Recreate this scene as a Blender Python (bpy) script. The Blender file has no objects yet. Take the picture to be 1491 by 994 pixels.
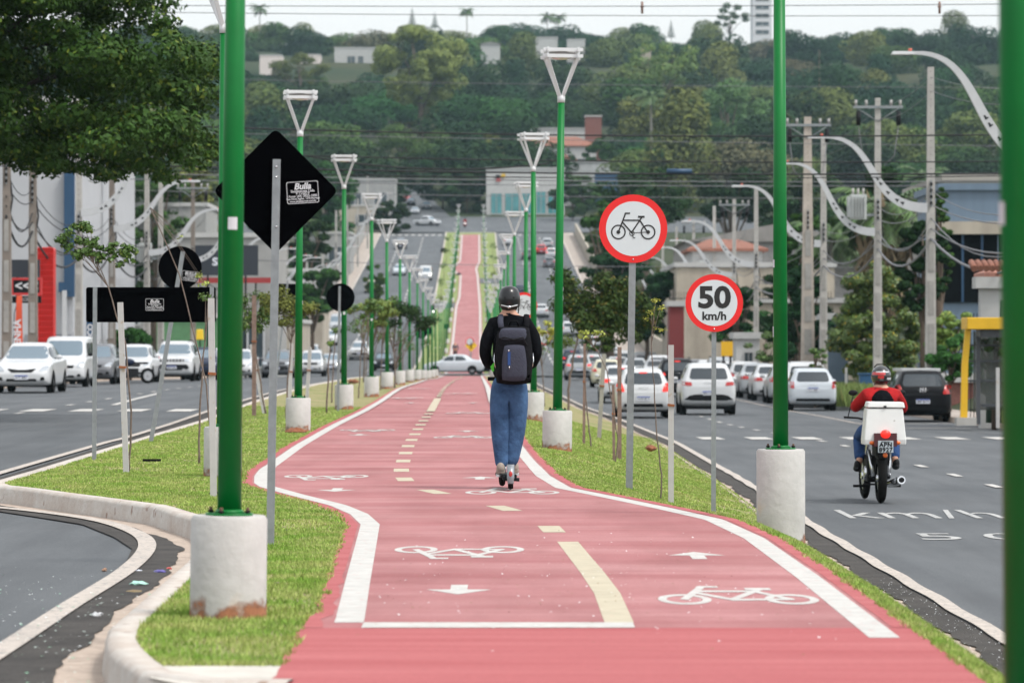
import bpy, bmesh, math, random
import numpy as np
from mathutils import Vector, Matrix, noise
from mathutils.bvhtree import BVHTree
from mathutils.geometry import delaunay_2d_cdt
random.seed(7)
C = bpy.data.collections.new("Scene"); S = bpy.context.scene; S.collection.children.link(C)
R = math.radians
PI = math.pi

# ---------------------------------------------------------------- camera, sky, sun, exposure
CH = 1.45                                    # camera height above the near path
F = 135 / 36 * 1491
cd = bpy.data.cameras.new("camera"); cam = bpy.data.objects.new("camera", cd); C.objects.link(cam)
cam.location = (0, 0, CH); cam.rotation_euler = (R(90), 0, 0)
cd.lens = 135; cd.sensor_width = 36; cd.clip_end = 6000; cd.clip_start = 0.5
cd.dof.use_dof = True; cd.dof.focus_distance = 36; cd.dof.aperture_fstop = 4.5; cd.dof.aperture_blades = 8
S.camera = cam
SUN_EL, SUN_AZ = R(58), R(122)                # azimuth from +Y towards +X
W = bpy.data.worlds.new("World"); S.world = W; W.use_nodes = True
nt = W.node_tree; nt.nodes.clear()
sk = nt.nodes.new('ShaderNodeTexSky'); sk.sky_type = 'NISHITA'; sk.sun_disc = False
sk.sun_elevation = SUN_EL; sk.sun_rotation = SUN_AZ; sk.dust_density = 3.5; sk.air_density = 1.2; sk.ozone_density = 1.0
hs = nt.nodes.new('ShaderNodeHueSaturation'); hs.inputs['Saturation'].default_value = 0.28
veil = nt.nodes.new('ShaderNodeMix'); veil.data_type = 'RGBA'; veil.inputs[0].default_value = .36; veil.inputs[7].default_value = (6.9, 7.0, 7.1, 1)   # thin bright cloud veil over the blue
bg = nt.nodes.new('ShaderNodeBackground'); bg.inputs[1].default_value = 0.15
ow = nt.nodes.new('ShaderNodeOutputWorld')
nt.links.new(sk.outputs[0], hs.inputs['Color']); nt.links.new(hs.outputs[0], veil.inputs[6]); nt.links.new(veil.outputs[2], bg.inputs[0]); nt.links.new(bg.outputs[0], ow.inputs[0])
sd = bpy.data.lights.new("sun", 'SUN'); sd.energy = 1.5; sd.angle = R(10); sd.color = (1, .965, .91)
sun = bpy.data.objects.new("sun", sd); C.objects.link(sun)
sv = Vector((math.sin(SUN_AZ) * math.cos(SUN_EL), math.cos(SUN_AZ) * math.cos(SUN_EL), math.sin(SUN_EL)))
sun.rotation_euler = sv.to_track_quat('Z', 'Y').to_euler()
S.view_settings.view_transform = 'Standard'; S.view_settings.look = 'None'
S.view_settings.exposure = 0.64; S.view_settings.gamma = 1.0
S.cycles.max_bounces = 5; S.cycles.diffuse_bounces = 2; S.cycles.glossy_bounces = 2
S.cycles.transparent_max_bounces = 8; S.cycles.volume_bounces = 0
S.cycles.use_denoising = True

# ---------------------------------------------------------------- materials
MATS = {}
def mat(name, col, rough=.6, metal=0, var=0.0, vs=3.0, bump=0.0, bs=20.0, col2=None, stretch=None, emit=None, es=1.0,
        coat=0.0, alpha=None, spec=.5, leaf=False, objvar=0.0, trans=0.0, speck=None):
    if name in MATS: return MATS[name]
    m = bpy.data.materials.new(name); m.use_nodes = True; t = m.node_tree; N = t.nodes; Lk = t.links
    b = N['Principled BSDF']; b.inputs['Base Color'].default_value = (*col, 1)
    b.inputs['Roughness'].default_value = rough; b.inputs['Metallic'].default_value = metal
    b.inputs['Specular IOR Level'].default_value = spec
    b.inputs['Coat Weight'].default_value = coat; b.inputs['Coat Roughness'].default_value = .08
    if emit: b.inputs['Emission Color'].default_value = (*emit, 1); b.inputs['Emission Strength'].default_value = es
    if alpha is not None: b.inputs['Alpha'].default_value = alpha
    if trans: b.inputs['Transmission Weight'].default_value = trans
    cur = None
    if var > 0 or col2 or bump or leaf or speck:
        tc = N.new('ShaderNodeTexCoord'); mp = N.new('ShaderNodeMapping')
        if stretch: mp.inputs['Scale'].default_value = stretch
        Lk.new(tc.outputs['Object'], mp.inputs[0])
    if var > 0 or col2:
        n = N.new('ShaderNodeTexNoise'); n.inputs['Scale'].default_value = vs; n.inputs['Detail'].default_value = 6
        n.inputs['Roughness'].default_value = .65; Lk.new(mp.outputs[0], n.inputs['Vector'])
        r = N.new('ShaderNodeValToRGB'); r.color_ramp.elements[0].position = .32; r.color_ramp.elements[1].position = .68
        c2 = col2 or tuple(c * (1 - var) for c in col); c1 = col if col2 else tuple(min(1, c * (1 + var * .6)) for c in col)
        r.color_ramp.elements[0].color = (*c2, 1); r.color_ramp.elements[1].color = (*c1, 1)
        Lk.new(n.outputs[0], r.inputs[0]); cur = r.outputs[0]
        rr = N.new('ShaderNodeMapRange'); rr.inputs['To Min'].default_value = max(0, rough - .1); rr.inputs['To Max'].default_value = min(1, rough + .1)
        Lk.new(n.outputs[0], rr.inputs[0]); Lk.new(rr.outputs[0], b.inputs['Roughness'])
    if leaf:
        g = N.new('ShaderNodeNewGeometry'); oi = N.new('ShaderNodeObjectInfo')
        r = N.new('ShaderNodeValToRGB'); r.color_ramp.elements[0].position = 0; r.color_ramp.elements[1].position = 1
        r.color_ramp.elements[0].color = (*tuple(c * .65 for c in col), 1); r.color_ramp.elements[1].color = (*tuple(c * 1.45 for c in col), 1)
        if col2:
            e = r.color_ramp.elements.new(.9); e.color = (*tuple(c * 1.2 for c in col), 1); r.color_ramp.elements[2].color = (*col2, 1)
        Lk.new(g.outputs['Random Per Island'], r.inputs[0])
        h = N.new('ShaderNodeHueSaturation')
        mr = N.new('ShaderNodeMapRange'); mr.inputs['To Min'].default_value = 1 - objvar; mr.inputs['To Max'].default_value = 1 + objvar
        Lk.new(oi.outputs['Random'], mr.inputs[0]); Lk.new(mr.outputs[0], h.inputs['Value'])
        mr2 = N.new('ShaderNodeMapRange'); mr2.inputs['To Min'].default_value = .5 - .05 * min(1, objvar * 3); mr2.inputs['To Max'].default_value = .5 + .045 * min(1, objvar * 3)
        ml = N.new('ShaderNodeMath'); ml.operation = 'FRACT'; mm = N.new('ShaderNodeMath'); mm.operation = 'MULTIPLY'; mm.inputs[1].default_value = 7.31
        Lk.new(oi.outputs['Random'], mm.inputs[0]); Lk.new(mm.outputs[0], ml.inputs[0]); Lk.new(ml.outputs[0], mr2.inputs[0]); Lk.new(mr2.outputs[0], h.inputs['Hue'])
        Lk.new(r.outputs[0], h.inputs['Color']); cur = h.outputs[0]
        b.inputs['Subsurface Weight'].default_value = 0
    if speck:
        v = N.new('ShaderNodeTexNoise'); v.inputs['Scale'].default_value = speck[0]; v.inputs['Detail'].default_value = 2
        Lk.new(mp.outputs[0], v.inputs['Vector'])
        r2 = N.new('ShaderNodeValToRGB'); r2.color_ramp.elements[0].position = speck[1]; r2.color_ramp.elements[1].position = speck[1] + .06
        Lk.new(v.outputs[0], r2.inputs[0]); mx = N.new('ShaderNodeMix'); mx.data_type = 'RGBA'
        Lk.new(r2.outputs[0], mx.inputs[0])
        if cur: Lk.new(cur, mx.inputs[6])
        else: mx.inputs[6].default_value = (*col, 1)
        mx.inputs[7].default_value = (*speck[2], 1); cur = mx.outputs[2]
    if cur: Lk.new(cur, b.inputs['Base Color'])
    if bump:
        n2 = N.new('ShaderNodeTexNoise'); n2.inputs['Scale'].default_value = bs; n2.inputs['Detail'].default_value = 5
        Lk.new(mp.outputs[0], n2.inputs['Vector']); bp = N.new('ShaderNodeBump'); bp.inputs['Strength'].default_value = bump; bp.inputs['Distance'].default_value = .02
        Lk.new(n2.outputs[0], bp.inputs['Height']); Lk.new(bp.outputs[0], b.inputs['Normal'])
    MATS[name] = m
    return m
def surface(name, cols, scales, rough=.9, bump=.3, bs=60):
    """ground material: several noises at different scales multiplied together.  cols=(base, low, high)"""
    m = bpy.data.materials.new(name); m.use_nodes = True; t = m.node_tree; N = t.nodes; Lk = t.links; b = N['Principled BSDF']
    b.inputs['Roughness'].default_value = rough; b.inputs['Specular IOR Level'].default_value = .25
    tc = N.new('ShaderNodeTexCoord'); cur = None
    for i, (vec, sc, ca, cb, lo, hi) in enumerate(scales):
        mp = N.new('ShaderNodeMapping'); mp.inputs['Scale'].default_value = vec; Lk.new(tc.outputs['Object'], mp.inputs[0])
        n = N.new('ShaderNodeTexNoise'); n.inputs['Scale'].default_value = sc; n.inputs['Detail'].default_value = 5; n.inputs['Roughness'].default_value = .6
        Lk.new(mp.outputs[0], n.inputs['Vector'])
        r = N.new('ShaderNodeValToRGB'); r.color_ramp.elements[0].position = lo; r.color_ramp.elements[1].position = hi
        r.color_ramp.elements[0].color = (*ca, 1); r.color_ramp.elements[1].color = (*cb, 1); Lk.new(n.outputs[0], r.inputs[0])
        if cur is None: cur = r.outputs[0]
        else:
            mx = N.new('ShaderNodeMix'); mx.data_type = 'RGBA'; mx.blend_type = 'MULTIPLY'; mx.inputs[0].default_value = 1
            Lk.new(cur, mx.inputs[6]); Lk.new(r.outputs[0], mx.inputs[7]); cur = mx.outputs[2]
    Lk.new(cur, b.inputs['Base Color'])
    n2 = N.new('ShaderNodeTexNoise'); n2.inputs['Scale'].default_value = bs; n2.inputs['Detail'].default_value = 4; Lk.new(tc.outputs['Object'], n2.inputs['Vector'])
    bp = N.new('ShaderNodeBump'); bp.inputs['Strength'].default_value = bump; bp.inputs['Distance'].default_value = .01
    Lk.new(n2.outputs[0], bp.inputs['Height']); Lk.new(bp.outputs[0], b.inputs['Normal'])
    MATS[name] = m
    return m
w1 = (1, 1, 1)
M_red = surface('red_path_paint', None, [((.22, 1.0, 1), 1.0, (.37, .135, .140), (.50, .265, .265), .30, .72), (w1, .35, (.86, .82, .82), w1, .35, .65), ((1, 1, 1), 55, (.86, .84, .84), (1.0, 1.0, 1.0), .3, .6), ((1, 1, 1), 150, (.80, .78, .78), w1, .30, .45), ((1.2, .15, 1), 1.3, (.90, .88, .88), w1, .36, .55), ((.12, 26, 1), 1.6, (.93, .91, .91), w1, .35, .6), ((.3, 5, 1), 1.0, (.95, .92, .92), w1, .35, .6), ((1, .5, 1), 1.1, (.90, .86, .85), w1, .38, .6)], .8, .25, 90)
M_asph = surface('asphalt', None, [((.5, .12, 1), .9, (.108, .118, .127), (.150, .160, .169), .3, .7), (w1, 90, (.6, .6, .6), w1, .35, .6), ((1.2, .06, 1), 2, (.76, .76, .77), w1, .3, .62), ((.3, .3, 1), 1.1, (.86, .86, .86), w1, .35, .6)], .75, .5, 120)
M_asph2 = surface('dark_gutter_asphalt', None, [(w1, 3, (.045, .042, .04), (.085, .078, .072), .3, .7), (w1, 70, (.65, .65, .65), w1, .35, .6)], .95, .8, 60)
M_grassg = surface('grass_ground', None, [(w1, .9, (.20, .25, .08), (.40, .32, .20), .34, .66), (w1, 7, (.75, .72, .6), w1, .3, .6), (w1, 60, (.6, .62, .5), w1, .3, .6)], 1, .9, 40)
M_white = mat('white_road_paint', (.48, .47, .445), .8, var=.16, vs=6, speck=(22, .62, (.46, .34, .32)))
M_white2 = mat('worn_white_road_paint', (.45, .40, .355), .85, var=.2, vs=9, speck=(26, .6, (.2, .2, .2)))
M_cream = mat('cream_road_paint', (.45, .40, .295), .85, var=.14, vs=5, speck=(40, .68, (.5, .25, .2)))
M_kerb = mat('whitewashed_kerb', (.52, .50, .465), .9, var=.0, col2=(.40, .33, .28), vs=3.5, bump=.5, bs=25, speck=(7, .66, (.28, .20, .16)))
M_beige = mat('beige_gutter_concrete', (.42, .34, .28), .95, var=.25, vs=8, bump=.6, bs=30)
M_side = mat('pavement_concrete', (.36, .31, .27), .9, var=.2, vs=1.2, bump=.3)
M_conc = mat('pole_concrete', (.40, .385, .36), .9, var=.16, vs=2.5, bump=.3, bs=30)
M_conc2 = mat('brown_old_concrete', (.20, .17, .145), .9, var=.22, vs=2.5, bump=.3, bs=30)
M_block = mat('whitewashed_block', (.47, .46, .44), .9, var=.13, vs=4, bump=.35, bs=18, speck=(3.2, .64, (.52, .43, .34)))
M_soilstain = mat('red_soil_stain', (.34, .14, .07), .95, var=.4, vs=12)
def _stain():
    t = M_soilstain.node_tree; N = t.nodes; b = N['Principled BSDF']; tc = N.new('ShaderNodeTexCoord'); n = N.new('ShaderNodeTexNoise'); n.inputs['Scale'].default_value = 9; n.inputs['Detail'].default_value = 6
    t.links.new(tc.outputs['Object'], n.inputs['Vector']); s = N.new('ShaderNodeSeparateXYZ'); t.links.new(tc.outputs['Object'], s.inputs[0])
    a = N.new('ShaderNodeMath'); a.operation = 'MULTIPLY_ADD'; a.inputs[1].default_value = -3.2; t.links.new(s.outputs['Z'], a.inputs[0]); t.links.new(n.outputs[0], a.inputs[2])
    r = N.new('ShaderNodeMapRange'); r.inputs['From Min'].default_value = .22; r.inputs['From Max'].default_value = .46; t.links.new(a.outputs[0], r.inputs[0]); t.links.new(r.outputs[0], b.inputs['Alpha'])
_stain()
M_green = mat('glossy_green_paint', (.0, .150, .026), .42, var=.14, vs=2.5, coat=.0, spec=.28, bump=.05, bs=8)
M_redf = surface('fresh_red_path_paint', None, [((.35, 5, 1), .9, (.355, .080, .085), (.45, .140, .142), .3, .72), ((1, 1, 1), 55, (.84, .82, .82), (1.0, 1.0, 1.0), .3, .6), ((.12, 26, 1), 1.6, (.92, .90, .90), w1, .35, .6)], .8, .25, 90)
M_wht = mat('white_enamel', (.49, .50, .51), .4, var=.06, vs=4)
M_whtl = mat('white_lamp_paint', (.66, .67, .68), .4, var=.05, vs=4)
M_galv = mat('galvanised_steel', (.27, .29, .30), .5, .45, var=.16, vs=14, bump=.1)
M_black = mat('matt_black_paint', (.0015, .0015, .002), .9, spec=.0, var=.2, vs=5)
M_rub = mat('tyre_rubber', (.010, .010, .010), .9, spec=.1, var=.2, vs=20)
M_stick = mat('white_sticker', (.60, .60, .62), .6, var=.06)
M_dk = mat('dark_plastic', (.012, .0125, .014), .6, spec=.15, var=.2, vs=8)
M_glass = mat('car_glass', (.012, .022, .030), .08, spec=.7, coat=.15)
M_glass2 = mat('pale_windscreen', (.10, .15, .19), .06, spec=1.0, coat=.8)
M_chr = mat('chrome', (.6, .61, .63), .18, 1.0)
M_rim = mat('alloy_rim', (.45, .46, .48), .35, .7)
M_tail = mat('tail_light_red', (.42, .018, .015), .2, coat=.6)
M_taillit = mat('lit_tail_light', (.6, .03, .02), .3, emit=(1, .02, .012), es=.5)
M_head = mat('headlight_glass', (.42, .45, .48), .12, .35, coat=.8)
M_headlit = mat('lit_headlight', (.9, .9, .85), .3, emit=(1, .97, .9), es=2.5)
M_plate = mat('plate_white', (.68, .70, .76), .5, var=.1, vs=30)
M_blue = mat('plate_blue', (.03, .07, .32), .5)
M_bark = mat('bark', (.13, .095, .07), .95, var=.35, vs=14, bump=.6, bs=30)
M_bark2 = mat('thin_bark', (.17, .13, .105), .95, var=.4, vs=20)
M_stake = mat('white_painted_stake', (.47, .46, .45), .85, var=.1, vs=6, speck=(14, .63, (.42, .36, .3)))
M_stakeb = mat('bare_wood_stake', (.22, .15, .12), .9, var=.35, vs=12)
M_roof = mat('terracotta_tile', (.25, .105, .07), .9, var=.35, vs=6, stretch=(4, 1, 1))
M_wallw = mat('white_render', (.44, .44, .43), .9, var=.10, vs=1.2)
M_wallb = mat('beige_render', (.40, .355, .29), .9, var=.28, vs=.7, stretch=(1, 1, .4))
M_wallg = mat('grey_render', (.30, .30, .29), .9, var=.16, vs=.8)
M_win = mat('dark_window', (.035, .05, .06), .15, spec=.8)
M_teal = mat('teal_glass', (.06, .25, .27), .12, spec=.8, var=.3, vs=.6)
M_wire = mat('cable_black', (.012, .012, .014), .7)
M_wireg = mat('cable_grey', (.16, .16, .17), .6)
M_brick = mat('red_brick', (.20, .085, .07), .95, var=.3, vs=10)
M_dirt = mat('red_soil', (.23, .085, .04), 1, var=.5, vs=20, bump=1, bs=30)

# ---------------------------------------------------------------- mesh helpers
class MB:
    def __init__(s): s.v = []; s.f = []; s.m = []; s.mats = []; s.sm = []
    def mi(s, m):
        if m is None: return 0
        if m not in s.mats: s.mats.append(m)
        return s.mats.index(m)
    def add(s, vs, fs, m=None, smooth=False):
        o = len(s.v); k = s.mi(m); s.v += [tuple(v) for v in vs]
        for f in fs: s.f.append(tuple(i + o for i in f)); s.m.append(k); s.sm.append(smooth)
        return s
    def box(s, c, d, m=None, rz=0, M=None, taper=1.0):
        hx, hy, hz = d[0] / 2, d[1] / 2, d[2] / 2
        vs = [Vector((x * (taper if z > 0 else 1), y * (taper if z > 0 else 1), z)) for z in (-hz, hz) for x, y in ((-hx, -hy), (hx, -hy), (hx, hy), (-hx, hy))]
        if M is None: M = Matrix.Rotation(rz, 3, 'Z')
        vs = [M @ v + Vector(c) for v in vs]
        return s.add(vs, [(3, 2, 1, 0), (4, 5, 6, 7), (0, 1, 5, 4), (1, 2, 6, 5), (2, 3, 7, 6), (3, 0, 4, 7)], m)
    def tube(s, pts, rad, n=8, m=None, caps=True, smooth=True, sq=None):
        pts = [Vector(p) for p in pts]; k = len(pts)
        if not hasattr(rad, '__len__'): rad = [rad] * k
        vs = []; up0 = None
        for i, p in enumerate(pts):
            t = (pts[min(i + 1, k - 1)] - pts[max(i - 1, 0)]).normalized()
            if up0 is None:
                up0 = Vector((0, 1, 0)) if abs(t.z) > .8 else Vector((0, 0, 1))
            a = up0 - t * up0.dot(t); a.normalize(); b = t.cross(a); up0 = a
            for j in range(n):
                an = 2 * PI * j / n + (PI / 4 if n == 4 else 0); sx = sq if sq else 1
                vs.append(p + (a * math.cos(an) * sx + b * math.sin(an)) * rad[i])
        fs = [(i * n + j, i * n + (j + 1) % n, (i + 1) * n + (j + 1) % n, (i + 1) * n + j) for i in range(k - 1) for j in range(n)]
        if caps: fs += [tuple(range(n))[::-1], tuple((k - 1) * n + j for j in range(n))]
        s.add(vs, fs[:(k - 1) * n], m, smooth and n > 4)
        if caps:
            o = len(s.v) - len(vs); kk = s.mi(m)
            for f in fs[(k - 1) * n:]: s.f.append(tuple(i + o for i in f)); s.m.append(kk); s.sm.append(False)
        return s
    def cyl(s, c, r, h, n=24, m=None, r2=None, smooth=True): return s.tube([c, (c[0], c[1], c[2] + h)], [r, r if r2 is None else r2], n, m, smooth=smooth)
    def ell(s, c, r, n=12, k=8, m=None, M=None):
        vs = []; M = M or Matrix.Identity(3)
        for i in range(1, k):
            a = PI * i / k
            for j in range(n):
                b = 2 * PI * j / n; vs.append(M @ Vector((r[0] * math.sin(a) * math.cos(b), r[1] * math.sin(a) * math.sin(b), r[2] * math.cos(a))) + Vector(c))
        vs += [M @ Vector((0, 0, r[2])) + Vector(c), M @ Vector((0, 0, -r[2])) + Vector(c)]
        fs = [(i * n + j, (i + 1) * n + j, (i + 1) * n + (j + 1) % n, i * n + (j + 1) % n) for i in range(k - 2) for j in range(n)]
        t = (k - 1) * n
        fs += [(t, j, (j + 1) % n) for j in range(n)] + [(t + 1, (k - 2) * n + (j + 1) % n, (k - 2) * n + j) for j in range(n)]
        return s.add(vs, fs, m, True)
    def prism(s, poly, y0, y1, m=None, axis='y'):
        n = len(poly)
        def P(a, b, t): return (a, t, b) if axis == 'y' else ((t, a, b) if axis == 'x' else (a, b, t))
        vs = [P(a, b, y0) for a, b in poly] + [P(a, b, y1) for a, b in poly]
        fs = [tuple(range(n)), tuple(range(2 * n - 1, n - 1, -1))] + [(i, i + n, (i + 1) % n + n, (i + 1) % n) for i in range(n)]
        return s.add(vs, fs, m)
    def build(s, name, m=None, parent=None, loc=None, bevel=0):
        me = bpy.data.meshes.new(name); me.from_pydata(s.v, [], s.f); me.update()
        ms = s.mats or [m]
        for q in ms: me.materials.append(q or m)
        me.polygons.foreach_set('material_index', s.m); me.polygons.foreach_set('use_smooth', s.sm)
        bm = bmesh.new(); bm.from_mesh(me); bmesh.ops.recalc_face_normals(bm, faces=bm.faces); bm.to_mesh(me); bm.free()
        o = bpy.data.objects.new(name, me); C.objects.link(o)
        if parent: o.parent = parent
        if loc: o.location = loc
        if bevel:
            b = o.modifiers.new('b', 'BEVEL'); b.width = bevel; b.segments = 2; b.limit_method = 'ANGLE'
        return o
def thing(name, label, cat, loc=(0, 0, 0), rz=0, group=None, rot=None):
    o = bpy.data.objects.new(name, None); C.objects.link(o); o.location = loc; o.rotation_euler = rot or (0, 0, rz)
    return tag(o, label, cat, group)
def tag(o, label, cat, group=None):
    o['label'] = label; o['category'] = cat
    if group: o['group'] = group
    return o
def struct(o): o['kind'] = 'structure'; return o
KIDS = {}
def copy_tree(o, parent=None):
    c = o.copy(); C.objects.link(c)
    if parent is not None: c.parent = parent
    for ch in KIDS.setdefault(o.name, [x for x in C.objects if x.parent == o]): copy_tree(ch, c)
    return c
def ordn(n):
    a = ['nearest', 'second', 'third', 'fourth', 'fifth', 'sixth', 'seventh', 'eighth', 'ninth', 'tenth', 'eleventh', 'twelfth', 'thirteenth', 'fourteenth', 'fifteenth', 'sixteenth', 'seventeenth', 'eighteenth', 'nineteenth', 'twentieth']
    if n < 20: return a[n]
    return ['twenty-first', 'twenty-second', 'twenty-third', 'twenty-fourth', 'twenty-fifth', 'twenty-sixth', 'twenty-seventh', 'twenty-eighth', 'twenty-ninth', 'thirtieth', 'thirty-first', 'thirty-second', 'thirty-third', 'thirty-fourth'][n - 20]
def text_mesh(txt, size, M, m, name='lettering', parent=None, extrude=0.001, offset=0.0, align='CENTER', shear=0, zfun=None, sx=1, spacing=1.0):
    cu = bpy.data.curves.new(name, 'FONT'); cu.body = txt; cu.size = size; cu.align_x = align; cu.align_y = 'CENTER'; cu.offset = offset; cu.shear = shear
    cu.extrude = extrude; cu.resolution_u = 4; cu.space_character = spacing
    o = bpy.data.objects.new(name, cu); C.objects.link(o)
    bpy.context.view_layer.update()
    me = bpy.data.meshes.new_from_object(o.evaluated_get(bpy.context.evaluated_depsgraph_get()))
    bpy.data.objects.remove(o); bpy.data.curves.remove(cu)
    if sx != 1:
        for v in me.vertices: v.co.x *= sx
    me.transform(M)
    if zfun:
        for v in me.vertices: v.co.z = zfun(v.co.x, v.co.y) + (v.co.z)
    me.materials.clear(); me.materials.append(m)
    o = bpy.data.objects.new(name, me); C.objects.link(o)
    if parent: o.parent = parent
    return o

# ---------------------------------------------------------------- terrain profile (all z are above the near path; camera at CH)
def interp(tab):
    xs = [a for a, b in tab]; ys = [b for a, b in tab]
    return lambda d: float(np.interp(d, xs, ys))
def smooth_interp(tab, w=12):
    xs = np.array([a for a, b in tab], float); ys = np.array([b for a, b in tab], float)
    g = np.arange(-50, 3000, 2.0); y = np.interp(g, xs, ys); k = np.hanning(w + 2)[1:-1]; k /= k.sum()
    y2 = np.convolve(np.pad(y, (w, w), 'edge'), k, 'same')[w:-w]
    return lambda d: float(np.interp(d, g, y2))
base = smooth_interp([(0, 0), (60, .02), (120, -.05), (170, -.33), (230, -.82), (285, -1.14), (320, -.85), (350, -.1), (385, 1.45), (447, 5.25), (559, 13.3), (620, 18.1), (660, 21.2),
                      (700, 23.9), (760, 29), (900, 45.5), (1100, 70), (1250, 91), (1400, 108), (1600, 120), (3000, 122)], 14)
def Xc(d): return -1.0 - .0092 * d
drop = interp([(0, .50), (24, .51), (50, .57), (80, .65), (110, .82), (135, .81), (160, .67), (220, .29), (265, .05)])
offL = interp([(0, -.17), (60, -.15), (110, -.03), (160, .06), (300, .08), (400, -.1)])
kerbL = interp([(15, -1.3), (16.2, -1.5), (17.1, -1.71), (17.9, -1.86), (18.6, -1.96), (19.3, -2.01), (25, -2.11), (27.5, -2.15), (29.5, -2.3), (31.2, -2.61), (33.4, -3.12), (34.8, -3.7), (36, -4.22),
                (37.3, -4.75), (38.0, -5.1), (38.8, -5.28), (42.4, -5.3), (50, -5.4), (71, -5.66), (90, -6.1), (120, Xc(120) - 4.3), (280, Xc(280) - 4.25), (640, Xc(640) - 4.2)])
kerbR = interp([(12, 2.7), (25, 2.85), (40, 2.85), (52, 2.95), (80, 3.05), (110, 2.9), (150, Xc(150) + 4.5), (200, Xc(200) + 4.2), (640, Xc(640) + 4.2)])
lineL = interp([(12, -.8), (19.9, -.915), (23, -1.0), (26.8, -1.1), (30.2, -1.19), (32, -1.35), (33.7, -1.6), (36, -2.1), (38, -2.5), (39, -2.62), (41, -2.75), (43, -2.83), (53, -3.0), (65, -3.08), (79, -3.1), (92, -3.2),
                (117, -3.5), (155, -3.78), (200, Xc(200) - 1.45), (440, Xc(440) - 1.5), (452, Xc(450) - 1.5), (470, Xc(470) - 1.2), (520, Xc(520) - 1.25), (530, Xc(530) - 2.4), (545, Xc(545) - 2.2), (556, Xc(556) - 1.5), (640, Xc(640) - 1.5)])
lineR = interp([(12, 1.87), (18.8, 1.885), (23.6, 1.88), (28.1, 1.84), (31, 1.70), (33, 1.39), (35.4, .98), (37.7, .57), (41, .40), (47, .25), (53, .14), (70, -.1), (92, -.42), (117, -.66), (155, Xc(155) + 1.4),
                (450, Xc(450) + 1.5), (520, Xc(520) + 1.2), (535, Xc(535) + 1.0), (556, Xc(556) + 1.5), (640, Xc(640) + 1.5)])
def zroadL(d): return base(d) + offL(d)
def zroadR(d): return base(d) - drop(d) - .03
def zmed(x, d):
    a = lineR(d) + .17; k = kerbR(d); t = min(1, max(0, (x - a) / max(.3, k - a))); t = t * t * (3 - 2 * t) * .6 + t * .4
    l = kerbL(d); u = min(1, max(0, (l + 1.6 - x) / 1.6)); lift = max(0, offL(d) + .13)
    return base(d) - t * (drop(d)) + u * lift * (1 if d > 60 else 0)
def zterr(x, d):
    b = base(d)
    if d < 700: b += 0
    off = abs(x - Xc(d)) - 18
    if off > 0 and d < 760: b += -.02 + min(off, 60) * .0
    return b
def at(px, py, d):
    s = F / d; return Vector(((px - 745.5) / s, d, CH + (497 - py) / s))
def xat(px, d): return (px - 745.5) * d / F
LK = interp([(0, -15.6), (150, -16.9), (640, Xc(640) - 14.9)])      # far kerb of left road
RK = interp([(0, 13.6), (100, 12.8), (640, Xc(640) + 14.7)])         # far kerb of right road

def strip(name, l, r, ds, zf, m, nx=4, loc=None, up=0.0):
    mb = MB(); V = []; Fc = []
    for d in ds:
        a, b = l(d), r(d)
        for i in range(nx + 1):
            x = a + (b - a) * i / nx; V.append((x, d, zf(x, d) + up))
    for j in range(len(ds) - 1):
        for i in range(nx): q = j * (nx + 1) + i; Fc.append((q, q + 1, q + nx + 2, q + nx + 1))
    mb.add(V, Fc, m, True); return struct(mb.build(name, m))
def frange(a, b, st):
    n = max(1, int(round((b - a) / st))); return [a + (b - a) * i / n for i in range(n + 1)]
def ribbon(mb, pts, w, zf, up, m, w2=None):
    """painted line of width w along pts (x, d), offset sideways"""
    P = [Vector(p) for p in pts]; V = []; n = len(P)
    for i, p in enumerate(P):
        t = (P[min(i + 1, n - 1)] - P[max(i - 1, 0)]).normalized(); nn = Vector((t.y, -t.x))
        for sgn in (-.5, .5):
            q = p + nn * w * sgn; V.append((q.x, q.y, zf(q.x, q.y) + up))
    mb.add(V, [(2 * i, 2 * i + 1, 2 * i + 3, 2 * i + 2) for i in range(n - 1)], m)
def kerb_mesh(name, pts, ztop, zbot, w, m, side=1):
    """pts (x,d) outer edge; thickness w towards side"""
    P = [Vector(p) for p in pts]; n = len(P); V = []
    for i, p in enumerate(P):
        t = (P[min(i + 1, n - 1)] - P[max(i - 1, 0)]).normalized(); nn = Vector((t.y, -t.x)) * side
        zt, zb = ztop(p.x, p.y), zbot(p.x, p.y)
        j = .006 * math.sin(p.y * 3.1)
        for o, z in ((-.015, zb), (0 + j, zt - .03), (.03, zt), (w, zt), (w + .002, zt - .2)):
            q = p + nn * o; V.append((q.x, q.y, z))
    mb = MB(); mb.add(V, [(5 * i + k, 5 * i + k + 1, 5 * i + k + 6, 5 * i + k + 5) for i in range(n - 1) for k in range(4)], m, True)
    return struct(mb.build(name, m))
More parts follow.
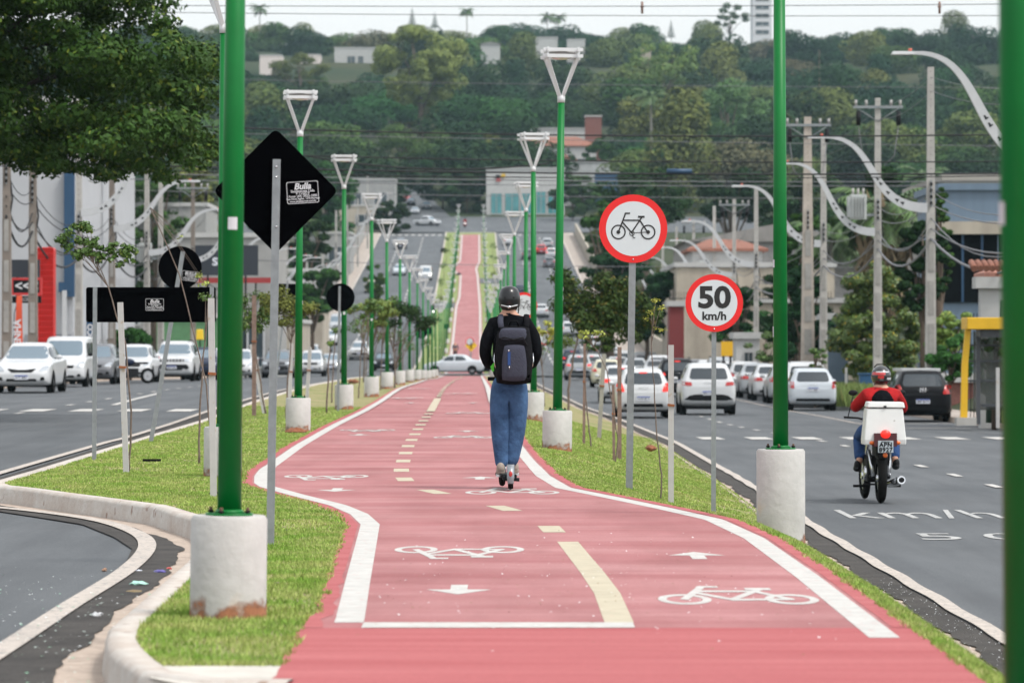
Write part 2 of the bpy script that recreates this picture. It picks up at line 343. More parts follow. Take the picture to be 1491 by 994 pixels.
# ---------------------------------------------------------------- ground sheets
def build_ground():
    xs = [-900, -600, -400, -300, -200, -120, -80, -50, -30, -22, -18, -10, 0, 10, 15, 18, 25, 40, 70, 110, 180, 280, 400, 600, 900]
    ds = frange(-40, 300, 20) + frange(310, 800, 10) + frange(825, 1700, 25) + [1800, 2200, 3000, 4500]
    V = []; Fc = []
    for d in ds:
        for x0 in xs:
            x = x0 + (Xc(min(d, 700)) if abs(x0) < 120 else 0); z = base(d)
            off = x - Xc(d)
            if -19 < off < 17 and d < 700: z -= 1.3
            elif abs(off) < 24 and d < 700: z -= .15
            if d > 760: z += 5 * noise.noise(Vector((x / 160, d / 160, 0))) * min(1, (d - 760) / 200)
            if d > 900: z += max(0, -(x + 40)) * .0 
            V.append((x, d, z))
    n = len(xs)
    for j in range(len(ds) - 1):
        for i in range(n - 1): q = j * n + i; Fc.append((q, q + 1, q + n + 1, q + n))
    m = surface('hill_ground', None, [(w1, .02, (.025, .045, .015), (.06, .065, .03), .35, .65), (w1, .6, (.6, .6, .55), w1, .3, .7)], 1, .4, 3)
    mb = MB(); mb.add(V, Fc, m, True); struct(mb.build('ground', m))
build_ground()
nearfar = frange(4, 60, 1.0)[:-1] + frange(60, 280, 4)
DSA = nearfar[:-1] + [281.5]
DSB = frange(293, 640, 6)
strip('left_road', LK, lambda d: kerbL(d) - .0, frange(-30, 16, 4)[:-1] + frange(16, 60, .5)[:-1] + frange(60, 640, 5), lambda x, d: zroadL(d), M_asph, 6)
strip('right_road', lambda d: kerbR(d), RK, frange(-30, 16, 4)[:-1] + frange(16, 60, 1)[:-1] + frange(60, 640, 5), lambda x, d: zroadR(d), M_asph, 6)
strip('median_grass', lambda d: kerbL(d) + .1, lambda d: kerbR(d) - .02, frange(17, 60, .5)[:-1] + frange(60, 281, 4), zmed, M_grassg, 24, up=0)
strip('median_grass', lambda d: kerbL(d) + .1, lambda d: kerbR(d) - .05, DSB, zmed, surface('far_grass', None, [(w1, .5, (.15, .22, .06), (.27, .29, .12), .3, .7), (w1, 4, (.75, .78, .7), w1, .3, .6)], 1, .5, 10), 24)
strip('median_apron', lambda d: max(kerbL(d) + .02, -1.75) if d > 16.2 else -1.4, lambda d: -.7, frange(-30, 16, 2) + [16.2, 16.5, 17.0, 17.12], lambda x, d: .006, mat('pale_concrete', (.52, .49, .44), .9, var=.15, vs=4, bump=.3), 12)
strip('median_grass', lambda d: lineR(d) + .08, lambda d: kerbR(d) - .02, frange(8, 17, 1), zmed, M_grassg, 8)
zpath = lambda x, d: zmed(x, d) + min(.03, max(0, d - 55) * .0006)
zmk = lambda x, d: zmed(x, d) + 2 * min(.03, max(0, d - 55) * .0006)
redL = lambda d: lineL(d) - (.12 + .012 * math.sin(d * 5.1) * (d < 24) + .01 * math.sin(d * 12) * (d < 24) + (.04 if d < 20 else 0))
redR = lambda d: lineR(d) + .13
strip('cycle_path', redL, redR, frange(-30, 16, 2)[:-1] + frange(16, 19.35, .3), zpath, M_redf, 10, up=.003)
strip('cycle_path', redL, redR, frange(19.35, 60, .3)[:-1] + frange(60, 282, 3), zpath, M_red, 10, up=.003)
for f_, s_ in ((redL, 1), (redR, -1)):
    strip('cycle_path_margin', (lambda d: redL(d) - .0) if s_ > 0 else (lambda d: redR(d) - .1), (lambda d: redL(d) + .1) if s_ > 0 else (lambda d: redR(d)), frange(19.35, 44, .3) + frange(46, 282, 3), zpath, M_redf, 1, up=.005)
strip('cycle_path', redL, redR, frange(292.5, 633, 4), zmed, M_red, 10, up=.02)
CR = strip('cross_road', lambda d: -70, lambda d: 70, frange(281.8, 292.6, 2.7), lambda x, d: base(d) + .10, M_asph, 20)
strip('cross_road', lambda d: -90, lambda d: 90, frange(640, 705, 5), lambda x, d: base(d) + .05, M_asph, 20)
strip('hill_road', lambda d: -19 - (d - 700) * .07, lambda d: -11 - (d - 700) * .07, frange(703, 800, 6), lambda x, d: base(d) + .12, M_asph, 4)
strip('turning_gap', lambda d: kerbL(d), lambda d: lineL(d) - .15, frange(448, 459, 2), lambda x, d: zmed(x, d) + .05, M_asph, 6)
strip('turning_gap', lambda d: lineR(d) + .15, lambda d: kerbR(d), frange(500, 512, 2), lambda x, d: zmed(x, d) + .05, M_asph, 6)
for nm, a, b, z in (('left_pavement', lambda d: LK(d) - 5.2, LK, lambda x, d: zroadL(d) + .14), ('right_pavement', RK, lambda d: RK(d) + 5.5, lambda x, d: zroadR(d) + .15)):
    strip(nm, a, b, frange(-30, 281, 8), z, M_side, 3)
    strip(nm, (lambda d: LK(d) - 2.3) if nm[0] == 'l' else RK, LK if nm[0] == 'l' else (lambda d: RK(d) + 2.3), frange(293, 638, 8), z, M_side, 3)
kr = lambda a, b, st, f: [(f(d), d) for d in frange(a, b, st)]
kerb_mesh('left_street_kerb', kr(-20, 281, 4, LK), lambda x, d: zroadL(d) + .145, lambda x, d: zroadL(d) - .1, .14, M_beige, -1)
kerb_mesh('left_street_kerb', kr(293, 638, 4, LK), lambda x, d: zroadL(d) + .145, lambda x, d: zroadL(d) - .1, .25, M_kerb, -1)
kerb_mesh('right_street_kerb', kr(-20, 281, 4, RK), lambda x, d: zroadR(d) + .155, lambda x, d: zroadR(d) - .1, .14, M_beige, 1)
kerb_mesh('right_street_kerb', kr(293, 638, 4, RK), lambda x, d: zroadR(d) + .155, lambda x, d: zroadR(d) - .1, .25, M_kerb, 1)
# kerbs round the median
nose = [(-.95, 16.15), (-1.3, 16.2)]
kp = nose + [(kerbL(d) - .02, d) for d in frange(16.6, 44, .3)] + [(kerbL(d) - .02, d) for d in frange(46, 281, 4)]
kerb_mesh('median_kerb_left', kp, lambda x, d: max(base(d), zmed(x, d)) + .015, lambda x, d: zroadL(d) - .05, .15, M_kerb, 1)
kerb_mesh('median_kerb_right', [(kerbR(d), d) for d in frange(12, 281, 2)], lambda x, d: zroadR(d) + .045, lambda x, d: zroadR(d) - .05, .08, M_beige, -1)
kerb_mesh('median_kerb_left', kr(293, 640, 4, kerbL), lambda x, d: zmed(x + .3, d) + .06, lambda x, d: zroadL(d) - .05, .22, M_kerb, 1)
kerb_mesh('median_kerb_right', kr(293, 640, 4, kerbR), lambda x, d: zmed(x - .3, d) + .06, lambda x, d: zroadR(d) - .05, .22, M_kerb, -1)
for e in (281, 293, 640):
    kerb_mesh('median_kerb_end', [(x, e) for x in frange(kerbL(e), kerbR(e), .5) if not (lineL(e) < x < lineR(e)) or e == 640], lambda x, d: zmed(x, d) + .04, lambda x, d: base(d) - .2, .2, M_kerb, -1 if e == 293 else 1)
# gutters: a pale concrete channel and a ragged dark asphalt edge
rag = lambda d, k: .03 * math.sin(d * 1.3 + k) + .018 * math.sin(d * 4.1 + 2 * k) + .012 * math.sin(d * 11 + k) + .008 * math.sin(d * 19)
strip('left_gutter', lambda d: kerbL(d) - .62, lambda d: kerbL(d) - .24 + rag(d, 0) * .8, frange(15, 60, .25) + frange(62, 281, 4), lambda x, d: zroadL(d) + .012, M_asph2, 3)
strip('left_gutter_channel', lambda d: kerbL(d) - .45, lambda d: kerbL(d), frange(15, 60, .5) + frange(62, 281, 4), lambda x, d: zroadL(d) + .006, M_beige, 2)
strip('right_gutter', lambda d: kerbR(d) + .07 + rag(d, 1), lambda d: kerbR(d) + .32, frange(12, 60, .2) + frange(62, 281, 4), lambda x, d: zroadR(d) + .030, M_asph2, 3)
strip('right_gutter_channel', lambda d: kerbR(d), lambda d: kerbR(d) + .18, frange(12, 60, .5) + frange(62, 281, 4), lambda x, d: zroadR(d) + .02, M_beige, 2)

def catmull_pts(P, sub):
    P = [Vector(p) for p in P]; out = []
    for i in range(len(P) - 1):
        a = P[max(i - 1, 0)]; b = P[i]; c = P[i + 1]; d = P[min(i + 2, len(P) - 1)]
        for k in range(sub):
            t = k / sub; out.append(.5 * ((2 * b) + (-a + c) * t + (2 * a - 5 * b + 4 * c - d) * t * t + (-a + 3 * b - 3 * c + d) * t ** 3))
    return [tuple(p) for p in out + [P[-1]]]
# ---------------------------------------------------------------- painted markings
zL = lambda x, d: zroadL(d); zR = lambda x, d: zroadR(d)
def marks(name, m): return MB(), name, m
mk = MB()
ribbon(mk, [(lineL(d) + .075, d) for d in frange(19.7, 44, .3)], .15, zmk, .0045, M_white)
ribbon(mk, [(lineL(d) + .075, d) for d in frange(44, 281, 2)], .14, zmk, .0045, M_white)
ribbon(mk, [(lineR(d) - .07, d) for d in frange(18.7, 44, .3)], .15, zmk, .0045, M_white)
ribbon(mk, [(lineR(d) - .07, d) for d in frange(44, 281, 2)], .14, zmk, .0045, M_white)
ribbon(mk, [(lineL(d) + .1, d) for d in frange(293, 633, 3)], .20, zmed, .034, M_white)
ribbon(mk, [(lineR(d) - .1, d) for d in frange(293, 633, 3)], .20, zmed, .034, M_white)
ribbon(mk, [(x, 19.52) for x in frange(-.76, .62, .2)], .36, zmk, .0055, M_white)
for k in range(7): mk.add([(Xc(634) + a, d, zmed(0, d) + .04) for a, d in ((-1.2 + k * .4, 633), (-1.0 + k * .4, 633), (-1.0 + k * .4, 639), (-1.2 + k * .4, 639))], [(0, 1, 2, 3)], M_white)
struct(mk.build('path_edge_lines', M_white))
mk = MB()
ribbon(mk, [(.55, 19.7), (.545, 22), (.50, 24), (.455, 25.6), (.40, 27.6)], .15, zmk, .0045, M_cream)
mid = lambda d: (lineL(d) + lineR(d)) / 2
for d in [28.95, 32.6, 36.2, 39.5] + frange(42.3, 74.8, 3.25):
    ribbon(mk, [(mid(d), d), (mid(d + .5), d + .5), (mid(d + 1.0), d + 1.0)], .17, zmk, .0045, M_cream)
ribbon(mk, [(mid(d), d) for d in frange(78, 96, 2)], .17, zmk, .0045, M_cream)
for d in frange(99, 275, 4): ribbon(mk, [(mid(d), d), (mid(d + 2), d + 2)], .12, zmk, .0045, M_cream)
struct(mk.build('path_centre_dashes', M_cream))

def stroke(pts, w):
    """2D polyline -> list of quads"""
    out = []
    for a, b in zip(pts[:-1], pts[1:]):
        a = Vector(a); b = Vector(b); t = (b - a).normalized(); n = Vector((-t.y, t.x)) * w / 2; e = t * w * .25
        out.append([a - e - n, b + e - n, b + e + n, a - e + n])
    return out
def ring(c, r, w, n=28):
    out = []
    for i in range(n):
        a, b = 2 * PI * i / n, 2 * PI * (i + 1) / n
        out.append([Vector((c[0] + q * math.cos(t), c[1] + q * math.sin(t))) for q, t in ((r, a), (r, b), (r - w, b), (r - w, a))])
    return out
def disc(c, r, n=16): return [[Vector((c[0] + r * math.cos(2 * PI * i / n), c[1] + r * math.sin(2 * PI * i / n))) for i in range(n)]]
def bike_glyph(w=.05, fine=False):
    """bicycle seen from its left, about 1 wide, wheels at (+-.33,.2)"""
    q = ring((-.34, .19), .17, w) + ring((.34, .19), .17, w)
    q += stroke([(-.34, .19), (-.20, .55), (-.18, .62), (-.08, .62)], w)
    q += stroke([(-.235, .46), (.15, .46)], w) + stroke([(-.25, .42), (-.03, .17)], w)
    q += stroke([(-.03, .19), (.19, .52)], w) + stroke([(.15, .46), (.33, .19)], w) + stroke([(.12, .54), (.25, .54)], w * 1.4)
    q += stroke([(-.03, .17), (.34, .19)], w * (.5 if fine else 1))
    if fine:
        q += ring((-.03, .16), .06, w * .5) + disc((-.34, .19), .045) + disc((.34, .19), .045)
        q += stroke([(-.03, .2), (.0, .06), (.04, .06)], w * .6)
    return q
def ground_quads(mb, quads, cx, cd_, sx, sy, m, zf=None, up=.0045):
    zf = zf or zmk
    for i, q in enumerate(quads):
        V = [(cx + p.x * sx, cd_ + p.y * sy, 0) for p in q]
        V = [(x, y, zf(x, y) + up + i * .00001) for x, y, _ in V]
        mb.add(V, [tuple(range(len(V)))], m)
arrow = [[Vector(p) for p in ((-.13, 0), (.13, 0), (.13, .55), (-.13, .55))], [Vector(p) for p in ((-.5, .5), (.5, .5), (0, 1.0))]]
mk = MB()
bike = bike_glyph(.055)
def bike_at(px, py, up):
    d = F * 1.45 / (py - 497); x = xat(px, d)
    ground_quads(mk, bike, x, d - (.8 if up else -.8) * 1, .88, 2.5 if up else -2.5, M_white)
def arrow_at(px, py, up):
    d = F * 1.45 / (py - 497); x = xat(px, d)
    ground_quads(mk, arrow, x, d - (.4 if up else -.4), .38, .85 if up else -.85, M_white)
for b in ((1070, 869, 1), (668, 806, 0), (473, 697, 0), (746, 717, 1), (534, 629, 0), (675, 638, 1), (590, 581, 0), (682, 603, 1), (606, 566, 0), (672, 574, 1)): bike_at(*b)
for b in ((1015, 811, 1), (668, 860, 0), (490, 715, 0), (699, 698, 1), (523, 635, 0), (680, 630, 1), (598, 588, 0), (689, 588, 1)): arrow_at(*b)
struct(mk.build('path_bicycle_symbols', M_white))
mk = MB()
cp_ = catmull_pts([(-2.6, 8), (-2.6, 14), (-2.63, 19.8), (-2.66, 23), (-2.68, 26.8), (-2.84, 29.9), (-3.2, 32.2), (-3.83, 34.4), (-4.93, 36.6), (-6.4, 38.4), (-8.4, 40)], 8)
ribbon(mk, cp_, .14, zL, .022, M_white2)
ribbon(mk, [(-6.6, 40.5), (-6.15, 44)] + [(kerbL(d) - .78, d) for d in frange(45, 60, .5)] + [(kerbL(d) - .72, d) for d in frange(62, 281, 4)], .13, zL, .022, M_white2)
ribbon(mk, [(kerbR(d) + .38 + .012 * math.sin(d * 2.2), d) for d in frange(12, 60, .5)] + [(kerbR(d) + .36, d) for d in frange(62, 281, 4)], .12, zR, .044, M_white2)
for k in range(1, 10):
    for f, z, a, e in ((lambda d: LK(d), zL, -1, .55), (lambda d: kerbR(d), zR, 1, .5)):
        x = f(86) + .35 + k * 1.08
        if (a < 0 and x < kerbL(86) - .6) or (a > 0 and x < RK(86) - .5):
            ribbon(mk, [(x, 84.5), (x - .02, 87.3)], e, z, .012, M_white)
lane = interp([(40, 6.9), (52, 6.8), (80, 6.75), (100, 6.1), (127, 5.85), (281, 4.0)])
for d in frange(44, 82, 4.5) + frange(92, 275, 4.6): ribbon(mk, [(lane(d), d), (lane(d + 1.3), d + 1.3)], .13, zR, .012, M_white)
laneL = interp([(30, -10.3), (100, -10.7), (281, Xc(281) - 8)])
for d in frange(40, 82, 4.5) + frange(92, 275, 4.6): ribbon(mk, [(laneL(d), d), (laneL(d + 1.3), d + 1.3)], .13, zL, .012, M_white)
ribbon(mk, [(-9.6, 92.5), (-9.9, 100), (-10.3, 112)], .16, zL, .012, M_white)
ribbon(mk, [(RK(d) - 2.9, d) for d in frange(100, 270, 5)], .12, zR, .012, M_white2)
for d in (100, 108): ribbon(mk, [(RK(d) - 2.9, d), (RK(d) - .3, d + .3)], .3, zR, .014, M_white2)
for off, z, side in ((0, zL, -1), (0, zR, 1)):
    for q in (1 / 3, 2 / 3):
        for d in frange(300, 620, 8):
            a = kerbL(d) if side < 0 else kerbR(d); b = LK(d) if side < 0 else RK(d)
            ribbon(mk, [(a + (b - a) * q, d), (a + (b - a) * q, d + 5)], .14, z, .02, M_white)
for k in range(26): ribbon(mk, [(-24 + k * 1.1 + .0, 632), (-24 + k * 1.1, 635)], .6, zL, .025, M_white) if not (kerbL(633) - .3 < -24 + k * 1.1 < kerbR(633) + .3) else None
struct(mk.build('road_markings', M_white))
def ground_text(txt, cx, d, wid, ln, m, zf):
    t = text_mesh(txt, 1.0, Matrix.Identity(4), m, 'road_lettering', extrude=0, offset=-.002)
    xs = [v.co.x for v in t.data.vertices]; ys = [v.co.y for v in t.data.vertices]
    a, b, c, e = min(xs), max(xs), min(ys), max(ys)
    for v in t.data.vertices:
        x = cx + ((v.co.x - a) / (b - a) - .5) * wid; y = d + ((v.co.y - c) / (e - c) - .5) * ln; v.co = (x, y, zf(x, y) + .006)
    return struct(t)
M_worn = mat('worn_lettering_paint', (.40, .40, .39), .85, var=.25, vs=8, speck=(14, .60, (.14, .15, .16)))
ground_text('km/h', 4.76, 45, 1.8, 2.3, M_worn, zR)
ground_text('5', 4.39, 39.6, .43, 1.35, M_worn, zR); ground_text('0', 5.1, 39.6, .45, 1.35, M_worn, zR)

# ---------------------------------------------------------------- grass blades on the near median
def grass_mat():
    m = mat('grass_blade', (.335, .42, .125), .8, leaf=True, col2=(.56, .48, .30), spec=.15); t = m.node_tree; b = t.nodes['Principled BSDF']; src = b.inputs['Base Color'].links[0].from_socket
    tc = t.nodes.new('ShaderNodeTexCoord'); n = t.nodes.new('ShaderNodeTexNoise'); n.inputs['Scale'].default_value = 2.2; n.inputs['Detail'].default_value = 7; t.links.new(tc.outputs['Object'], n.inputs['Vector'])
    r = t.nodes.new('ShaderNodeValToRGB'); r.color_ramp.elements[0].position = .36; r.color_ramp.elements[1].position = .64; r.color_ramp.elements[0].color = (.60, .82, .42, 1); r.color_ramp.elements[1].color = (1.1, 1.0, 1.05, 1); t.links.new(n.outputs[0], r.inputs[0])
    mx = t.nodes.new('ShaderNodeMix'); mx.data_type = 'RGBA'; mx.blend_type = 'MULTIPLY'; mx.inputs[0].default_value = 1; t.links.new(src, mx.inputs[6]); t.links.new(r.outputs[0], mx.inputs[7]); t.links.new(mx.outputs[2], b.inputs['Base Color']); return m
def grass_blades():
    rng = np.random.default_rng(3); P = []
    def fill(lf, rf, d0, d1, dens):
        out = []
        for d in np.arange(d0, d1, .25):
            a, b = lf(d), rf(d)
            if b - a < .02: continue
            n = int((b - a) * .25 * dens)
            x = rng.uniform(a, b, n); y = rng.uniform(d, d + .25, n); out.append(np.stack([x, y], 1))
        return np.concatenate(out)
    P.append(fill(lambda d: lineR(d) + .12, lambda d: kerbR(d) + .01, 14, 17, 5200))
    for (d0, d1, de) in ((17.1, 30, 5200), (30, 42, 3200), (42, 60, 1500), (60, 85, 500)):
        P.append(np.c_[fill(lambda d: kerbL(d) + .13, lambda d: redL(d) + .02 + .012 * math.sin(d * 9) + .01 * math.sin(d * 23), d0, d1, de), ])
        P.append(np.c_[fill(lambda d: redR(d) - .02 + .012 * math.sin(d * 9) + .01 * math.sin(d * 23), lambda d: kerbR(d) + .01, d0, d1, de), ])
    P = np.concatenate(P)
    # patchiness: worn spots thin out
    n = len(P)
    z = np.array([zmed(x, y) for x, y in P]); dist = P[:, 1]; rng2 = rng
    patch = np.sin(P[:, 0] * 2.1 + P[:, 1] * .9) * np.sin(P[:, 0] * .7 - P[:, 1] * 1.3 + 1) + .5 * np.sin(P[:, 0] * 5 + P[:, 1] * 3.3)
    keep = rng.random(n) < np.clip(.88 - .5 * patch, .12, 1); P = P[keep]; z = z[keep]; dist = dist[keep]; n = len(P)
    edge = np.clip(1.6 - (22 - 0) * 0, 1, 1)
    h = rng.uniform(.010, .030, n) * np.where(dist < 24, 1.15, .9); w = rng.uniform(.003, .006, n) * np.clip(dist / 22, 1, 3)
    an = rng.uniform(0, 2 * PI, n); ln = rng.uniform(0, .9, n) * h; a2 = rng.uniform(0, 2 * PI, n)
    V = np.zeros((n, 3, 3)); 
    V[:, 0, 0] = P[:, 0] - np.cos(an) * w; V[:, 0, 1] = P[:, 1] - np.sin(an) * w; V[:, 0, 2] = z - .003
    V[:, 1, 0] = P[:, 0] + np.cos(an) * w; V[:, 1, 1] = P[:, 1] + np.sin(an) * w; V[:, 1, 2] = z - .003
    V[:, 2, 0] = P[:, 0] + np.cos(a2) * ln; V[:, 2, 1] = P[:, 1] + np.sin(a2) * ln; V[:, 2, 2] = z + h
    me = bpy.data.meshes.new('grass_blades'); me.vertices.add(n * 3); me.vertices.foreach_set('co', V.ravel())
    me.loops.add(n * 3); me.loops.foreach_set('vertex_index', np.arange(n * 3, dtype=np.int32))
    me.polygons.add(n); me.polygons.foreach_set('loop_start', np.arange(0, n * 3, 3, dtype=np.int32)); me.polygons.foreach_set('loop_total', np.full(n, 3, dtype=np.int32))
    me.update(); me.validate()
    m = grass_mat(); me.materials.append(m)
    o = bpy.data.objects.new('grass', me); C.objects.link(o); o['kind'] = 'stuff'; tag(o, 'short mown green grass covering the median beside the red cycle path', 'grass')
grass_blades()

# ---------------------------------------------------------------- foliage
def leaf_arrays(blobs, n, size, seed=0, flat=.0, shell=.55, asp=.6, droop=0.0, noise_=.42):
    rng = np.random.default_rng(seed); vol = np.array([b[3] * b[4] * b[5] for b in blobs]) ** .67; k = rng.choice(len(blobs), n, p=vol / vol.sum())
    B = np.array(blobs)[k]; dirs = rng.normal(size=(n, 3)); dirs /= np.linalg.norm(dirs, axis=1)[:, None]
    r = rng.uniform(shell, 1.04, n) ** .7; c = B[:, :3] + dirs * B[:, 3:6] * r[:, None]
    nr = dirs + rng.normal(size=(n, 3)) * noise_ + np.array([0, 0, .35 + flat]); nr /= np.linalg.norm(nr, axis=1)[:, None]
    t = np.cross(nr, rng.normal(size=(n, 3))); t /= np.linalg.norm(t, axis=1)[:, None] + 1e-9
    t[:, 2] -= droop; b = np.cross(nr, t); s = size * rng.uniform(.6, 1.35, n)[:, None]
    V = np.stack([c - t * s * .5, c + b * s * asp * .5, c + t * s * .5, c - b * s * asp * .5], 1)
    return V.reshape(-1, 3), n
def quads_mesh(name, V, n, m):
    me = bpy.data.meshes.new(name); me.vertices.add(n * 4); me.vertices.foreach_set('co', V.astype(np.float32).ravel())
    me.loops.add(n * 4); me.loops.foreach_set('vertex_index', np.arange(n * 4, dtype=np.int32))
    me.polygons.add(n); me.polygons.foreach_set('loop_start', np.arange(0, n * 4, 4, dtype=np.int32)); me.polygons.foreach_set('loop_total', np.full(n, 4, dtype=np.int32))
    me.update(calc_edges=True); me.materials.append(m); return me
def foliage(name, blobs, n, size, m, parent, seed=0, **k):
    V, n = leaf_arrays(blobs, n, size, seed, **k); o = bpy.data.objects.new(name, quads_mesh(name, V, n, m)); C.objects.link(o); o.parent = parent; return o
L_dark = mat('leaf_dark', (.016, .042, .014), .7, leaf=True, objvar=.22, spec=.06)
L_mid = mat('leaf_mid', (.036, .082, .020), .7, leaf=True, objvar=.25, spec=.06)
L_olive = mat('leaf_olive', (.10, .125, .035), .75, leaf=True, objvar=.18, spec=.06)
L_brown = mat('leaf_brownish', (.10, .095, .05), .8, leaf=True, objvar=.2, spec=.06)
L_bright = mat('leaf_bright', (.12, .20, .025), .6, leaf=True, col2=(.35, .33, .04), objvar=.15)
L_yel = mat('leaf_yellow_green', (.32, .36, .05), .6, leaf=True, objvar=.1)
L_big = mat('leaf_street_tree', (.030, .072, .010), .6, leaf=True, col2=(.13, .17, .02), spec=.15)
L_sap = mat('leaf_sapling', (.07, .14, .022), .5, leaf=True, col2=(.17, .20, .04), spec=.4)
L_palm = mat('palm_frond', (.06, .11, .03), .55, leaf=True, spec=.4)

def crown_blobs(rng, w, h, z0, kind):
    out = []
    if kind == 'umbrella':
        for i in range(26):
            a = rng.uniform(0, 2 * PI); r = w * .5 * math.sqrt(rng.random()) * .88
            s = w * rng.uniform(.13, .22)
            out.append((r * math.cos(a), r * math.sin(a), z0 + h * (.78 - .62 * (r / (w * .5)) ** 2) + rng.uniform(-.12, .06) * h, s, s, s * .6))
    elif kind == 'round':
        for i in range(24):
            a = rng.uniform(0, 2 * PI); r = w * .5 * rng.uniform(.1, .75); zz = rng.uniform(.15, .85); r *= math.sin(PI * (zz * .8 + .15)) ** .5
            s = w * rng.uniform(.14, .22); out.append((r * math.cos(a), r * math.sin(a), z0 + h * zz, s, s, s * .8))
    elif kind == 'tall':
        for i in range(20):
            zz = i / 19; r = w * .25 * math.sin(PI * min(.95, zz + .15)); a = rng.uniform(0, 2 * PI); s = w * rng.uniform(.2, .3)
            out.append((r * math.cos(a), r * math.sin(a), z0 + h * zz * .9, s, s, s * .9))
    return out
def proto_tree(kind, m, w, h, trunk, seed, n=2600, leaf=.5, limbs=5, name='tree', shell=.8):
    rng = random.Random(seed); t = thing(name, 'tree', 'tree')
    bl = crown_blobs(rng, w, h - trunk, trunk, kind)
    mb = MB(); mb.tube([(0, 0, -1.5), (0, 0, trunk * .6), (.1, 0, trunk * 1.1)], [w * .03, w * .024, w * .02], 7, M_bark)
    for b in rng.sample(bl, min(limbs, len(bl))):
        mb.tube([(0, 0, trunk * .7), (b[0] * .5, b[1] * .5, trunk * .7 + (b[2] - trunk * .7) * .6), b[:3]], [w * .016, w * .010, w * .004], 5, M_bark)
    mb.build('trunk', M_bark, t)
    foliage('crown', bl, n, leaf, m, t, seed, shell=shell)
    return t
def proto_palm(h, fl, nf, seed, name='palm_tree', skirt=False):
    rng = random.Random(seed); t = thing(name, 'palm', 'palm tree'); mb = MB()
    mb.tube([(0, 0, -1), (.05, 0, h * .5), (0, 0, h)], [h * .022, h * .017, h * .014], 8, mat('palm_trunk', (.26, .24, .21), .9, var=.2, vs=5)); mb.build('trunk', None, t)
    V = []; 
    for i in range(nf):
        a = 2 * PI * i / nf + rng.uniform(-.2, .2); el = rng.uniform(-.3, 1.1); L = fl * rng.uniform(.8, 1.1)
        p = Vector((0, 0, h)); d = Vector((math.cos(a) * math.cos(el), math.sin(a) * math.cos(el), math.sin(el)))
        for k in range(14):
            q = p + d * L / 14; side = d.cross(Vector((0, 0, 1))).normalized()
            ll = fl * .24 * math.sin(PI * (k + 1.5) / 17)
            for sg in (-1, 1):
                tip = q + side * sg * ll + d * ll * .5 + Vector((0, 0, -ll * .55))
                V += [p, q, tip, p + (tip - p) * .5]
            p = q; d = (d + Vector((0, 0, -.13))).normalized()
    A = np.array([tuple(v) for v in V]); o = bpy.data.objects.new('fronds', quads_mesh('fronds', A, len(V) // 4, L_palm)); C.objects.link(o); o.parent = t
    if skirt:
        foliage('dead_fronds', [(0, 0, h - fl * .7, fl * .3, fl * .3, fl * .7)], 500, fl * .5, mat('dead_frond', (.16, .12, .07), .9, leaf=True), t, seed, asp=.15, droop=1.2)
    return t
def norfolk(h, seed):
    rng = random.Random(seed); t = thing('norfolk_pine', 'pine', 'pine tree'); mb = MB(); mb.tube([(0, 0, -1), (0, 0, h)], [h * .018, h * .003], 6, M_bark); mb.build('trunk', None, t)
    bl = []
    for i in range(16):
        z = h * (.12 + .86 * i / 16); r = h * .24 * (1 - i / 17) + .2
        for j in range(5):
            a = 2 * PI * j / 5 + i; bl.append((math.cos(a) * r * .55, math.sin(a) * r * .55, z, r * .5, r * .5, h * .014))
    foliage('crown', bl, 3000, h * .022, L_dark, t, seed); return t
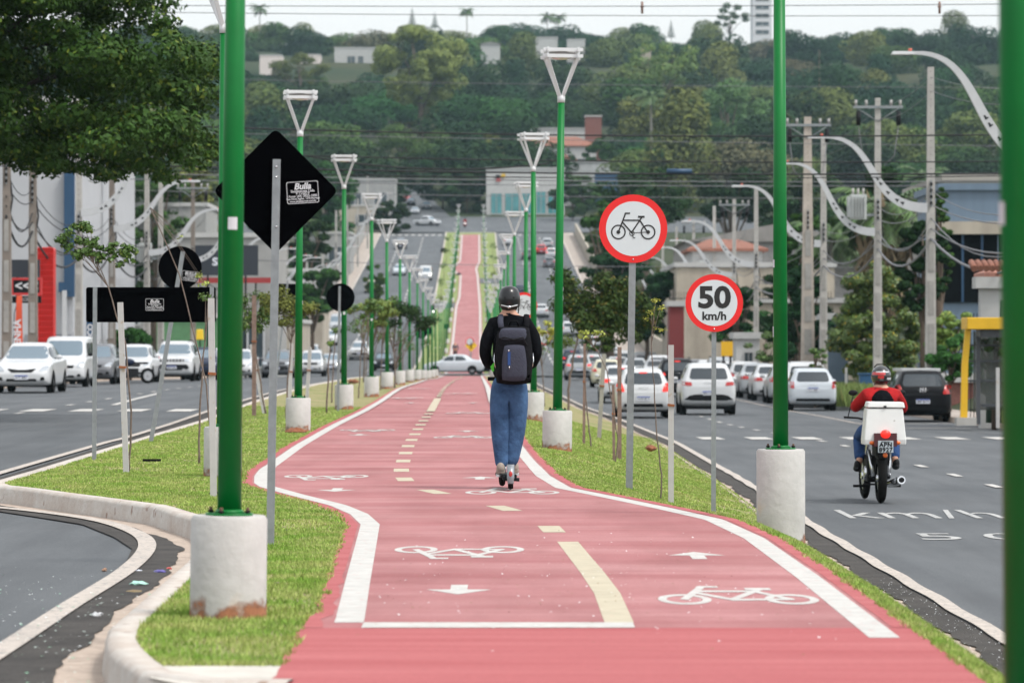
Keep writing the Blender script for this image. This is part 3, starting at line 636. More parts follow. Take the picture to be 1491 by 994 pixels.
# ---------------------------------------------------------------- green cycle-path lamps
def make_lamp():
    t = thing('path_lamp', 'lamp', 'street lamp')
    b = MB(); pr = [(.19, -.35), (.2, 0), (.2, .515), (.188, .535)]
    n = 32; V = []; Fc = []
    for r, z in pr: V += [(r * math.cos(2 * PI * j / n), r * math.sin(2 * PI * j / n), z) for j in range(n)]
    for i in range(3): Fc += [(i * n + j, i * n + (j + 1) % n, (i + 1) * n + (j + 1) % n, (i + 1) * n + j) for j in range(n)]
    b.add(V, Fc, M_block, True); b.add([(.188 * math.cos(2 * PI * j / n), .188 * math.sin(2 * PI * j / n), .535) for j in range(n)], [tuple(range(n))], M_block)
    cb = b.build('concrete_base', M_block, t)
    s = MB()                                             # ragged splash of red soil low on the block
    r = .2022; V = []
    for a in range(n): V += [(r * math.cos(2 * PI * a / n), r * math.sin(2 * PI * a / n), z) for z in (-.05, .16)]
    s.add(V, [(2 * a, 2 * ((a + 1) % n), 2 * ((a + 1) % n) + 1, 2 * a + 1) for a in range(n)], M_soilstain, True)
    s.build('soil_stain', M_soilstain, cb)
    p = MB(); p.tube([(0, 0, .56), (0, 0, 4.70)], [.064, .046], 24, M_green); pl = p.build('pole', M_green, t)
    p = MB(); p.cyl((0, 0, .535), .125, .012, 24, M_green); p.cyl((0, 0, .547), .085, .02, 24, M_green, r2=.066); fl = p.build('base_flange', M_green, t)
    for j in range(4):
        a = PI / 4 + j * PI / 2 + .5; q = MB(); q.cyl((.105 * math.cos(a), .105 * math.sin(a), .545), .009, .034, 8, mat('rusty_bolt', (.10, .05, .03), .8)); q.cyl((.105 * math.cos(a), .105 * math.sin(a), .549), .016, .014, 6, M_dk); q.build('anchor_bolt', M_dk, fl)
    h = MB(); h.cyl((0, 0, 4.70), .052, .10, 20, M_whtl)
    for j in range(4):
        a = PI / 4 + j * PI / 2 + .12; e = Vector((.27 * 1.08 * math.cos(a), .27 * 1.08 * math.sin(a), 5.30))
        h.tube([(.03 * math.cos(a), .03 * math.sin(a), 4.78), e], [.030, .027], 4, M_whtl, sq=1.0)
        h.tube([e - Vector((0, 0, .02)), e + Vector((0, 0, .14))], .019, 4, M_whtl)
    hd = h.build('bracket', M_whtl, t)
    r = MB()
    for z in (5.315, 5.40):
        for j in range(4):
            M = Matrix.Rotation(.12 + j * PI / 2, 3, 'Z'); r.box(M @ Vector((0, .205, z + (j % 2) * .004)), (.54, .03, .046), M_whtl, M=M)
    r.build('top_frame', M_whtl, t)
    l = MB(); l.cyl((0, 0, 5.355), .185, .03, 24, mat('lamp_housing', (.34, .33, .32), .5, .2)); l.ell((0, 0, 5.35), (.17, .17, .075), 20, 8, mat('lamp_lens', (.62, .60, .58), .2, coat=.5)); l.build('luminaire', None, t)
    return t
lamp0 = make_lamp(); LAMPS = {}
def place_lamp(x, d, label, rz, lean, first=[True], z=None):
    o = lamp0 if first[0] else copy_tree(lamp0); first[0] = False
    o.location = (x, d, zmed(x, d) if z is None else z); o.rotation_mode = 'ZYX'; o.rotation_euler = (0, lean, rz + random.choice((0, 1, 2, 3)) * PI / 2 if label[:7] != 'nearest' else rz); o['label'] = label; o['group'] = 'green cycle path lamps'; o['category'] = 'street lamp'; return o
def sticker(parent, z, w, h, side=0, m=None):
    r = .0665 - (z - .56) / 4.14 * .018; mb = MB(); n = 6; V = []
    for i in range(n + 1):
        a = -PI / 2 + side + (i / n - .5) * w / r; V += [(r * math.cos(a), r * math.sin(a), z - h / 2), (r * math.cos(a), r * math.sin(a), z + h / 2)]
    mb.add(V, [(2 * i, 2 * i + 2, 2 * i + 3, 2 * i + 1) for i in range(n)], m or M_stick, True); return mb.build('sticker', M_stick, parent)
lx = {0: (332, 20.1), 1: (324, 41)}
for i in range(13):
    d = 20.1 + 20.6 * i
    x = xat(lx[i][0], d) if i in lx else (xat({2: 434, 3: 501, 4: 541}[i], d) if i in (2, 3, 4) else Xc(d) - 1.87)
    o = place_lamp(x, d, ('nearest left green lamp post, on a stained round concrete block inside the kerb tip' if i == 0 else f'{ordn(i)} green lamp post of the left row along the near red path'), random.uniform(-.15, .15) + (i % 2) * .1, {0: .012, 1: .004, 2: .007}.get(i, random.uniform(-.004, .004)))
    if i == 0: pl0 = [c for c in C.objects if c.parent == o and c.name.startswith('pole')][0]; sticker(pl0, 2.06 + 0, .05, .065, .12)
rx = {0: 1499, 1: 1137, 2: 811, 3: 777, 4: 765}
for i in range(13):
    d = 10.8 + 20.6 * i; d = {1: 31.6, 2: 52}.get(i, d)
    x = xat(rx[i], d) if i in rx else Xc(d) + 2.1
    o = place_lamp(x, d, ('blurred green lamp post cut off by the right edge of the picture' if i == 0 else f'{ordn(i)} green lamp post of the right row along the near red path'), random.uniform(-.15, .15), {0: -.012, 1: -.003, 2: .012}.get(i, random.uniform(-.003, .004)), z=(-.25 if i == 0 else .03 if i == 1 else None))
    pl = [c for c in C.objects if c.parent == o and c.name.startswith('pole')][0]
    if i == 1:
        for cb_ in [c for c in C.objects if c.parent == o and c.name.startswith('concrete_base')]:
            for st_ in [c for c in C.objects if c.parent == cb_]: st_.location.z = -.27
        sticker(pl, 1.86, .045, .06, -.55)
        st = sticker(pl, 1.50, .075, .085, -.25)
        a = -PI / 2 - .25; r = .0655; M = Matrix.Translation((r * math.cos(a), r * math.sin(a), 1.50)) @ Matrix.Rotation(-.25, 4, 'Z') @ Matrix.Rotation(PI / 2, 4, 'X')
        mb = MB()
        for q in ring((0, .022), .007, .003, 12) + stroke([(0, .016), (0, -.024)], .005) + stroke([(-.014, .008), (.014, .008)], .004) + stroke([(-.022, -.006), (-.014, -.02), (0, -.026), (.014, -.02), (.022, -.006)], .005):
            mb.add([M @ Vector((p.x, p.y, .002)) for p in q], [tuple(range(len(q)))], M_black)
        mb.build('anchor_emblem', M_black, st)
    if i == 2: sticker(pl, 2.18, .045, .055, .05)
for side, off in (('left', -1.9), ('right', 2.1)):
    for i in range(17):
        d = 299 + i * 20.2; x = Xc(d) + off
        place_lamp(x, d, f'{ordn(i)} small green lamp post beyond the side street, {side} of the far path', random.uniform(0, 1.5), random.uniform(-.004, .004))

# ---------------------------------------------------------------- traffic signs
def round_poly(pts, r, n=5):
    out = []; k = len(pts)
    for i in range(k):
        p = Vector(pts[i]); a = (Vector(pts[i - 1]) - p).normalized(); b = (Vector(pts[(i + 1) % k]) - p).normalized()
        an = a.angle(b); L = r / math.tan(an / 2); s = p + a * L; e = p + b * L
        for j in range(n + 1):
            t = j / n; q = s * (1 - t) ** 2 + p * 2 * t * (1 - t) + e * t * t; out.append((q.x, q.y))
    return out
def circ(r, n=48): return [(r * math.cos(2 * PI * i / n), r * math.sin(2 * PI * i / n)) for i in range(n)]
def post(parent, x0, z0, x1, z1, w, m=None, y=0):
    mb = MB(); mb.box(((x0 + x1) / 2, y, (z0 + z1) / 2), (w, w * .6, (Vector((x1, z1)) - Vector((x0, z0))).length), m or M_galv, M=Matrix.Rotation(math.atan2(x1 - x0, z1 - z0), 3, 'Y'))
    return mb.build('post', m or M_galv, parent)
def supplier_sticker(parent, x, z, w, h, y, tilt=0, name='Bulla'):
    M = Matrix.Translation((x, y, z)) @ Matrix.Rotation(tilt, 4, 'Y') @ Matrix.Rotation(PI / 2, 4, 'X'); mb = MB()
    fr = round_poly([(-w / 2, -h / 2), (w / 2, -h / 2), (w / 2, h / 2), (-w / 2, h / 2)], w * .05, 2); n = len(fr)
    inn = [(a * (1 - .035), b * (1 - .05)) for a, b in fr]
    V = [M @ Vector((a, b, 0)) for a, b in fr + inn]; mb.add(V, [(i, (i + 1) % n, n + (i + 1) % n, n + i) for i in range(n)], M_stick)
    o = mb.build('maker_sticker', M_stick, parent)
    text_mesh(name, h * .40, M @ Matrix.Translation((0, h * .27, .0005)), M_stick, 'lettering', o, 0, h * .012, shear=.25)
    for i, (tx, s) in enumerate((('Sinalizacoes Ltda', .16), ('F 11/2019', .15), ('Fone: (44) 3025-1000', .15), ('Rua Nova Aguas, 1370 Maringa', .12), ('www.sinalizacoes.com.br', .12))):
        text_mesh(tx, h * s, M @ Matrix.Translation((0, h * (.06 - i * .115), .0005)), M_stick, 'lettering', o, 0, h * .003)
    return o
def sign_face(parent, poly, y0, th, m, name='plate'):
    mb = MB(); mb.prism(poly, y0, y0 + th, m); return mb.build(name, m, parent)
def shift(poly, x, z): return [(a + x, b + z) for a, b in poly]

# big black diamond, seen from behind
d = 27.2; o0 = at(393, 795, d); g = lambda x, d: zmed(x, d)
t = thing('traffic_sign', 'large black back of a diamond road sign just behind the nearest green lamp post', 'road sign', (o0.x, d, g(o0.x, d)), group=None)
P = at(401, 278, d) - Vector((o0.x, d, g(o0.x, d)))
di = round_poly([(0, -.445), (.445, 0), (0, .445), (-.445, 0)], .05)
pl = sign_face(t, shift(di, P.x, P.z), .02, .004, M_black)
post(t, 0, -.1, at(403, 232, d).x - o0.x, at(403, 232, d).z - t.location.z, .055)
for pz in (243, 258, 330):
    q = at(402.5, pz, d); mb = MB(); mb.ell((q.x - o0.x, -.02, q.z - t.location.z), (.008, .006, .008), 8, 6, M_chr); mb.build('bolt', M_chr, t)
q = at(440.5, 280, d); supplier_sticker(pl, q.x - o0.x, q.z - t.location.z, .225, .155, .018, -.06)

# low black panel on two posts
d = 46.5; o0 = at(137, 672, d)
t = thing('direction_sign', 'long black back of a sign panel on two thin posts at the median end', 'road sign', (o0.x, d, g(o0.x, d)))
a = at(125, 469, d); b = at(314, 418, d); zz = t.location.z
pl = sign_face(t, round_poly([(a.x - o0.x, a.z - zz), (b.x - o0.x, a.z - zz), (b.x - o0.x, b.z - zz), (a.x - o0.x, b.z - zz)], .03), .02, .005, M_black)
mb = MB(); 
for z in (a.z + .02, b.z - .06): mb.box(((a.x + b.x) / 2 - o0.x, .012, z - zz), (b.x - a.x - .04, .012, .02), M_black)
mb.build('stiffener_rib', M_black, pl)
post(t, 0, -.1, at(138.5, 418, d).x - o0.x, at(138, 418, d).z - zz, .05); post(t, at(308, 672, d).x - o0.x, -.1, at(308.5, 418, d).x - o0.x, at(138, 418, d).z - zz, .05)
q = at(225, 443.5, d); supplier_sticker(pl, q.x - o0.x, q.z - zz, .22, .145, .017)

# leaning round sign from behind
d = 54.8; o0 = at(218, 645, d); zz = g(o0.x, d)
t = thing('traffic_sign', 'black back of a round sign on a leaning post behind the long black panel', 'road sign', (o0.x, d, zz))
q = at(262, 390, d); c = (q.x - o0.x, q.z - zz); pl = sign_face(t, shift(circ(.31), *c), .02, .004, M_black)
e = at(266.5, 366, d); post(t, 0, -.1, e.x - o0.x, e.z - zz, .06)
q = at(277, 402, d); supplier_sticker(pl, q.x - o0.x, q.z - zz, .24, .14, .017, .12, 'BULLA')

def front_sign(cx, cy, rpx, bx, by, d, label, kind, pw, zoff=None):
    o0 = at(bx, by, d); zz = zmed(o0.x, d); t = thing('traffic_sign', label, 'road sign', (o0.x, d, zz)); q = at(cx, cy, d); c = (q.x - o0.x, q.z - zz); r = rpx * d / F
    back = sign_face(t, shift(circ(r), *c), 0, .004, mat('sign_red', (.74, .012, .012), .45, var=.05), 'plate')
    wf = sign_face(back, shift(circ(r * .80), *c), -.002, .0025, mat('sign_white', (.60, .64, .66), .5, var=.03), 'white_field')
    M = Matrix.Translation((c[0], -.0035, c[1])) @ Matrix.Rotation(PI / 2, 4, 'X'); mk_ = mat('sign_black', (.012, .012, .012), .5)
    if kind == 'bike':
        mb = MB(); k = r * 1.28
        for i, p_ in enumerate(bike_glyph(.032, True)): mb.add([M @ Vector((v.x * k, (v.y - .33) * k + r * .08, .0004 + i * 3e-5)) for v in p_], [tuple(range(len(p_)))], mk_)
        mb.build('bicycle_symbol', mk_, back)
    elif kind == '50':
        text_mesh('50', r * 1.02, M @ Matrix.Translation((0, r * .16, .001)), mk_, 'lettering', back, 0, r * .035, sx=1.12)
        text_mesh('km/h', r * .40, M @ Matrix.Translation((0, -r * .46, .001)), mk_, 'lettering', back, 0, r * .012, sx=1.05)
    post(t, 0, -.1, q.x - o0.x - .0, c[1] + r * .6, pw, y=.035)
    for s in (-.9, ): 
        mb = MB(); mb.ell((c[0], -.004, c[1] + r * s), (.009, .005, .009), 8, 6, M_chr); mb.build('bolt', M_chr, t)
    return t
front_sign(922, 333, 49.7, 916, 720, 40.6, 'round white sign with red ring and a black bicycle on a tall grey post', 'bike', .072)
front_sign(1040, 441, 42, 1039, 745, 39.4, 'round red ringed speed sign reading 50 km/h beside the right kerb', '50', .048)
front_sign(763, 445, 19.5, 764, 560, 84, 'smaller round bicycle sign with red ring peeking out behind the scooter rider', 'bike', .06)
front_sign(793, 492, 10, 793, 545, 240, 'tiny red ringed round sign under the yellow shrub on the right side', 'plain', .06)
front_sign(684, 497, 6, 684, 535, 300, 'tiny red ringed round sign beside the yellow pedestrian sign', 'plain', .06)
def back_sign(cx, cy, rpx, bx, d, label, shape='round'):
    x = xat(bx, d); zz = zmed(x, d); t = thing('traffic_sign', label, 'road sign', (x, d, zz)); q = at(cx, cy, d); c = (q.x - x, q.z - zz); r = rpx * d / F
    poly = circ(r, 24) if shape == 'round' else (round_poly([(0, -r), (r, 0), (0, r), (-r, 0)], r * .1) if shape == 'diamond' else [(-r, -r * .6), (r, -r * .6), (r, r * .6), (-r, r * .6)])
    sign_face(t, shift(poly, *c), .02, .004, M_black if shape != 'yellow' else M_black); post(t, 0, -.1, c[0] - .02, c[1] + r * .8, .05)
    return t
back_sign(496, 433, 20.5, 492, 80, 'round black sign back half behind a green lamp post in the left row')
back_sign(420, 422, 15, 398, 95, 'small black rectangular sign back between the two nearest left lamp posts', 'rect')
back_sign(613, 484, 9, 612, 300, 'round black sign back, left one of a pair beyond the side street')
back_sign(624, 481, 5.5, 623, 310, 'small round black sign back, right one of a pair beyond the side street')
back_sign(668, 402, 6, 668, 520, 'tiny black diamond sign back on the far cycle path', 'diamond')
back_sign(646, 365, 4.5, 646, 580, 'tiny black round sign back on the far left verge')
back_sign(650, 475, 4, 650, 380, 'tiny dark round sign back left of the walking pedestrian')
x = xat(686, 300); t = thing('warning_sign', 'yellow diamond pedestrian warning sign standing on the path beyond the side street', 'road sign', (x, 300, zmed(x, 300)))
q = at(686, 503, 300); zc = q.z - t.location.z; r = 9 * 300 / F
pl = sign_face(t, shift(round_poly([(0, -r), (r, 0), (0, r), (-r, 0)], .05), 0, zc), 0, .01, mat('sign_yellow', (.80, .48, .01), .5)); post(t, 0, -.1, 0, zc, .07, y=.06)
mb = MB(); mb.box((0, -.006, zc), (.07, .004, .22), M_black, M=Matrix.Rotation(.2, 3, 'Y')); mb.box((.05, -.006, zc - .16), (.05, .004, .2), M_black, M=Matrix.Rotation(-.4, 3, 'Y')); mb.box((-.05, -.006, zc - .16), (.05, .004, .2), M_black, M=Matrix.Rotation(.4, 3, 'Y')); mb.ell((0, -.006, zc + .16), (.05, .004, .05), 10, 6, M_black); mb.build('walking_symbol', M_black, pl)

# ---------------------------------------------------------------- saplings, stakes, small median trees
def stake(px, py, d, top, wpx, lean, label, m=None, name='wooden_stake'):
    b = at(px, py, d); z = zmed(b.x, d); t = MB(); w = wpx * d / F; H = at(px, top, d).z - z
    t.box((lean * H / 2, 0, H / 2 - .05), (w, w * .8, H + .1), m or M_stake, M=Matrix.Rotation(math.atan(lean), 3, 'Y')); 
    t.box((lean * H * .62, -w * .1, H * .62), (w * 1.25, w * 1.1, .025), mat('rusty_tie', (.28, .10, .04), .9, var=.3), M=Matrix.Rotation(math.atan(lean) + .1, 3, 'Y'))
    o = t.build(name, m or M_stake, None, (b.x, d, z)); return tag(o, label, 'stake')
def sapling(pts, d, rad, blobs, nleaf, leaf, m, label, seed, twigs=6, name='sapling', cat='sapling'):
    """pts in pixels from the ground up; blobs (px,py,rx,ry px)"""
    rad *= .75; b = at(*pts[0], d); z = zmed(b.x, d); t = thing(name, label, cat, (b.x, d, z), group='young trees on the median'); O = Vector((b.x, d, z)); rng = random.Random(seed)
    P = [at(p[0], p[1], d) - O for p in pts]; P[0].z = -.05
    # wiggle
    Q = []
    for a, c in zip(P[:-1], P[1:]):
        for k in range(4): q = a.lerp(c, k / 4); Q.append(q + Vector((rng.uniform(-1, 1), rng.uniform(-1, 1), 0)) * rad * (0 if not Q else .5))
    Q.append(P[-1]); n = len(Q); mb = MB(); mb.tube(Q, [rad * (1 - .6 * i / n) for i in range(n)], 6, M_bark2)
    bl = []
    for (px, py, rx_, ry) in blobs:
        c = at(px, py, d) - O; c.y += rng.uniform(-.3, .3) * rx_ * d / F; bl.append((c.x, c.y, c.z, rx_ * d / F, rx_ * d / F * .9, ry * d / F))
    for c in bl[:twigs * 3]:
        s = Q[-1 - rng.randrange(max(1, min(5, n - 1)))]; e = Vector(c[:3]); mb.tube([s, s.lerp(e, .5) + Vector((0, 0, .03)), e + Vector((0, 0, c[5] * .3))], [rad * .4, rad * .3, rad * .14], 5, M_bark2)
    mb.build('trunk', None, t)
    if nleaf: foliage('leaves', bl, nleaf, leaf, m, t, seed, shell=.2, asp=.55)
    return t
def cl(cx, cy, rx_, ry, n, seed, br=.32):
    g = random.Random(seed); out = []
    for i in range(n):
        a = g.uniform(0, 2 * PI); r = math.sqrt(g.random()); out.append((cx + rx_ * r * math.cos(a) * .85, cy + ry * r * math.sin(a) * .85, max(6, rx_ * br * g.uniform(.7, 1.2)), max(5, ry * br * g.uniform(.8, 1.3))))
    return out
stake(184, 690, 42, 440, 8, -.035, 'white painted stake leaning beside the leafy sapling on the left lawn')
sapling([(188, 686), (191, 600), (182, 500), (158, 418), (130, 372)], 42.2, .018, cl(112, 350, 34, 30, 34, 1, .20) + cl(166, 370, 38, 20, 34, 2, .17) + [(100, 340, 10, 9), (125, 328, 10, 7)], 2600, .045, L_sap, 'thin leaning sapling with a loose bright green crown at the left end of the lawn', 2)
stake(311, 722, 35.6, 434, 9, -.012, 'tall white stake just left of the nearest green lamp post')
sapling([(316, 640), (300, 560), (262, 400), (222, 310), (219, 302)], 36.2, .012, [(262, 345, 5, 4), (262, 350, 4, 4), (290, 400, 9, 6), (295, 412, 12, 6)], 60, .03, L_yel, 'almost bare twiggy sapling crossing in front of the round black sign', 5, 4)
sapling([(290, 657), (291, 600), (296, 520), (303, 440)], 45, .02, [(300, 432, 14, 8)], 90, .035, L_sap, 'thin brown sapling trunk left of the nearest green lamp post', 6)
stake(370, 618, 74, 430, 6, .0, 'thin brown pole stake behind the diamond sign post', M_stakeb)
sapling([(388, 608), (376, 540), (368, 480), (362, 455)], 76, .03, cl(370, 450, 30, 36, 22, 8), 2200, .06, L_sap, 'small leafy tree with reddish tips just right of the nearest lamp post', 8)
stake(386, 606, 76.5, 500, 6, -.19, 'pale stake leaning left against the small leafy tree')
sapling([(417, 618), (418, 570), (424, 500), (428, 470)], 71, .028, cl(420, 445, 50, 28, 24, 9), 3200, .06, L_olive, 'bushy small olive tree behind the second left lamp post', 9)
stake(421, 600, 73, 500, 5, .03, 'white stake left of the third left lamp post base')
stake(446, 575, 84, 505, 5, .06, 'white stake leaning right just past the third left lamp post')
for i, (px, d, top) in enumerate(((476, 78, 500), (483, 92, 480), (522, 100, 470), (531, 107, 465), (553, 118, 468))):
    sapling([(px, 590), (px + 1, 560), (px + 3, 520), (px + 6, top)], d, .03, cl(px + 12, top - 22, 22, 17, 9, 30 + i) if i in (2, 4) else [(px + 5, top, 6, 5)], 500 if i in (2, 4) else 40, .09, L_sap, f'{ordn(i)} thin sapling between the left lamp posts and the left carriageway', 30 + i)
sapling([(575, 560), (575, 540), (574, 505)], 126, .05, cl(590, 462, 46, 24, 18, 41), 3500, .09, L_dark, 'dark rounded small tree behind the left lamp posts', 41)
sapling([(540, 560), (541, 530), (542, 500)], 112, .05, cl(543, 455, 40, 22, 16, 42), 2600, .09, L_bright, 'bright yellow green small tree behind the left lamp posts', 42)
# right side of the path
def rd(px, py, z): return None
sapling([(827, 592), (829, 555), (836, 515), (842, 485), (852, 465)], 100, .055, cl(862, 438, 64, 46, 40, 50, .30) + cl(915, 462, 48, 36, 30, 51, .32) + cl(812, 408, 22, 20, 9, 52, .4) + cl(880, 500, 40, 14, 10, 53, .3), 15000, .105, mat('leaf_median_tree', (.040, .070, .016), .6, leaf=True, col2=(.16, .12, .03), spec=.12), 'broad dark green small tree on the right grass behind the bicycle sign', 50, 10, name='median_tree', cat='tree')
sapling([(962, 735), (963, 690), (957, 640), (952, 560), (948, 500), (952, 460)], 40.5, .014, [(955, 437, 8, 4), (962, 448, 12, 5), (948, 455, 8, 5), (965, 480, 7, 4), (940, 465, 5, 4), (953, 478, 5, 3)], 130, .030, L_yel, 'thin bent sapling with yellow green leaves beside the white stake on the right lawn', 53, 5)
stake(977, 735, 40, 502, 8, .0, 'white painted stake on the right lawn between the two round signs')
sapling([(895, 665), (900, 640), (895, 610), (884, 540), (870, 510), (850, 490)], 52.5, .016, cl(862, 485, 18, 8, 5, 54, .5), 130, .045, L_yel, 'bent thin sapling with yellow leaf clusters left of the tall bicycle sign', 54, 4)
stake(894, 664, 53.5, 560, 4, -.01, 'thin brown stake on the right lawn left of the bicycle sign post', M_stakeb)
stake(902, 665, 55.5, 505, 6, .0, 'tall thin grey brown stake close to the bicycle sign post', M_stakeb)
sapling([(862, 652), (857, 620), (853, 580), (852, 540), (856, 505)], 59, .02, [(856, 505, 5, 5)], 20, .04, L_sap, 'bare sapling stem tied to stakes right of the second right lamp post', 55, 3)
stake(850, 648, 60, 500, 4, .01, 'thin brown stake tied to the bare sapling on the right lawn', M_stakeb)
stake(872, 622, 70, 515, 6, .06, 'grey leaning stake near the right kerb behind the bare sapling', mat('grey_wood', (.30, .29, .25), .9, var=.2))
sapling([(793, 560), (790, 540), (786, 505)], 104, .03, cl(795, 482, 24, 14, 8, 56), 500, .08, L_yel, 'yellow green shrub crown between the right lamp posts', 56)
sapling([(812, 585), (818, 555), (812, 520)], 86, .025, [(814, 515, 6, 5)], 30, .05, L_sap, 'bare thin sapling just right of the second right lamp post', 57)
for i in range(24):
    d = 130 + i * 19 + (i > 7) * 12; sd_ = -1 if i % 2 else 1
    if d > 620 or 278 < d < 296: continue
    x = (kerbL(d) + .9) if sd_ < 0 else kerbR(d) - .9; z = zmed(x, d); rng = random.Random(i)
    t = thing('sapling', f'{ordn(i)} of the small distant saplings along the far median verges', 'sapling', (x, d, z), group='young trees on the median'); mb = MB(); mb.tube([(0, 0, -.1), (.05, 0, 1.2), (0, 0, 2.0)], [.035, .03, .02], 5, M_bark2); mb.build('trunk', None, t)
    foliage('leaves', [(rng.uniform(-.4, .4), rng.uniform(-.4, .4), 2.1 + rng.uniform(-.2, .4), .4, .4, .3) for _ in range(5)], 240, .13, L_sap if i % 3 else L_olive, t, i, shell=.2)

# ---------------------------------------------------------------- concrete utility poles, curved street lights, wires
def util_pole(h, w0, w1_, m, label, x, d, z, arm=None, rack=True, trans=False, crossarm=False, rz=0):
    t = thing('utility_pole', label, 'utility pole', (x, d, z), rz); mb = MB()
    # H-section pole: two flanges, a web with openings bridged by rungs
    mb.tube([(0, 0, -.3), (0, 0, h)], [w0 * .7, w1_ * .7], 4, m); mb.build('shaft', m, t)
    mb = MB(); n = int(h / 1.35)
    for i in range(n):
        z0 = .35 + i * 1.35; f = z0 / h; w = (w0 * (1 - f) + w1_ * f)
        if z0 + 1.2 > h * .62: break
        mb.box((0, -w * .5 - .002, z0 + .55), (w * .55, .03, 1.05), mat('recess_concrete', (.30, .29, .27), .9, var=.2))
    if mb.v: mb.build('recess_panel', None, t)
    mb = MB()
    for i in range(int(h * .38 / .22)):
        z0 = h - .15 - i * .22; f = z0 / h; w = (w0 * (1 - f) + w1_ * f); mb.cyl((0, -w * .5 - .004, z0), .014, .02, 6, M_dk)
    mb.build('bolt_holes', M_dk, t)
    if rack:
        mb = MB()
        for i in range(4): mb.cyl((-.0, -w1_ * .5 - .09, h * .60 + i * .2), .04, .1, 8, M_dk); 
        mb.box((0, -w1_ * .5 - .05, h * .60 + .36), (.05, .05, .85), M_galv); mb.tube([(w1_ * .5, 0, h * .5), (w1_ * .5 + .1, -.1, h * .55), (w1_ * .5, 0, h * .62)], .03, 6, M_dk); mb.build('insulator_rack', None, t)
    if crossarm:
        mb = MB(); mb.box((0, -w1_ * .6, h - .35), (1.9, .09, .1), M_galv)
        for sx in (-.85, -.45, .5, .85): mb.cyl((sx, -w1_ * .6, h - .3), .05, .22, 8, mat('insulator', (.35, .33, .32), .3)); 
        mb.tube([(-.8, -w1_ * .6, h - .4), (0, -w1_ * .6, h - .9)], .02, 5, M_galv); mb.tube([(.8, -w1_ * .6, h - .4), (0, -w1_ * .6, h - .9)], .02, 5, M_galv); mb.build('crossarm', None, t)
        mb = MB()
        for sx in (-.75, .78): mb.tube([(sx, -.15, h - .5), (sx, -.15, h - 1.05)], .09, 8, M_dk); mb.tube([(sx, -.15, h - 1.05), (sx * .8, -.15, h - 2.2), (sx * .3, -.15, h - 2.6)], .018, 5, M_wireg)
        mb.build('fuse_cutouts', None, t)
    if trans:
        mb = MB(); mt = mat('transformer_grey', (.45, .47, .46), .5, var=.1); zz = h * .64
        mb.box((-.75, 0, zz), (.6, .6, .95), mt)
        for i in range(6): mb.box((-1.1, -.26 + i * .1, zz), (.14, .03, .8), mt)
        for i in range(5): mb.box((-.98 + i * .11, -.36, zz), (.03, .14, .8), mt)
        for sx in (-.95, -.75, -.55): mb.cyl((sx, 0, zz + .47), .045, .25, 8, mat('insulator', (.35, .33, .32), .3))
        mb.box((-.3, 0, zz - .3), (.5, .1, .1), M_galv); mb.build('transformer', None, t)
    return t
def curved_light(x, d, z0, side, label, L=3.3, rise=2.2):
    """swan-neck street light: attached to a pole at (x,z0), reaching over the road (side=-1 to the left)"""
    t = thing('street_light', label, 'street light', (x, d, z0), group=None); N_ = 22; C0 = []; 
    for i in range(N_ + 1):
        u = i / N_; # bezier: leaves horizontally, climbs, levels off
        p0, p1, p2, p3 = Vector((0, 0)), Vector((L * .62, .0)), Vector((L * .45, rise * 1.04)), Vector((L, rise))
        q = p0 * (1 - u) ** 3 + p1 * 3 * u * (1 - u) ** 2 + p2 * 3 * u * u * (1 - u) + p3 * u ** 3; C0.append(q)
    wd = [(.24 * (1 - u) ** .8 + .07) for u in [i / N_ for i in range(N_ + 1)]]
    mb = MB(); V = []; 
    for i, q in enumerate(C0):
        tt = (C0[min(i + 1, N_)] - C0[max(0, i - 1)]).normalized(); nn = Vector((-tt.y, tt.x))
        for sgn in (-.5, .5):
            r = q + nn * wd[i] * sgn
            for y in (-.05, .05): V.append((side * r.x, y, r.y))
    Fc = []
    for i in range(N_):
        a = 4 * i; b = a + 4; Fc += [(a, a + 2, b + 2, b), (a + 1, b + 1, b + 3, a + 3), (a, b, b + 1, a + 1), (a + 2, a + 3, b + 3, b + 2)]
    Fc += [(0, 1, 3, 2), (4 * N_, 4 * N_ + 2, 4 * N_ + 3, 4 * N_ + 1)]; mb.add(V, Fc, M_wht); mb.build('arm', M_wht, t)
    mb = MB()                                       # row of small lettered cut-outs near the foot of the arm
    for i in range(3, 10):
        if i in (5, 7): continue
        q = C0[i].lerp(C0[i + 1], .5); tt = (C0[i + 1] - C0[i]).normalized(); M = Matrix.Rotation(-math.atan2(tt.y, side * tt.x), 3, 'Y')
        mb.box((side * q.x, -.052, q.y), (.11, .006, wd[i] * .20), M_dk, M=M); mb.box((side * q.x + .03, -.054, q.y + .02 * side), (.03, .006, wd[i] * .42), M_dk, M=M)
    mb.build('cutout_lettering', M_dk, t)
    h = MB(); h.box((side * (L + .22), 0, rise + .0), (.55, .26, .07), M_wht, taper=.85); h.box((side * (L + .25), 0, rise - .04), (.42, .2, .015), mat('lamp_lens', (.6, .6, .6))); h.cyl((side * (L + .05), 0, rise + .035), .045, .07, 8, mat('photocell', (.55, .12, .08), .5)); h.build('lamp_head', None, t)
    return t
rp = [(1540, 90, 110), (1355, 122, 98), (1278, 147, 143), (1199, 163, 200), (1101, 200, 275), (1069, 233, 290), (1040, 262, 300), (1010, 300, 320), (985, 340, 330), (965, 380, 335)]
rn = ['cut off behind the blurred edge post', 'standing tall behind the black hatchback', 'carrying fuses and a grey transformer', 'slim, in front of the weathered wide pole', 'slender, right of the speed sign', 'directly above the speed sign', 'thin, left of the speed sign', 'far, in the row right of the bicycle sign', 'farther, just right of the bicycle sign', 'farthest, behind the bicycle sign']
RPOLES = []
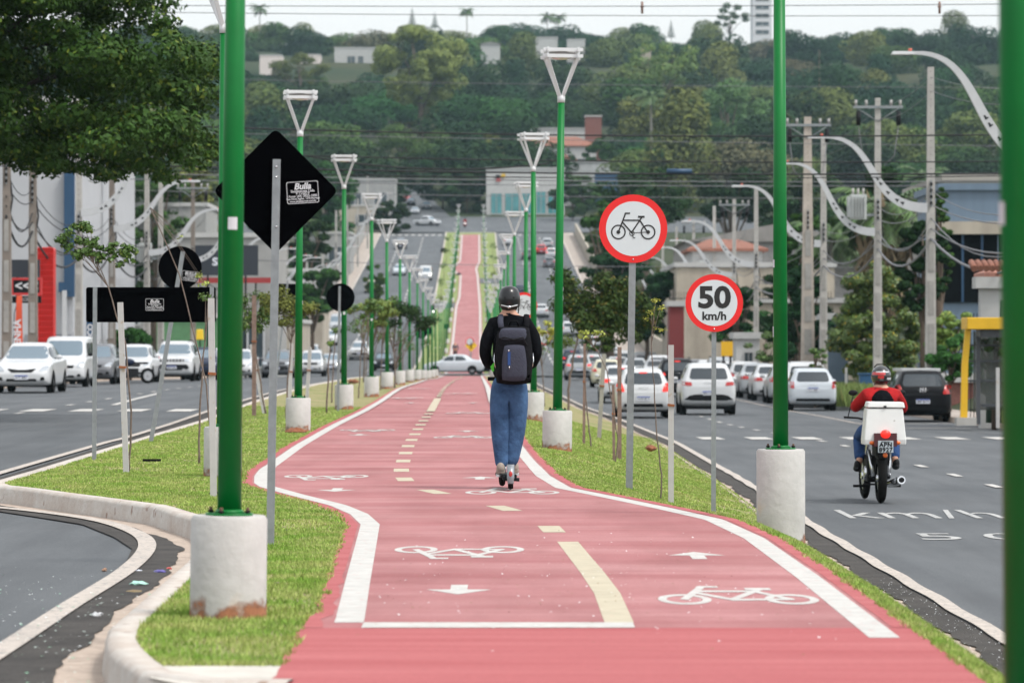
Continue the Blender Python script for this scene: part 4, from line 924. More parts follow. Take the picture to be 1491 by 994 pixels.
for i, (px, d, top) in enumerate(rp):
    x = xat(px, d); z = zroadR(d) + .15; H = at(px, top, d).z - z
    util_pole(H, .36 if i < 4 else .30, .20, M_conc, 'pale concrete utility pole ' + rn[i], x, d, z, crossarm=i in (2, 5, 7), trans=i in (2, 6)); RPOLES.append((x, d, z, H))
    zl = [237, 303, 338, 355, 385, 400, 412, 420, 428, 433][i]; zh = [78, 200, 238, 271, 322, 350, 360, 375, 385, 393][i]
    a = at(px, zl, d).z; b = at(px, zh, d).z
    curved_light(x - .12, d - .12, a, -1, f'{ordn(i)} white curved street light over the right carriageway, counted from the front', rise=b - a)
x = xat(1176, 158); util_pole(at(0, 172, 158).z - zroadR(158) - .1, .6, .28, mat('weathered_concrete', (.42, .37, .32), .9, var=.2, vs=2, bump=.3), 'wide weathered concrete pole with bracing insulators right of the second lamp post', x, 158, zroadR(158) + .15, crossarm=True)
lp = [(10, 128, M_conc2), (48, 132, M_conc2), (115, 151, M_conc), (163, 169, M_conc2), (214, 184, M_conc), (234, 190, M_conc), (281, 222, M_conc2), (372, 262, M_conc), (398, 300, M_conc)] + [(745.5 + (LK(d) - .9) * F / d, d, M_conc) for d in (335, 375, 415, 455, 495, 540, 590)]
ln_ = ['at the left edge of the picture', 'right of the edge pole, before the red ribbed arch', 'in front of the dark blue stripe', 'behind the leafy sapling', 'above the round black sign', 'carrying a grey transformer left of the near lamp post', 'behind the round black sign', 'right of the near lamp post', 'behind the diamond sign post', 'left of the fourth lamp post', 'second beyond the fourth lamp post', 'third beyond the fourth lamp post', 'low on the climbing left street', 'half way up the climbing left street', 'high on the climbing left street', 'farthest on the left street']
LPOLES = []
for i, (px, d, m) in enumerate(lp):
    x = xat(px, d); z = zroadL(d) + .12; H = 11.2 - (i % 3) * .8; util_pole(H, .34, .2, m, ('brown' if m == M_conc2 else 'grey') + ' concrete utility pole ' + ln_[i], x, d, z, trans=i == 5, crossarm=i in (3, 6, 9)); LPOLES.append((x, d, z, H))
ll = [(115, 151, 310, 225), (163, 169, 333, 264), (214, 184, 368, 305), (272, 205, 380, 322), (310, 225, 395, 345), (345, 245, 410, 362), (372, 262, 415, 372), (392, 285, 418, 375)] + [(745.5 + (LK(d) - .9) * F / d, d, 497 - (zroadL(d) + 6.2 - CH) * F / d, 497 - (zroadL(d) + 8.6 - CH) * F / d) for d in (335, 375, 415, 455, 495, 540, 590)]
for i, (px, d, a, b) in enumerate(ll):
    za = at(0, a, d).z; zb = at(0, b, d).z; curved_light(xat(px, d) + .1, d - .15, za, 1, f'{ordn(i)} white curved street light over the left carriageway, counted from the front', rise=max(1.6, zb - za))
# cables crossing the street and running along the poles
def wire(p, q, sag, r, m, label, n=26):
    mb = MB(); pts = []
    for i in range(n + 1): u = i / n; v = Vector(p).lerp(Vector(q), u); v.z -= 4 * sag * u * (1 - u); pts.append(v)
    mb.tube(pts, r, 6, m); return tag(mb.build('overhead_cable', m), label, 'cable', 'overhead cables')
cross = [(5, 4, 108, .1, .010, 'thin'), (13, 22, 110, .1, .009, 'thin'), (165, 192, 112, .35, .022, 'black'), (183, 215, 150, .1, .012, 'thin grey'), (205, 232, 114, .3, .018, 'black'), (229, 250, 116, .25, .026, 'thick black'), (236, 252, 118, .3, .016, 'black'), (242, 262, 160, .3, .02, 'grey'), (252, 268, 180, .3, .02, 'grey'), (270, 290, 200, .2, .016, 'grey'), (105, 128, 190, .2, .012, 'thin grey'), (360, 385, 240, .6, .02, 'grey')]
for i, (y0, y1, d, sg, r, w_) in enumerate(cross):
    a = at(-160, y0, d); b = at(1680, y1, d); wire(a, b, sg, r, M_wireg if 'grey' in w_ else M_wire, ['upper thin cable against the sky', 'lower thin cable against the sky', 'topmost black cable crossing in front of the hill trees', 'thin grey cable just under the topmost black cable', 'second black cable crossing above the white house', 'thickest black cable crossing the street, carrying the blue cylinder', 'black cable just below the thickest one', 'upper grey cable below the black ones', 'middle grey cable below the black ones', 'lowest grey cable above the far junction', 'faint thin grey cable across the middle of the hill', 'lone grey cable crossing low over the far slope'][i])
wire(at(430, 224, 115), at(800, 238, 115), .30, .022, M_wire, 'loose black cable drooping in a shallow bow left of the tall right lamp')
t = MB(); a = at(989, 249.5, 116); t.tube([a - Vector((.38, 0, 0)), a + Vector((.38, 0, 0))], .075, 12, mat('splice_case_blue', (.02, .06, .12), .5)); o = t.build('splice_case', None); tag(o, 'small dark blue cylinder hanging on the cables above the bicycle sign', 'cable box')
for px in (935, 1368):
    a = at(px, 10, 110); t = MB(); t.tube([a + Vector((0, 0, .14)), a - Vector((0, 0, .2))], .035, 8, mat('insulator_brown', (.20, .11, .08), .4)); t.ell(a, (.06, .06, .04), 10, 6, MATS['insulator_brown']); o = t.build('insulator', None); tag(o, f'small brown insulator hanging on the top cable in the sky {"above the bicycle sign" if px == 935 else "at the right"}', 'insulator')
k = 0
for P, m, nm in ((RPOLES, M_wireg, 'right'), (LPOLES, M_wire, 'left')):
    for (x0, d0, z0, h0), (x1, d1, z1, h1) in zip(P[:-1], P[1:]):
        for j, (f, r, sg) in enumerate(((.50, .04, .75), (.53, .025, .5), (.56, .02, .9), (.60, .018, .35), (.64, .014, .5), (.97, .008, .2), (.93, .008, .25))):
            if d0 > 300 and j > 2: continue
            wire((x0, d0 - .2, z0 + h0 * f), (x1, d1 - .2, z1 + h1 * f), sg, r, m, f'{["lowest", "second lowest", "third lowest", "fourth lowest", "fifth lowest", "topmost", "second highest"][j]} cable between the {ordn(P.index((x0, d0, z0, h0)))} and {ordn(P.index((x0, d0, z0, h0)) + 1)} {nm} side utility poles', 10)
# ---------------------------------------------------------------- cars
def catmull(P, sub):
    P = [np.array(p, float) for p in P]; out = []
    for i in range(len(P) - 1):
        a = P[max(i - 1, 0)]; b = P[i]; c = P[i + 1]; d = P[min(i + 2, len(P) - 1)]
        for k in range(sub):
            t = k / sub; out.append(.5 * ((2 * b) + (-a + c) * t + (2 * a - 5 * b + 4 * c - d) * t * t + (-a + 3 * b - 3 * c + d) * t ** 3))
    out.append(P[-1]); return out
# stations: t(0 rear..1 front), bottom, shoulder z, top z, half-width body, half-width top
ST = {
 'hatch': [(0, .44, .74, .80, .68, .60), (.01, .34, .86, .96, .78, .68), (.04, .25, .95, 1.14, .83, .64), (.10, .22, .97, 1.40, .85, .585), (.17, .20, .96, 1.48, .85, .585), (.36, .2, .94, 1.50, .85, .60), (.54, .2, .92, 1.46, .85, .585), (.65, .2, .91, 1.20, .85, .62), (.74, .2, .90, .98, .84, .70), (.87, .2, .84, .88, .83, .68), (.95, .22, .74, .78, .80, .62), (.985, .28, .62, .68, .74, .56), (1, .34, .54, .58, .64, .48)],
 'sedan': [(0, .44, .78, .86, .70, .60), (.01, .34, .90, .97, .79, .70), (.05, .25, .96, 1.03, .84, .72), (.14, .22, .97, 1.06, .85, .70), (.20, .20, .97, 1.16, .85, .62), (.30, .2, .95, 1.42, .85, .57), (.42, .2, .94, 1.46, .85, .58), (.55, .2, .93, 1.43, .85, .575), (.66, .2, .91, 1.16, .85, .62), (.74, .2, .90, .97, .84, .70), (.87, .2, .84, .88, .83, .68), (.95, .22, .74, .78, .80, .62), (.985, .28, .62, .68, .74, .56), (1, .34, .54, .58, .64, .48)],
 'suv': [(0, .50, .86, .94, .72, .64), (.01, .40, .98, 1.10, .82, .72), (.04, .32, 1.06, 1.30, .87, .68), (.09, .28, 1.08, 1.54, .88, .64), (.15, .26, 1.06, 1.63, .88, .63), (.36, .26, 1.05, 1.66, .88, .64), (.54, .26, 1.04, 1.62, .88, .63), (.65, .26, 1.03, 1.34, .88, .66), (.72, .26, 1.02, 1.10, .88, .74), (.88, .26, 1.0, 1.04, .87, .72), (.96, .28, .92, .96, .84, .68), (.99, .34, .74, .80, .78, .62), (1, .42, .60, .66, .68, .54)],
 'van': [(0, .40, .95, 1.10, .76, .72), (.01, .34, 1.1, 1.5, .82, .76), (.04, .28, 1.12, 1.76, .85, .74), (.1, .26, 1.12, 1.82, .86, .73), (.5, .26, 1.1, 1.84, .86, .73), (.68, .26, 1.08, 1.76, .86, .70), (.78, .26, 1.06, 1.40, .86, .68), (.85, .26, 1.02, 1.12, .85, .70), (.94, .26, .90, .96, .83, .66), (.985, .3, .72, .80, .78, .60), (1, .38, .58, .64, .68, .52)],
 'pickup': [(0, .55, .92, .96, .80, .76), (.01, .5, 1.02, 1.05, .86, .80), (.3, .42, 1.02, 1.06, .88, .80), (.33, .36, 1.04, 1.30, .88, .66), (.38, .32, 1.05, 1.70, .88, .63), (.5, .3, 1.05, 1.74, .88, .64), (.60, .3, 1.04, 1.68, .88, .63), (.69, .3, 1.03, 1.32, .88, .68), (.75, .3, 1.03, 1.10, .88, .76), (.88, .3, 1.02, 1.06, .87, .74), (.96, .32, .95, .99, .85, .70), (.99, .38, .78, .84, .80, .64), (1, .45, .62, .70, .70, .56)],
}
LEN = {'hatch': 3.9, 'sedan': 4.5, 'suv': 4.3, 'van': 4.3, 'pickup': 5.1}
def ring_pts(s):
    t, zb, zs, zt, wb, wt = s; dz = zs - zb
    h = [(0, zb), (.6 * wb, zb), (.93 * wb, zb + .04), (.99 * wb, zb + .3 * dz), (wb, zb + .62 * dz), (.975 * wb, zs - .05 * dz), (.95 * wb, zs), (.95 * wb + (wt * 1.03 - .95 * wb) * .5, zs + (zt - zs) * .46), (wt * 1.02, zs + (zt - zs) * .82), (wt * .90, zt - .02 * (zt - zs)), (wt * .5, zt + .012), (0, zt + .018)]
    return h
def paint(col, name):
    dk = sum(col) < .2; return mat('paint_' + name, col, .3 if not dk else .42, var=.05, vs=2, coat=.5 if not dk else .05, spec=.5 if not dk else .15)
PAINTS = {'white': (.54, .55, .56), 'silver': (.36, .38, .40), 'grey': (.12, .125, .135), 'black': (.005, .0055, .007), 'darkblue': (.012, .02, .045), 'cream': (.58, .55, .40), 'red': (.4, .02, .02), 'lightsilver': (.48, .52, .56)}
CARC = {}
def make_car(kind, col, lit=False, detail=True, plate='ABC 1D23', var=''):
    L = LEN[kind]; st = ST[kind]; m = paint(PAINTS[col], col); t = thing('car', 'car', 'car')
    H = max(s[3] for s in st); hw = max(s[4] for s in st)
    S_ = catmull([[s[0] * L - L / 2] + [c for p in ring_pts(s) for c in p] for s in st], 4)
    V = []; n = None; rings = []
    for r in S_:
        pts = [(r[1 + 2 * i], r[2 + 2 * i]) for i in range(12)]; pts = catmull(pts, 3); full = pts + [(-x, z) for x, z in pts[-2:0:-1]]
        rings.append((r[0], full))
    y0, f0 = rings[0]; y1, f1 = rings[-1]
    def shrink(f, k): 
        cz = sum(z for x, z in f) / len(f); return [(x * k, cz + (z - cz) * k) for x, z in f]
    rings = [(y0 - .008, shrink(f0, .5)), (y0 - .006, shrink(f0, .93))] + rings + [(y1 + .006, shrink(f1, .93)), (y1 + .008, shrink(f1, .5))]
    n = len(rings[0][1]); Fc = []
    for y, f in rings: V += [(x, y, z) for x, z in f]
    for i in range(len(rings) - 1): Fc += [(i * n + j, i * n + (j + 1) % n, (i + 1) * n + (j + 1) % n, (i + 1) * n + j) for j in range(n)]
    Fc += [tuple(range(n)), tuple(range((len(rings) - 1) * n, len(rings) * n))]
    mb = MB(); mb.add(V, Fc, m, True); mb.build('body', m, t)
    bvh = BVHTree.FromPolygons([Vector(v) for v in V], Fc)
    def patch(name, poly, ax, mt, off=.006, par=t, rnd=.25, close=True):
        """poly in (x,z) seen from rear 'r' / front 'f', or (y,z) from sides 'l','s'"""
        ext = [Vector(p) for p in poly]; mn = min((ext[i] - ext[i - 1]).length for i in range(len(ext)))
        pts = round_poly(poly, mn * rnd, 3) if rnd else poly
        dn = []
        for i in range(len(pts)):
            a = Vector(pts[i]); b = Vector(pts[(i + 1) % len(pts)]); k = max(1, int((b - a).length / .07))
            dn += [tuple(a.lerp(b, j / k)) for j in range(k)]
        xs = [p[0] for p in dn]; zs = [p[1] for p in dn]; nb = len(dn); inner = []
        step = .075
        for gx in np.arange(min(xs) + step / 2, max(xs), step):
            for gz in np.arange(min(zs) + step / 2, max(zs), step):
                ins = False
                for i in range(nb):
                    a, b = dn[i], dn[(i + 1) % nb]
                    if (a[1] > gz) != (b[1] > gz) and gx < (b[0] - a[0]) * (gz - a[1]) / (b[1] - a[1]) + a[0]: ins = not ins
                if ins: inner.append((float(gx), float(gz)))
        r = delaunay_2d_cdt([Vector(p) for p in dn + inner], [(i, (i + 1) % nb) for i in range(nb)], [], 1, 1e-5)
        O = []; ok = True
        for p in r[0]:
            if ax == 'r': o, dr = Vector((p.x, -9, p.y)), Vector((0, 1, 0))
            elif ax == 'f': o, dr = Vector((p.x, 9, p.y)), Vector((0, -1, 0))
            elif ax == 'l': o, dr = Vector((-9, p.x, p.y)), Vector((1, 0, 0))
            else: o, dr = Vector((9, p.x, p.y)), Vector((-1, 0, 0))
            h, nr, _, _ = bvh.ray_cast(o, dr)
            if h is None: h = o + dr * (9 - L / 2 if ax in 'rf' else 9 - hw)
            O.append(h - dr * off)
        q = MB(); q.add(O, [tuple(f) for f in r[2]], mt, True); o = q.build(name, mt, par)
        # seal the rim back into the body
        return o
    zs = st[5][2]; k = 1.0 if hw < .86 else hw / .85
    wbelt = .95 * hw
    rt = H - .10
    # glass
    if kind == 'sedan': rw = [(-.60, 1.09), (.60, 1.09), (.50, 1.37), (-.50, 1.37)]
    elif kind == 'pickup': rw = [(-.56, 1.2), (.56, 1.2), (.52, 1.58), (-.52, 1.58)]
    elif kind == 'van': rw = [(-.62, 1.14), (.62, 1.14), (.60, 1.62), (-.60, 1.62)]
    elif kind == 'suv': rw = [(-.64, 1.14), (.64, 1.14), (.54, 1.50), (-.54, 1.50)]
    else: rw = [(-.60, 1.03), (.60, 1.03), (.50, 1.38), (-.50, 1.38)]
    patch('rear_window', rw, 'r', M_glass)
    wf = {'hatch': [(-.66, 1.0), (.66, 1.0), (.52, 1.40), (-.52, 1.40)], 'sedan': [(-.67, 1.0), (.67, 1.0), (.51, 1.37), (-.51, 1.37)], 'suv': [(-.70, 1.13), (.70, 1.13), (.57, 1.53), (-.57, 1.53)], 'van': [(-.68, 1.14), (.68, 1.14), (.62, 1.68), (-.62, 1.68)], 'pickup': [(-.70, 1.13), (.70, 1.13), (.57, 1.60), (-.57, 1.60)]}[kind]
    ws = patch('windscreen', wf, 'f', M_glass2)
    sg = {'hatch': [[(-1.45, 1.06), (-.25, 1.0), (-.25, 1.38), (-1.15, 1.36)], [(-.17, 1.0), (.80, 1.0), (.30, 1.37), (-.17, 1.38)]],
          'sedan': [[(-1.05, 1.05), (-.12, 1.0), (-.12, 1.35), (-.65, 1.34)], [(-.04, 1.0), (.90, 1.0), (.42, 1.32), (-.04, 1.35)]],
          'suv': [[(-1.75, 1.2), (-.25, 1.12), (-.25, 1.52), (-1.5, 1.5)], [(-.17, 1.12), (.82, 1.12), (.35, 1.5), (-.17, 1.52)]],
          'van': [[(-1.8, 1.2), (-.1, 1.2), (-.1, 1.62), (-1.7, 1.62)], [(0, 1.18), (1.1, 1.15), (.75, 1.6), (0, 1.62)]],
          'pickup': [[(-.7, 1.12), (.0, 1.12), (.0, 1.58), (-.55, 1.57)], [(.08, 1.12), (1.05, 1.12), (.6, 1.55), (.08, 1.58)]]}[kind]
    for p in sg:
        for ax in 'ls': patch('side_window', p, ax, M_glass)
    # lights, bumpers, plates
    hi = .12 if kind in ('suv', 'pickup') else 0
    tl = {'hatch': [(.50, .84), (.79, .84), (.83, 1.02), (.62, 1.04)], 'sedan': [(.44, .80), (.80, .80), (.82, .96), (.5, .95)], 'suv': [(.52, .93), (.85, .95), (.86, 1.08), (.56, 1.05)], 'van': [(.66, .95), (.80, .95), (.80, 1.5), (.70, 1.5)], 'pickup': [(.72, .78), (.84, .78), (.85, 1.0), (.72, 1.0)]}[kind]
    if var == 'tall': tl = [(.66, .78), (.82, .80), (.80, 1.06), (.68, 1.04)]
    if var == 'round': tl = [(.56, .80), (.82, .82), (.82, 1.06), (.66, 1.08)]
    for s in (-1, 1): patch('tail_light', [(s * x, z) for x, z in tl], 'r', M_taillit if lit and kind != 'x' else M_tail, .012)
    if lit: patch('brake_light', [(-.12, rt - .03), (.12, rt - .03), (.12, rt + .005), (-.12, rt + .005)], 'r', M_taillit, .015)
    patch('rear_bumper_trim', [(-.62, .34 + hi), (.62, .34 + hi), (.58, .44 + hi), (-.58, .44 + hi)], 'r', M_dk, .008)
    if kind == 'suv': patch('rear_bumper_trim', [(-.80, .36 + hi), (.80, .36 + hi), (.62, .50 + hi), (.42, .66), (-.42, .66), (-.62, .50 + hi)], 'r', M_dk, .010, rnd=.1)
    pz = {'hatch': .60, 'sedan': .62, 'suv': .70, 'van': .62, 'pickup': .66}[kind]; pz = .76 if var == 'tall' else pz
    for ax, py, z in ((-1, -L / 2 - .022, pz), (1, L / 2 + .02, .46 + hi)):
        q = MB(); q.box((0, py, z), (.40, .016, .13), M_plate); pl = q.build('number_plate', M_plate, t); q = MB(); q.box((0, py + ax * .010, z + .048), (.39, .005, .03), M_blue); q.build('blue_band', M_blue, pl)
        if detail and plate: 
            M = Matrix.Translation((0, py + ax * .0095, z - .014)) @ Matrix.Rotation(PI if ax > 0 else 0, 4, 'Z') @ Matrix.Rotation(PI / 2, 4, 'X'); text_mesh(plate, .085, M, M_dk, 'lettering', pl, 0, .002)
    hl = {'hatch': [(.44, .64), (.72, .66), (.80, .82), (.62, .80)], 'sedan': [(.46, .62), (.72, .64), (.80, .80), (.62, .78)], 'suv': [(.52, .80), (.78, .80), (.82, .94), (.52, .93)], 'van': [(.50, .70), (.76, .72), (.80, .94), (.62, .90)], 'pickup': [(.52, .82), (.80, .82), (.83, .96), (.52, .96)]}[kind]
    for s in (-1, 1):
        patch('headlight', [(s * x, z) for x, z in hl], 'f', M_headlit if lit else M_head, .010)
        patch('fog_light', [(s * x, z + hi) for x, z in ((.54, .36), (.68, .38), (.66, .48), (.56, .46))], 'f', M_dk, .008)
    gr = {'hatch': [(-.38, .62), (.38, .62), (.42, .72), (-.42, .72)], 'sedan': [(-.30, .60), (.30, .60), (.44, .72), (.1, .68), (-.1, .68), (-.44, .72)], 'suv': [(-.50, .80), (.50, .80), (.50, .92), (-.50, .92)], 'van': [(-.40, .68), (.40, .68), (.44, .78), (-.44, .78)], 'pickup': [(-.46, .78), (.46, .78), (.50, .94), (-.50, .94)]}[kind]
    g_ = patch('grille', gr, 'f', M_dk, .009, rnd=.1)
    if kind == 'suv':
        for j in range(7): patch('grille_bar', [(-.43 + j * .135, .81), (-.39 + j * .135, .81), (-.39 + j * .135, .91), (-.43 + j * .135, .91)], 'f', m, .014, par=g_, rnd=0)
    patch('lower_grille', [(-.46, .34 + hi), (.46, .34 + hi), (.42, .42 + hi), (-.42, .42 + hi)], 'f', M_dk, .008)
    if kind == 'suv': patch('front_bumper_trim', [(-.78, .40 + hi), (.78, .40 + hi), (.6, .58 + hi), (-.6, .58 + hi)], 'f', M_dk, .006)
    # wheels
    R_ = .31 if kind not in ('suv', 'pickup') else .35
    for yy in (-L * .5 + L * .185 + .04, L * .5 - L * .185 - .03):
        for s in (-1, 1):
            ax = 'l' if s < 0 else 's'; ar = [(yy + (R_ + .065) * math.cos(a), R_ + (R_ + .065) * math.sin(a)) for a in [PI * i / 10 for i in range(11)]]; ar = [(x, max(z, st[5][1] + .05)) for x, z in ar]
            patch('wheel_arch', ar[::1], ax, M_dk, .004, rnd=0)
            q = MB(); x0 = s * (hw + .012); x1 = s * (hw - .20)
            prof = [(x1, R_ * .72), (x1, R_ * .95), (x1 + s * .03, R_), (x0 - s * .03, R_), (x0, R_ * .95), (x0, R_ * .66), (x0 - s * .03, R_ * .62)]
            nn = 24; Vw = []
            for a, b in prof: Vw += [(a, yy + b * math.cos(2 * PI * j / nn), R_ + b * math.sin(2 * PI * j / nn)) for j in range(nn)]
            q.add(Vw, [(i * nn + j, i * nn + (j + 1) % nn, (i + 1) * nn + (j + 1) % nn, (i + 1) * nn + j) for i in range(len(prof) - 1) for j in range(nn)], M_rub, True)
            wh = q.build('wheel', M_rub, t); q = MB()
            q.tube([(x0 - s * .06, yy, R_), (x0 - s * .055, yy, R_)], R_ * .63, nn, M_dk)
            for j in range(7):
                a = 2 * PI * j / 7; q.box((x0 - s * .04, yy + R_ * .32 * math.cos(a), R_ + R_ * .32 * math.sin(a)), (.02, R_ * .6, .045), M_rim, M=Matrix.Rotation(a, 3, 'X'))
            q.tube([(x0 - s * .07, yy, R_), (x0 - s * .02, yy, R_)], R_ * .15, 12, M_rim); q.build('rim', M_rim, wh)
    q = MB(); q.box((0, 0, .24), (hw * 1.7, L * .82, .12), M_dk); q.build('underbody', M_dk, t)
    for s in (-1, 1):
        q = MB(); ym = L * (.665 if kind != 'van' else .74) - L / 2; q.ell((s * (hw + .075), ym, zs + .10), (.095, .05, .065), 12, 8, M_dk if col in ('white', 'black', 'silver') and kind == 'van' else m); q.box((s * (hw - .01), ym + .01, zs + .06), (.10, .04, .03), M_dk); q.build('mirror', m, t)
    q = MB(); 
    if kind in ('suv',):
        for s in (-1, 1): q.tube([(s * .56, -L * .36, H + .0), (s * .57, -L * .3, H + .05), (s * .57, L * .02, H + .05), (s * .54, L * .06, H - .0)], .018, 6, M_dk)
        q.build('roof_rail', M_dk, t)
    else:
        q.tube([(0, -L * .30, H), (0, -L * .34, H + .17)], .006, 5, M_dk); q.build('aerial', M_dk, t)
    q = MB(); q.tube([(-.15, -L / 2 - .012, st[2][2] - .02 if kind != 'pickup' else .9), (.15, -L / 2 - .012, st[2][2] - .02 if kind != 'pickup' else .9)], .008, 5, M_chr); 
    q.build('tailgate_handle', M_chr, t)
    return t
def car(kind, col, px, d, label, rd_='R', face=0, lit=False, var='', x=None, z=None, yaw=0.0, plate='ABC 1D23', scale=1.0):
    """d = distance of the end nearest to the camera; face 0 = seen from behind, 1 = seen from the front"""
    key = (kind, col, lit, var, plate if d < 200 else '')
    if key in CARC: t = copy_tree(CARC[key])
    else: t = make_car(kind, col, lit, d < 200, plate, var); CARC[key] = t
    L = LEN[kind] * scale; dc = d + L / 2 * abs(math.cos(yaw)); X = xat(px, d) if x is None else x; X += 0
    zz = (zroadR(dc) if rd_ == 'R' else (zroadL(dc) if rd_ == 'L' else base(dc))) if z is None else z
    zz += .01
    sl = ((zroadR if rd_ == 'R' else zroadL)(d + L) - (zroadR if rd_ == 'R' else zroadL)(d)) / L if rd_ in 'RL' else 0
    t.location = (X, dc, zz); t.rotation_euler = (math.atan(sl) * (1 if not face else -1), 0, (PI if face else 0) + yaw); t.scale = (scale,) * 3
    tag(t, label, 'car', 'cars on and along the avenue'); return t
# left kerb, facing the camera
car('sedan', 'white', 31, 112, 'white saloon car parked at the left edge of the picture, facing us', 'L', 1, plate='AYT 3B21')
car('van', 'white', 90, 129.5, 'tall white family car parked just behind the leftmost white saloon', 'L', 1, plate='AXR 7C80', scale=.93)
car('hatch', 'grey', 132, 142, 'dark grey car parked between the tall white car and the parked motorcycle', 'L', 1, plate='BCF 9A12')
car('hatch', 'white', 189, 150.5, 'white hatchback parked behind the motorcycle, left of the white jeep-like car', 'L', 1, plate='AWQ 5D47')
car('suv', 'white', 250, 158, 'boxy white four wheel drive with slotted grille parked behind the leaning sign post', 'L', 1, plate='BDE 2F66')
car('sedan', 'darkblue', 289, 172, 'dark saloon showing one headlight right of the boxy white four wheel drive', 'L', 1)
car('hatch', 'white', 306, 186, 'white hatchback mostly hidden by the nearest lamp post', 'L', 1)
car('hatch', 'white', 345, 192, 'white car just right of the nearest lamp post, at the left kerb', 'L', 1)
car('suv', 'grey', 402, 224, 'dark grey four wheel drive between the diamond sign post and the third left lamp', 'L', 1)
car('pickup', 'white', 452, 258, 'white car with a black front right of the third left lamp post', 'L', 1)
car('sedan', 'silver', 480, 296, 'silver saloon driving towards us with both headlights lit', 'L', 1, True)
car('suv', 'white', 523, 345, 'white car with low front lamps between the fourth and fifth left lamps', 'L', 1)
car('sedan', 'black', 558, 305, 'dark saloon partly hidden behind the fifth left lamp post', 'L', 1)
for i, (d, c, k) in enumerate(((232, 'silver', 'hatch'), (250, 'white', 'sedan'), (268, 'darkblue', 'hatch'), (303, 'white', 'hatch'), (318, 'silver', 'sedan'), (334, 'white', 'suv'), (360, 'lightsilver', 'hatch'), (378, 'white', 'hatch'), (402, 'silver', 'van'))):
    car(k, c, 0, d, f'{c.replace("darkblue","dark blue").replace("lightsilver","pale silver")} {dict(hatch="hatchback", sedan="saloon", suv="four wheel drive", van="van")[k]} at the far left kerb, {ordn(i)} past the dark grey one', 'L', 1, x=LK(d) + 1.1)
car('van', 'white', 619, 508, 'white van coming down the far left carriageway', 'L', 1, True)
car('suv', 'grey', 583, 590, 'grey car with lit headlights at the top of the far left carriageway', 'L', 1, True)
car('sedan', 'lightsilver', 581, 520, 'pale silver car coming down the far slope behind a lamp head', 'L', 1)
car('hatch', 'cream', 541, 480, 'cream car with lit headlights near the far left kerb', 'L', 1, True)
car('pickup', 'white', 622, 662, 'white pickup truck turning at the far junction', 'B', 1, yaw=.85)
car('sedan', 'silver', 604, 712, 'silver car waiting in the shaded street above the far junction', 'B', 1, z=base(712) + .15)
car('suv', 'grey', 621, 728, 'dark car parked under the trees above the far junction', 'B', 1, z=base(728) + .2)
car('hatch', 'black', 598, 745, 'black car behind the silver one in the shaded street', 'B', 1, z=base(745) + .2)
car('hatch', 'red', 591, 760, 'red car furthest up in the shaded street', 'B', 1, z=base(760) + .2)
car('sedan', 'lightsilver', 663, 284, 'silver hatchback saloon crossing the median at the side street, seen side on', 'B', 0, yaw=PI / 2, z=base(286) + .12, x=xat(661, 286), lit=False)
car('hatch', 'black', 724, 286, 'dark car following the silver one across the median, behind the rider', 'B', 0, yaw=PI / 2, z=base(286) + .12, x=xat(722, 287))
# right carriageway, seen from behind
car('hatch', 'white', 937, 117, 'white rounded hatchback with lit brake lights nearest in the right carriageway', 'R', 0, True, 'round', plate='AUB 6E10')
car('suv', 'white', 1032, 123, 'white crossover with black lower bumper driving behind the speed sign post', 'R', 0, plate='BEN 4G55')
car('sedan', 'white', 906, 150, 'white saloon with red lamps just ahead of the rounded white hatchback', 'R', 0, True)
car('suv', 'black', 987, 166, 'black four wheel drive between the two white cars in the right carriageway', 'R', 0, True)
car('hatch', 'cream', 884, 206, 'cream hatchback in front of the white saloon on the right carriageway', 'R')
car('suv', 'silver', 843, 250, 'silver four wheel drive with lit tail lights near the right kerb of the median', 'R', 0, True)
car('suv', 'darkblue', 833, 318, 'dark blue four wheel drive just beyond the silver one', 'R', 0, True)
car('hatch', 'white', 829, 395, 'small white hatchback further up the right carriageway', 'R')
for i, (px, d, c, k) in enumerate(((900, 262, 'white', 'hatch'), (925, 238, 'silver', 'hatch'), (958, 215, 'white', 'sedan'), (872, 305, 'grey', 'hatch'), (905, 300, 'white', 'van'), (893, 335, 'white', 'sedan'), (856, 400, 'silver', 'hatch'), (837, 450, 'white', 'hatch'), (822, 480, 'grey', 'sedan'), (862, 270, 'white', 'suv'), (878, 345, 'grey', 'suv'), (915, 270, 'black', 'hatch'), (868, 365, 'white', 'hatch'), (845, 425, 'silver', 'sedan'), (940, 255, 'white', 'van'))):
    car(k, c, px, d, f'{c} {dict(hatch="hatchback", sedan="saloon", suv="four wheel drive", van="van")[k]} in the right hand queue, {ordn(i)} behind the dark median tree', 'R', 0, i % 3 == 0)
for i, (px, d, c, k) in enumerate(((800, 540, 'grey', 'hatch'), (803, 565, 'white', 'hatch'), (788, 575, 'red', 'hatch'), (797, 590, 'silver', 'suv'), (768, 560, 'grey', 'suv'), (741, 600, 'white', 'sedan'), (758, 470, 'darkblue', 'hatch'), (788, 430, 'white', 'sedan'))):
    car(k, c, px, d, ['grey hatchback climbing the far right carriageway, lowest of a tight group', 'white hatchback in the tight group high on the far right carriageway', 'red hatchback half hidden high on the far right carriageway', 'silver car at the top of the far right carriageway', 'grey four wheel drive between lamp posts on the far right carriageway', 'white saloon beside the end of the far median', 'dark blue hatchback on the slope left of the tall right lamp', 'white saloon on the slope just right of a green lamp'][i], 'R', 0, i in (1, 2))
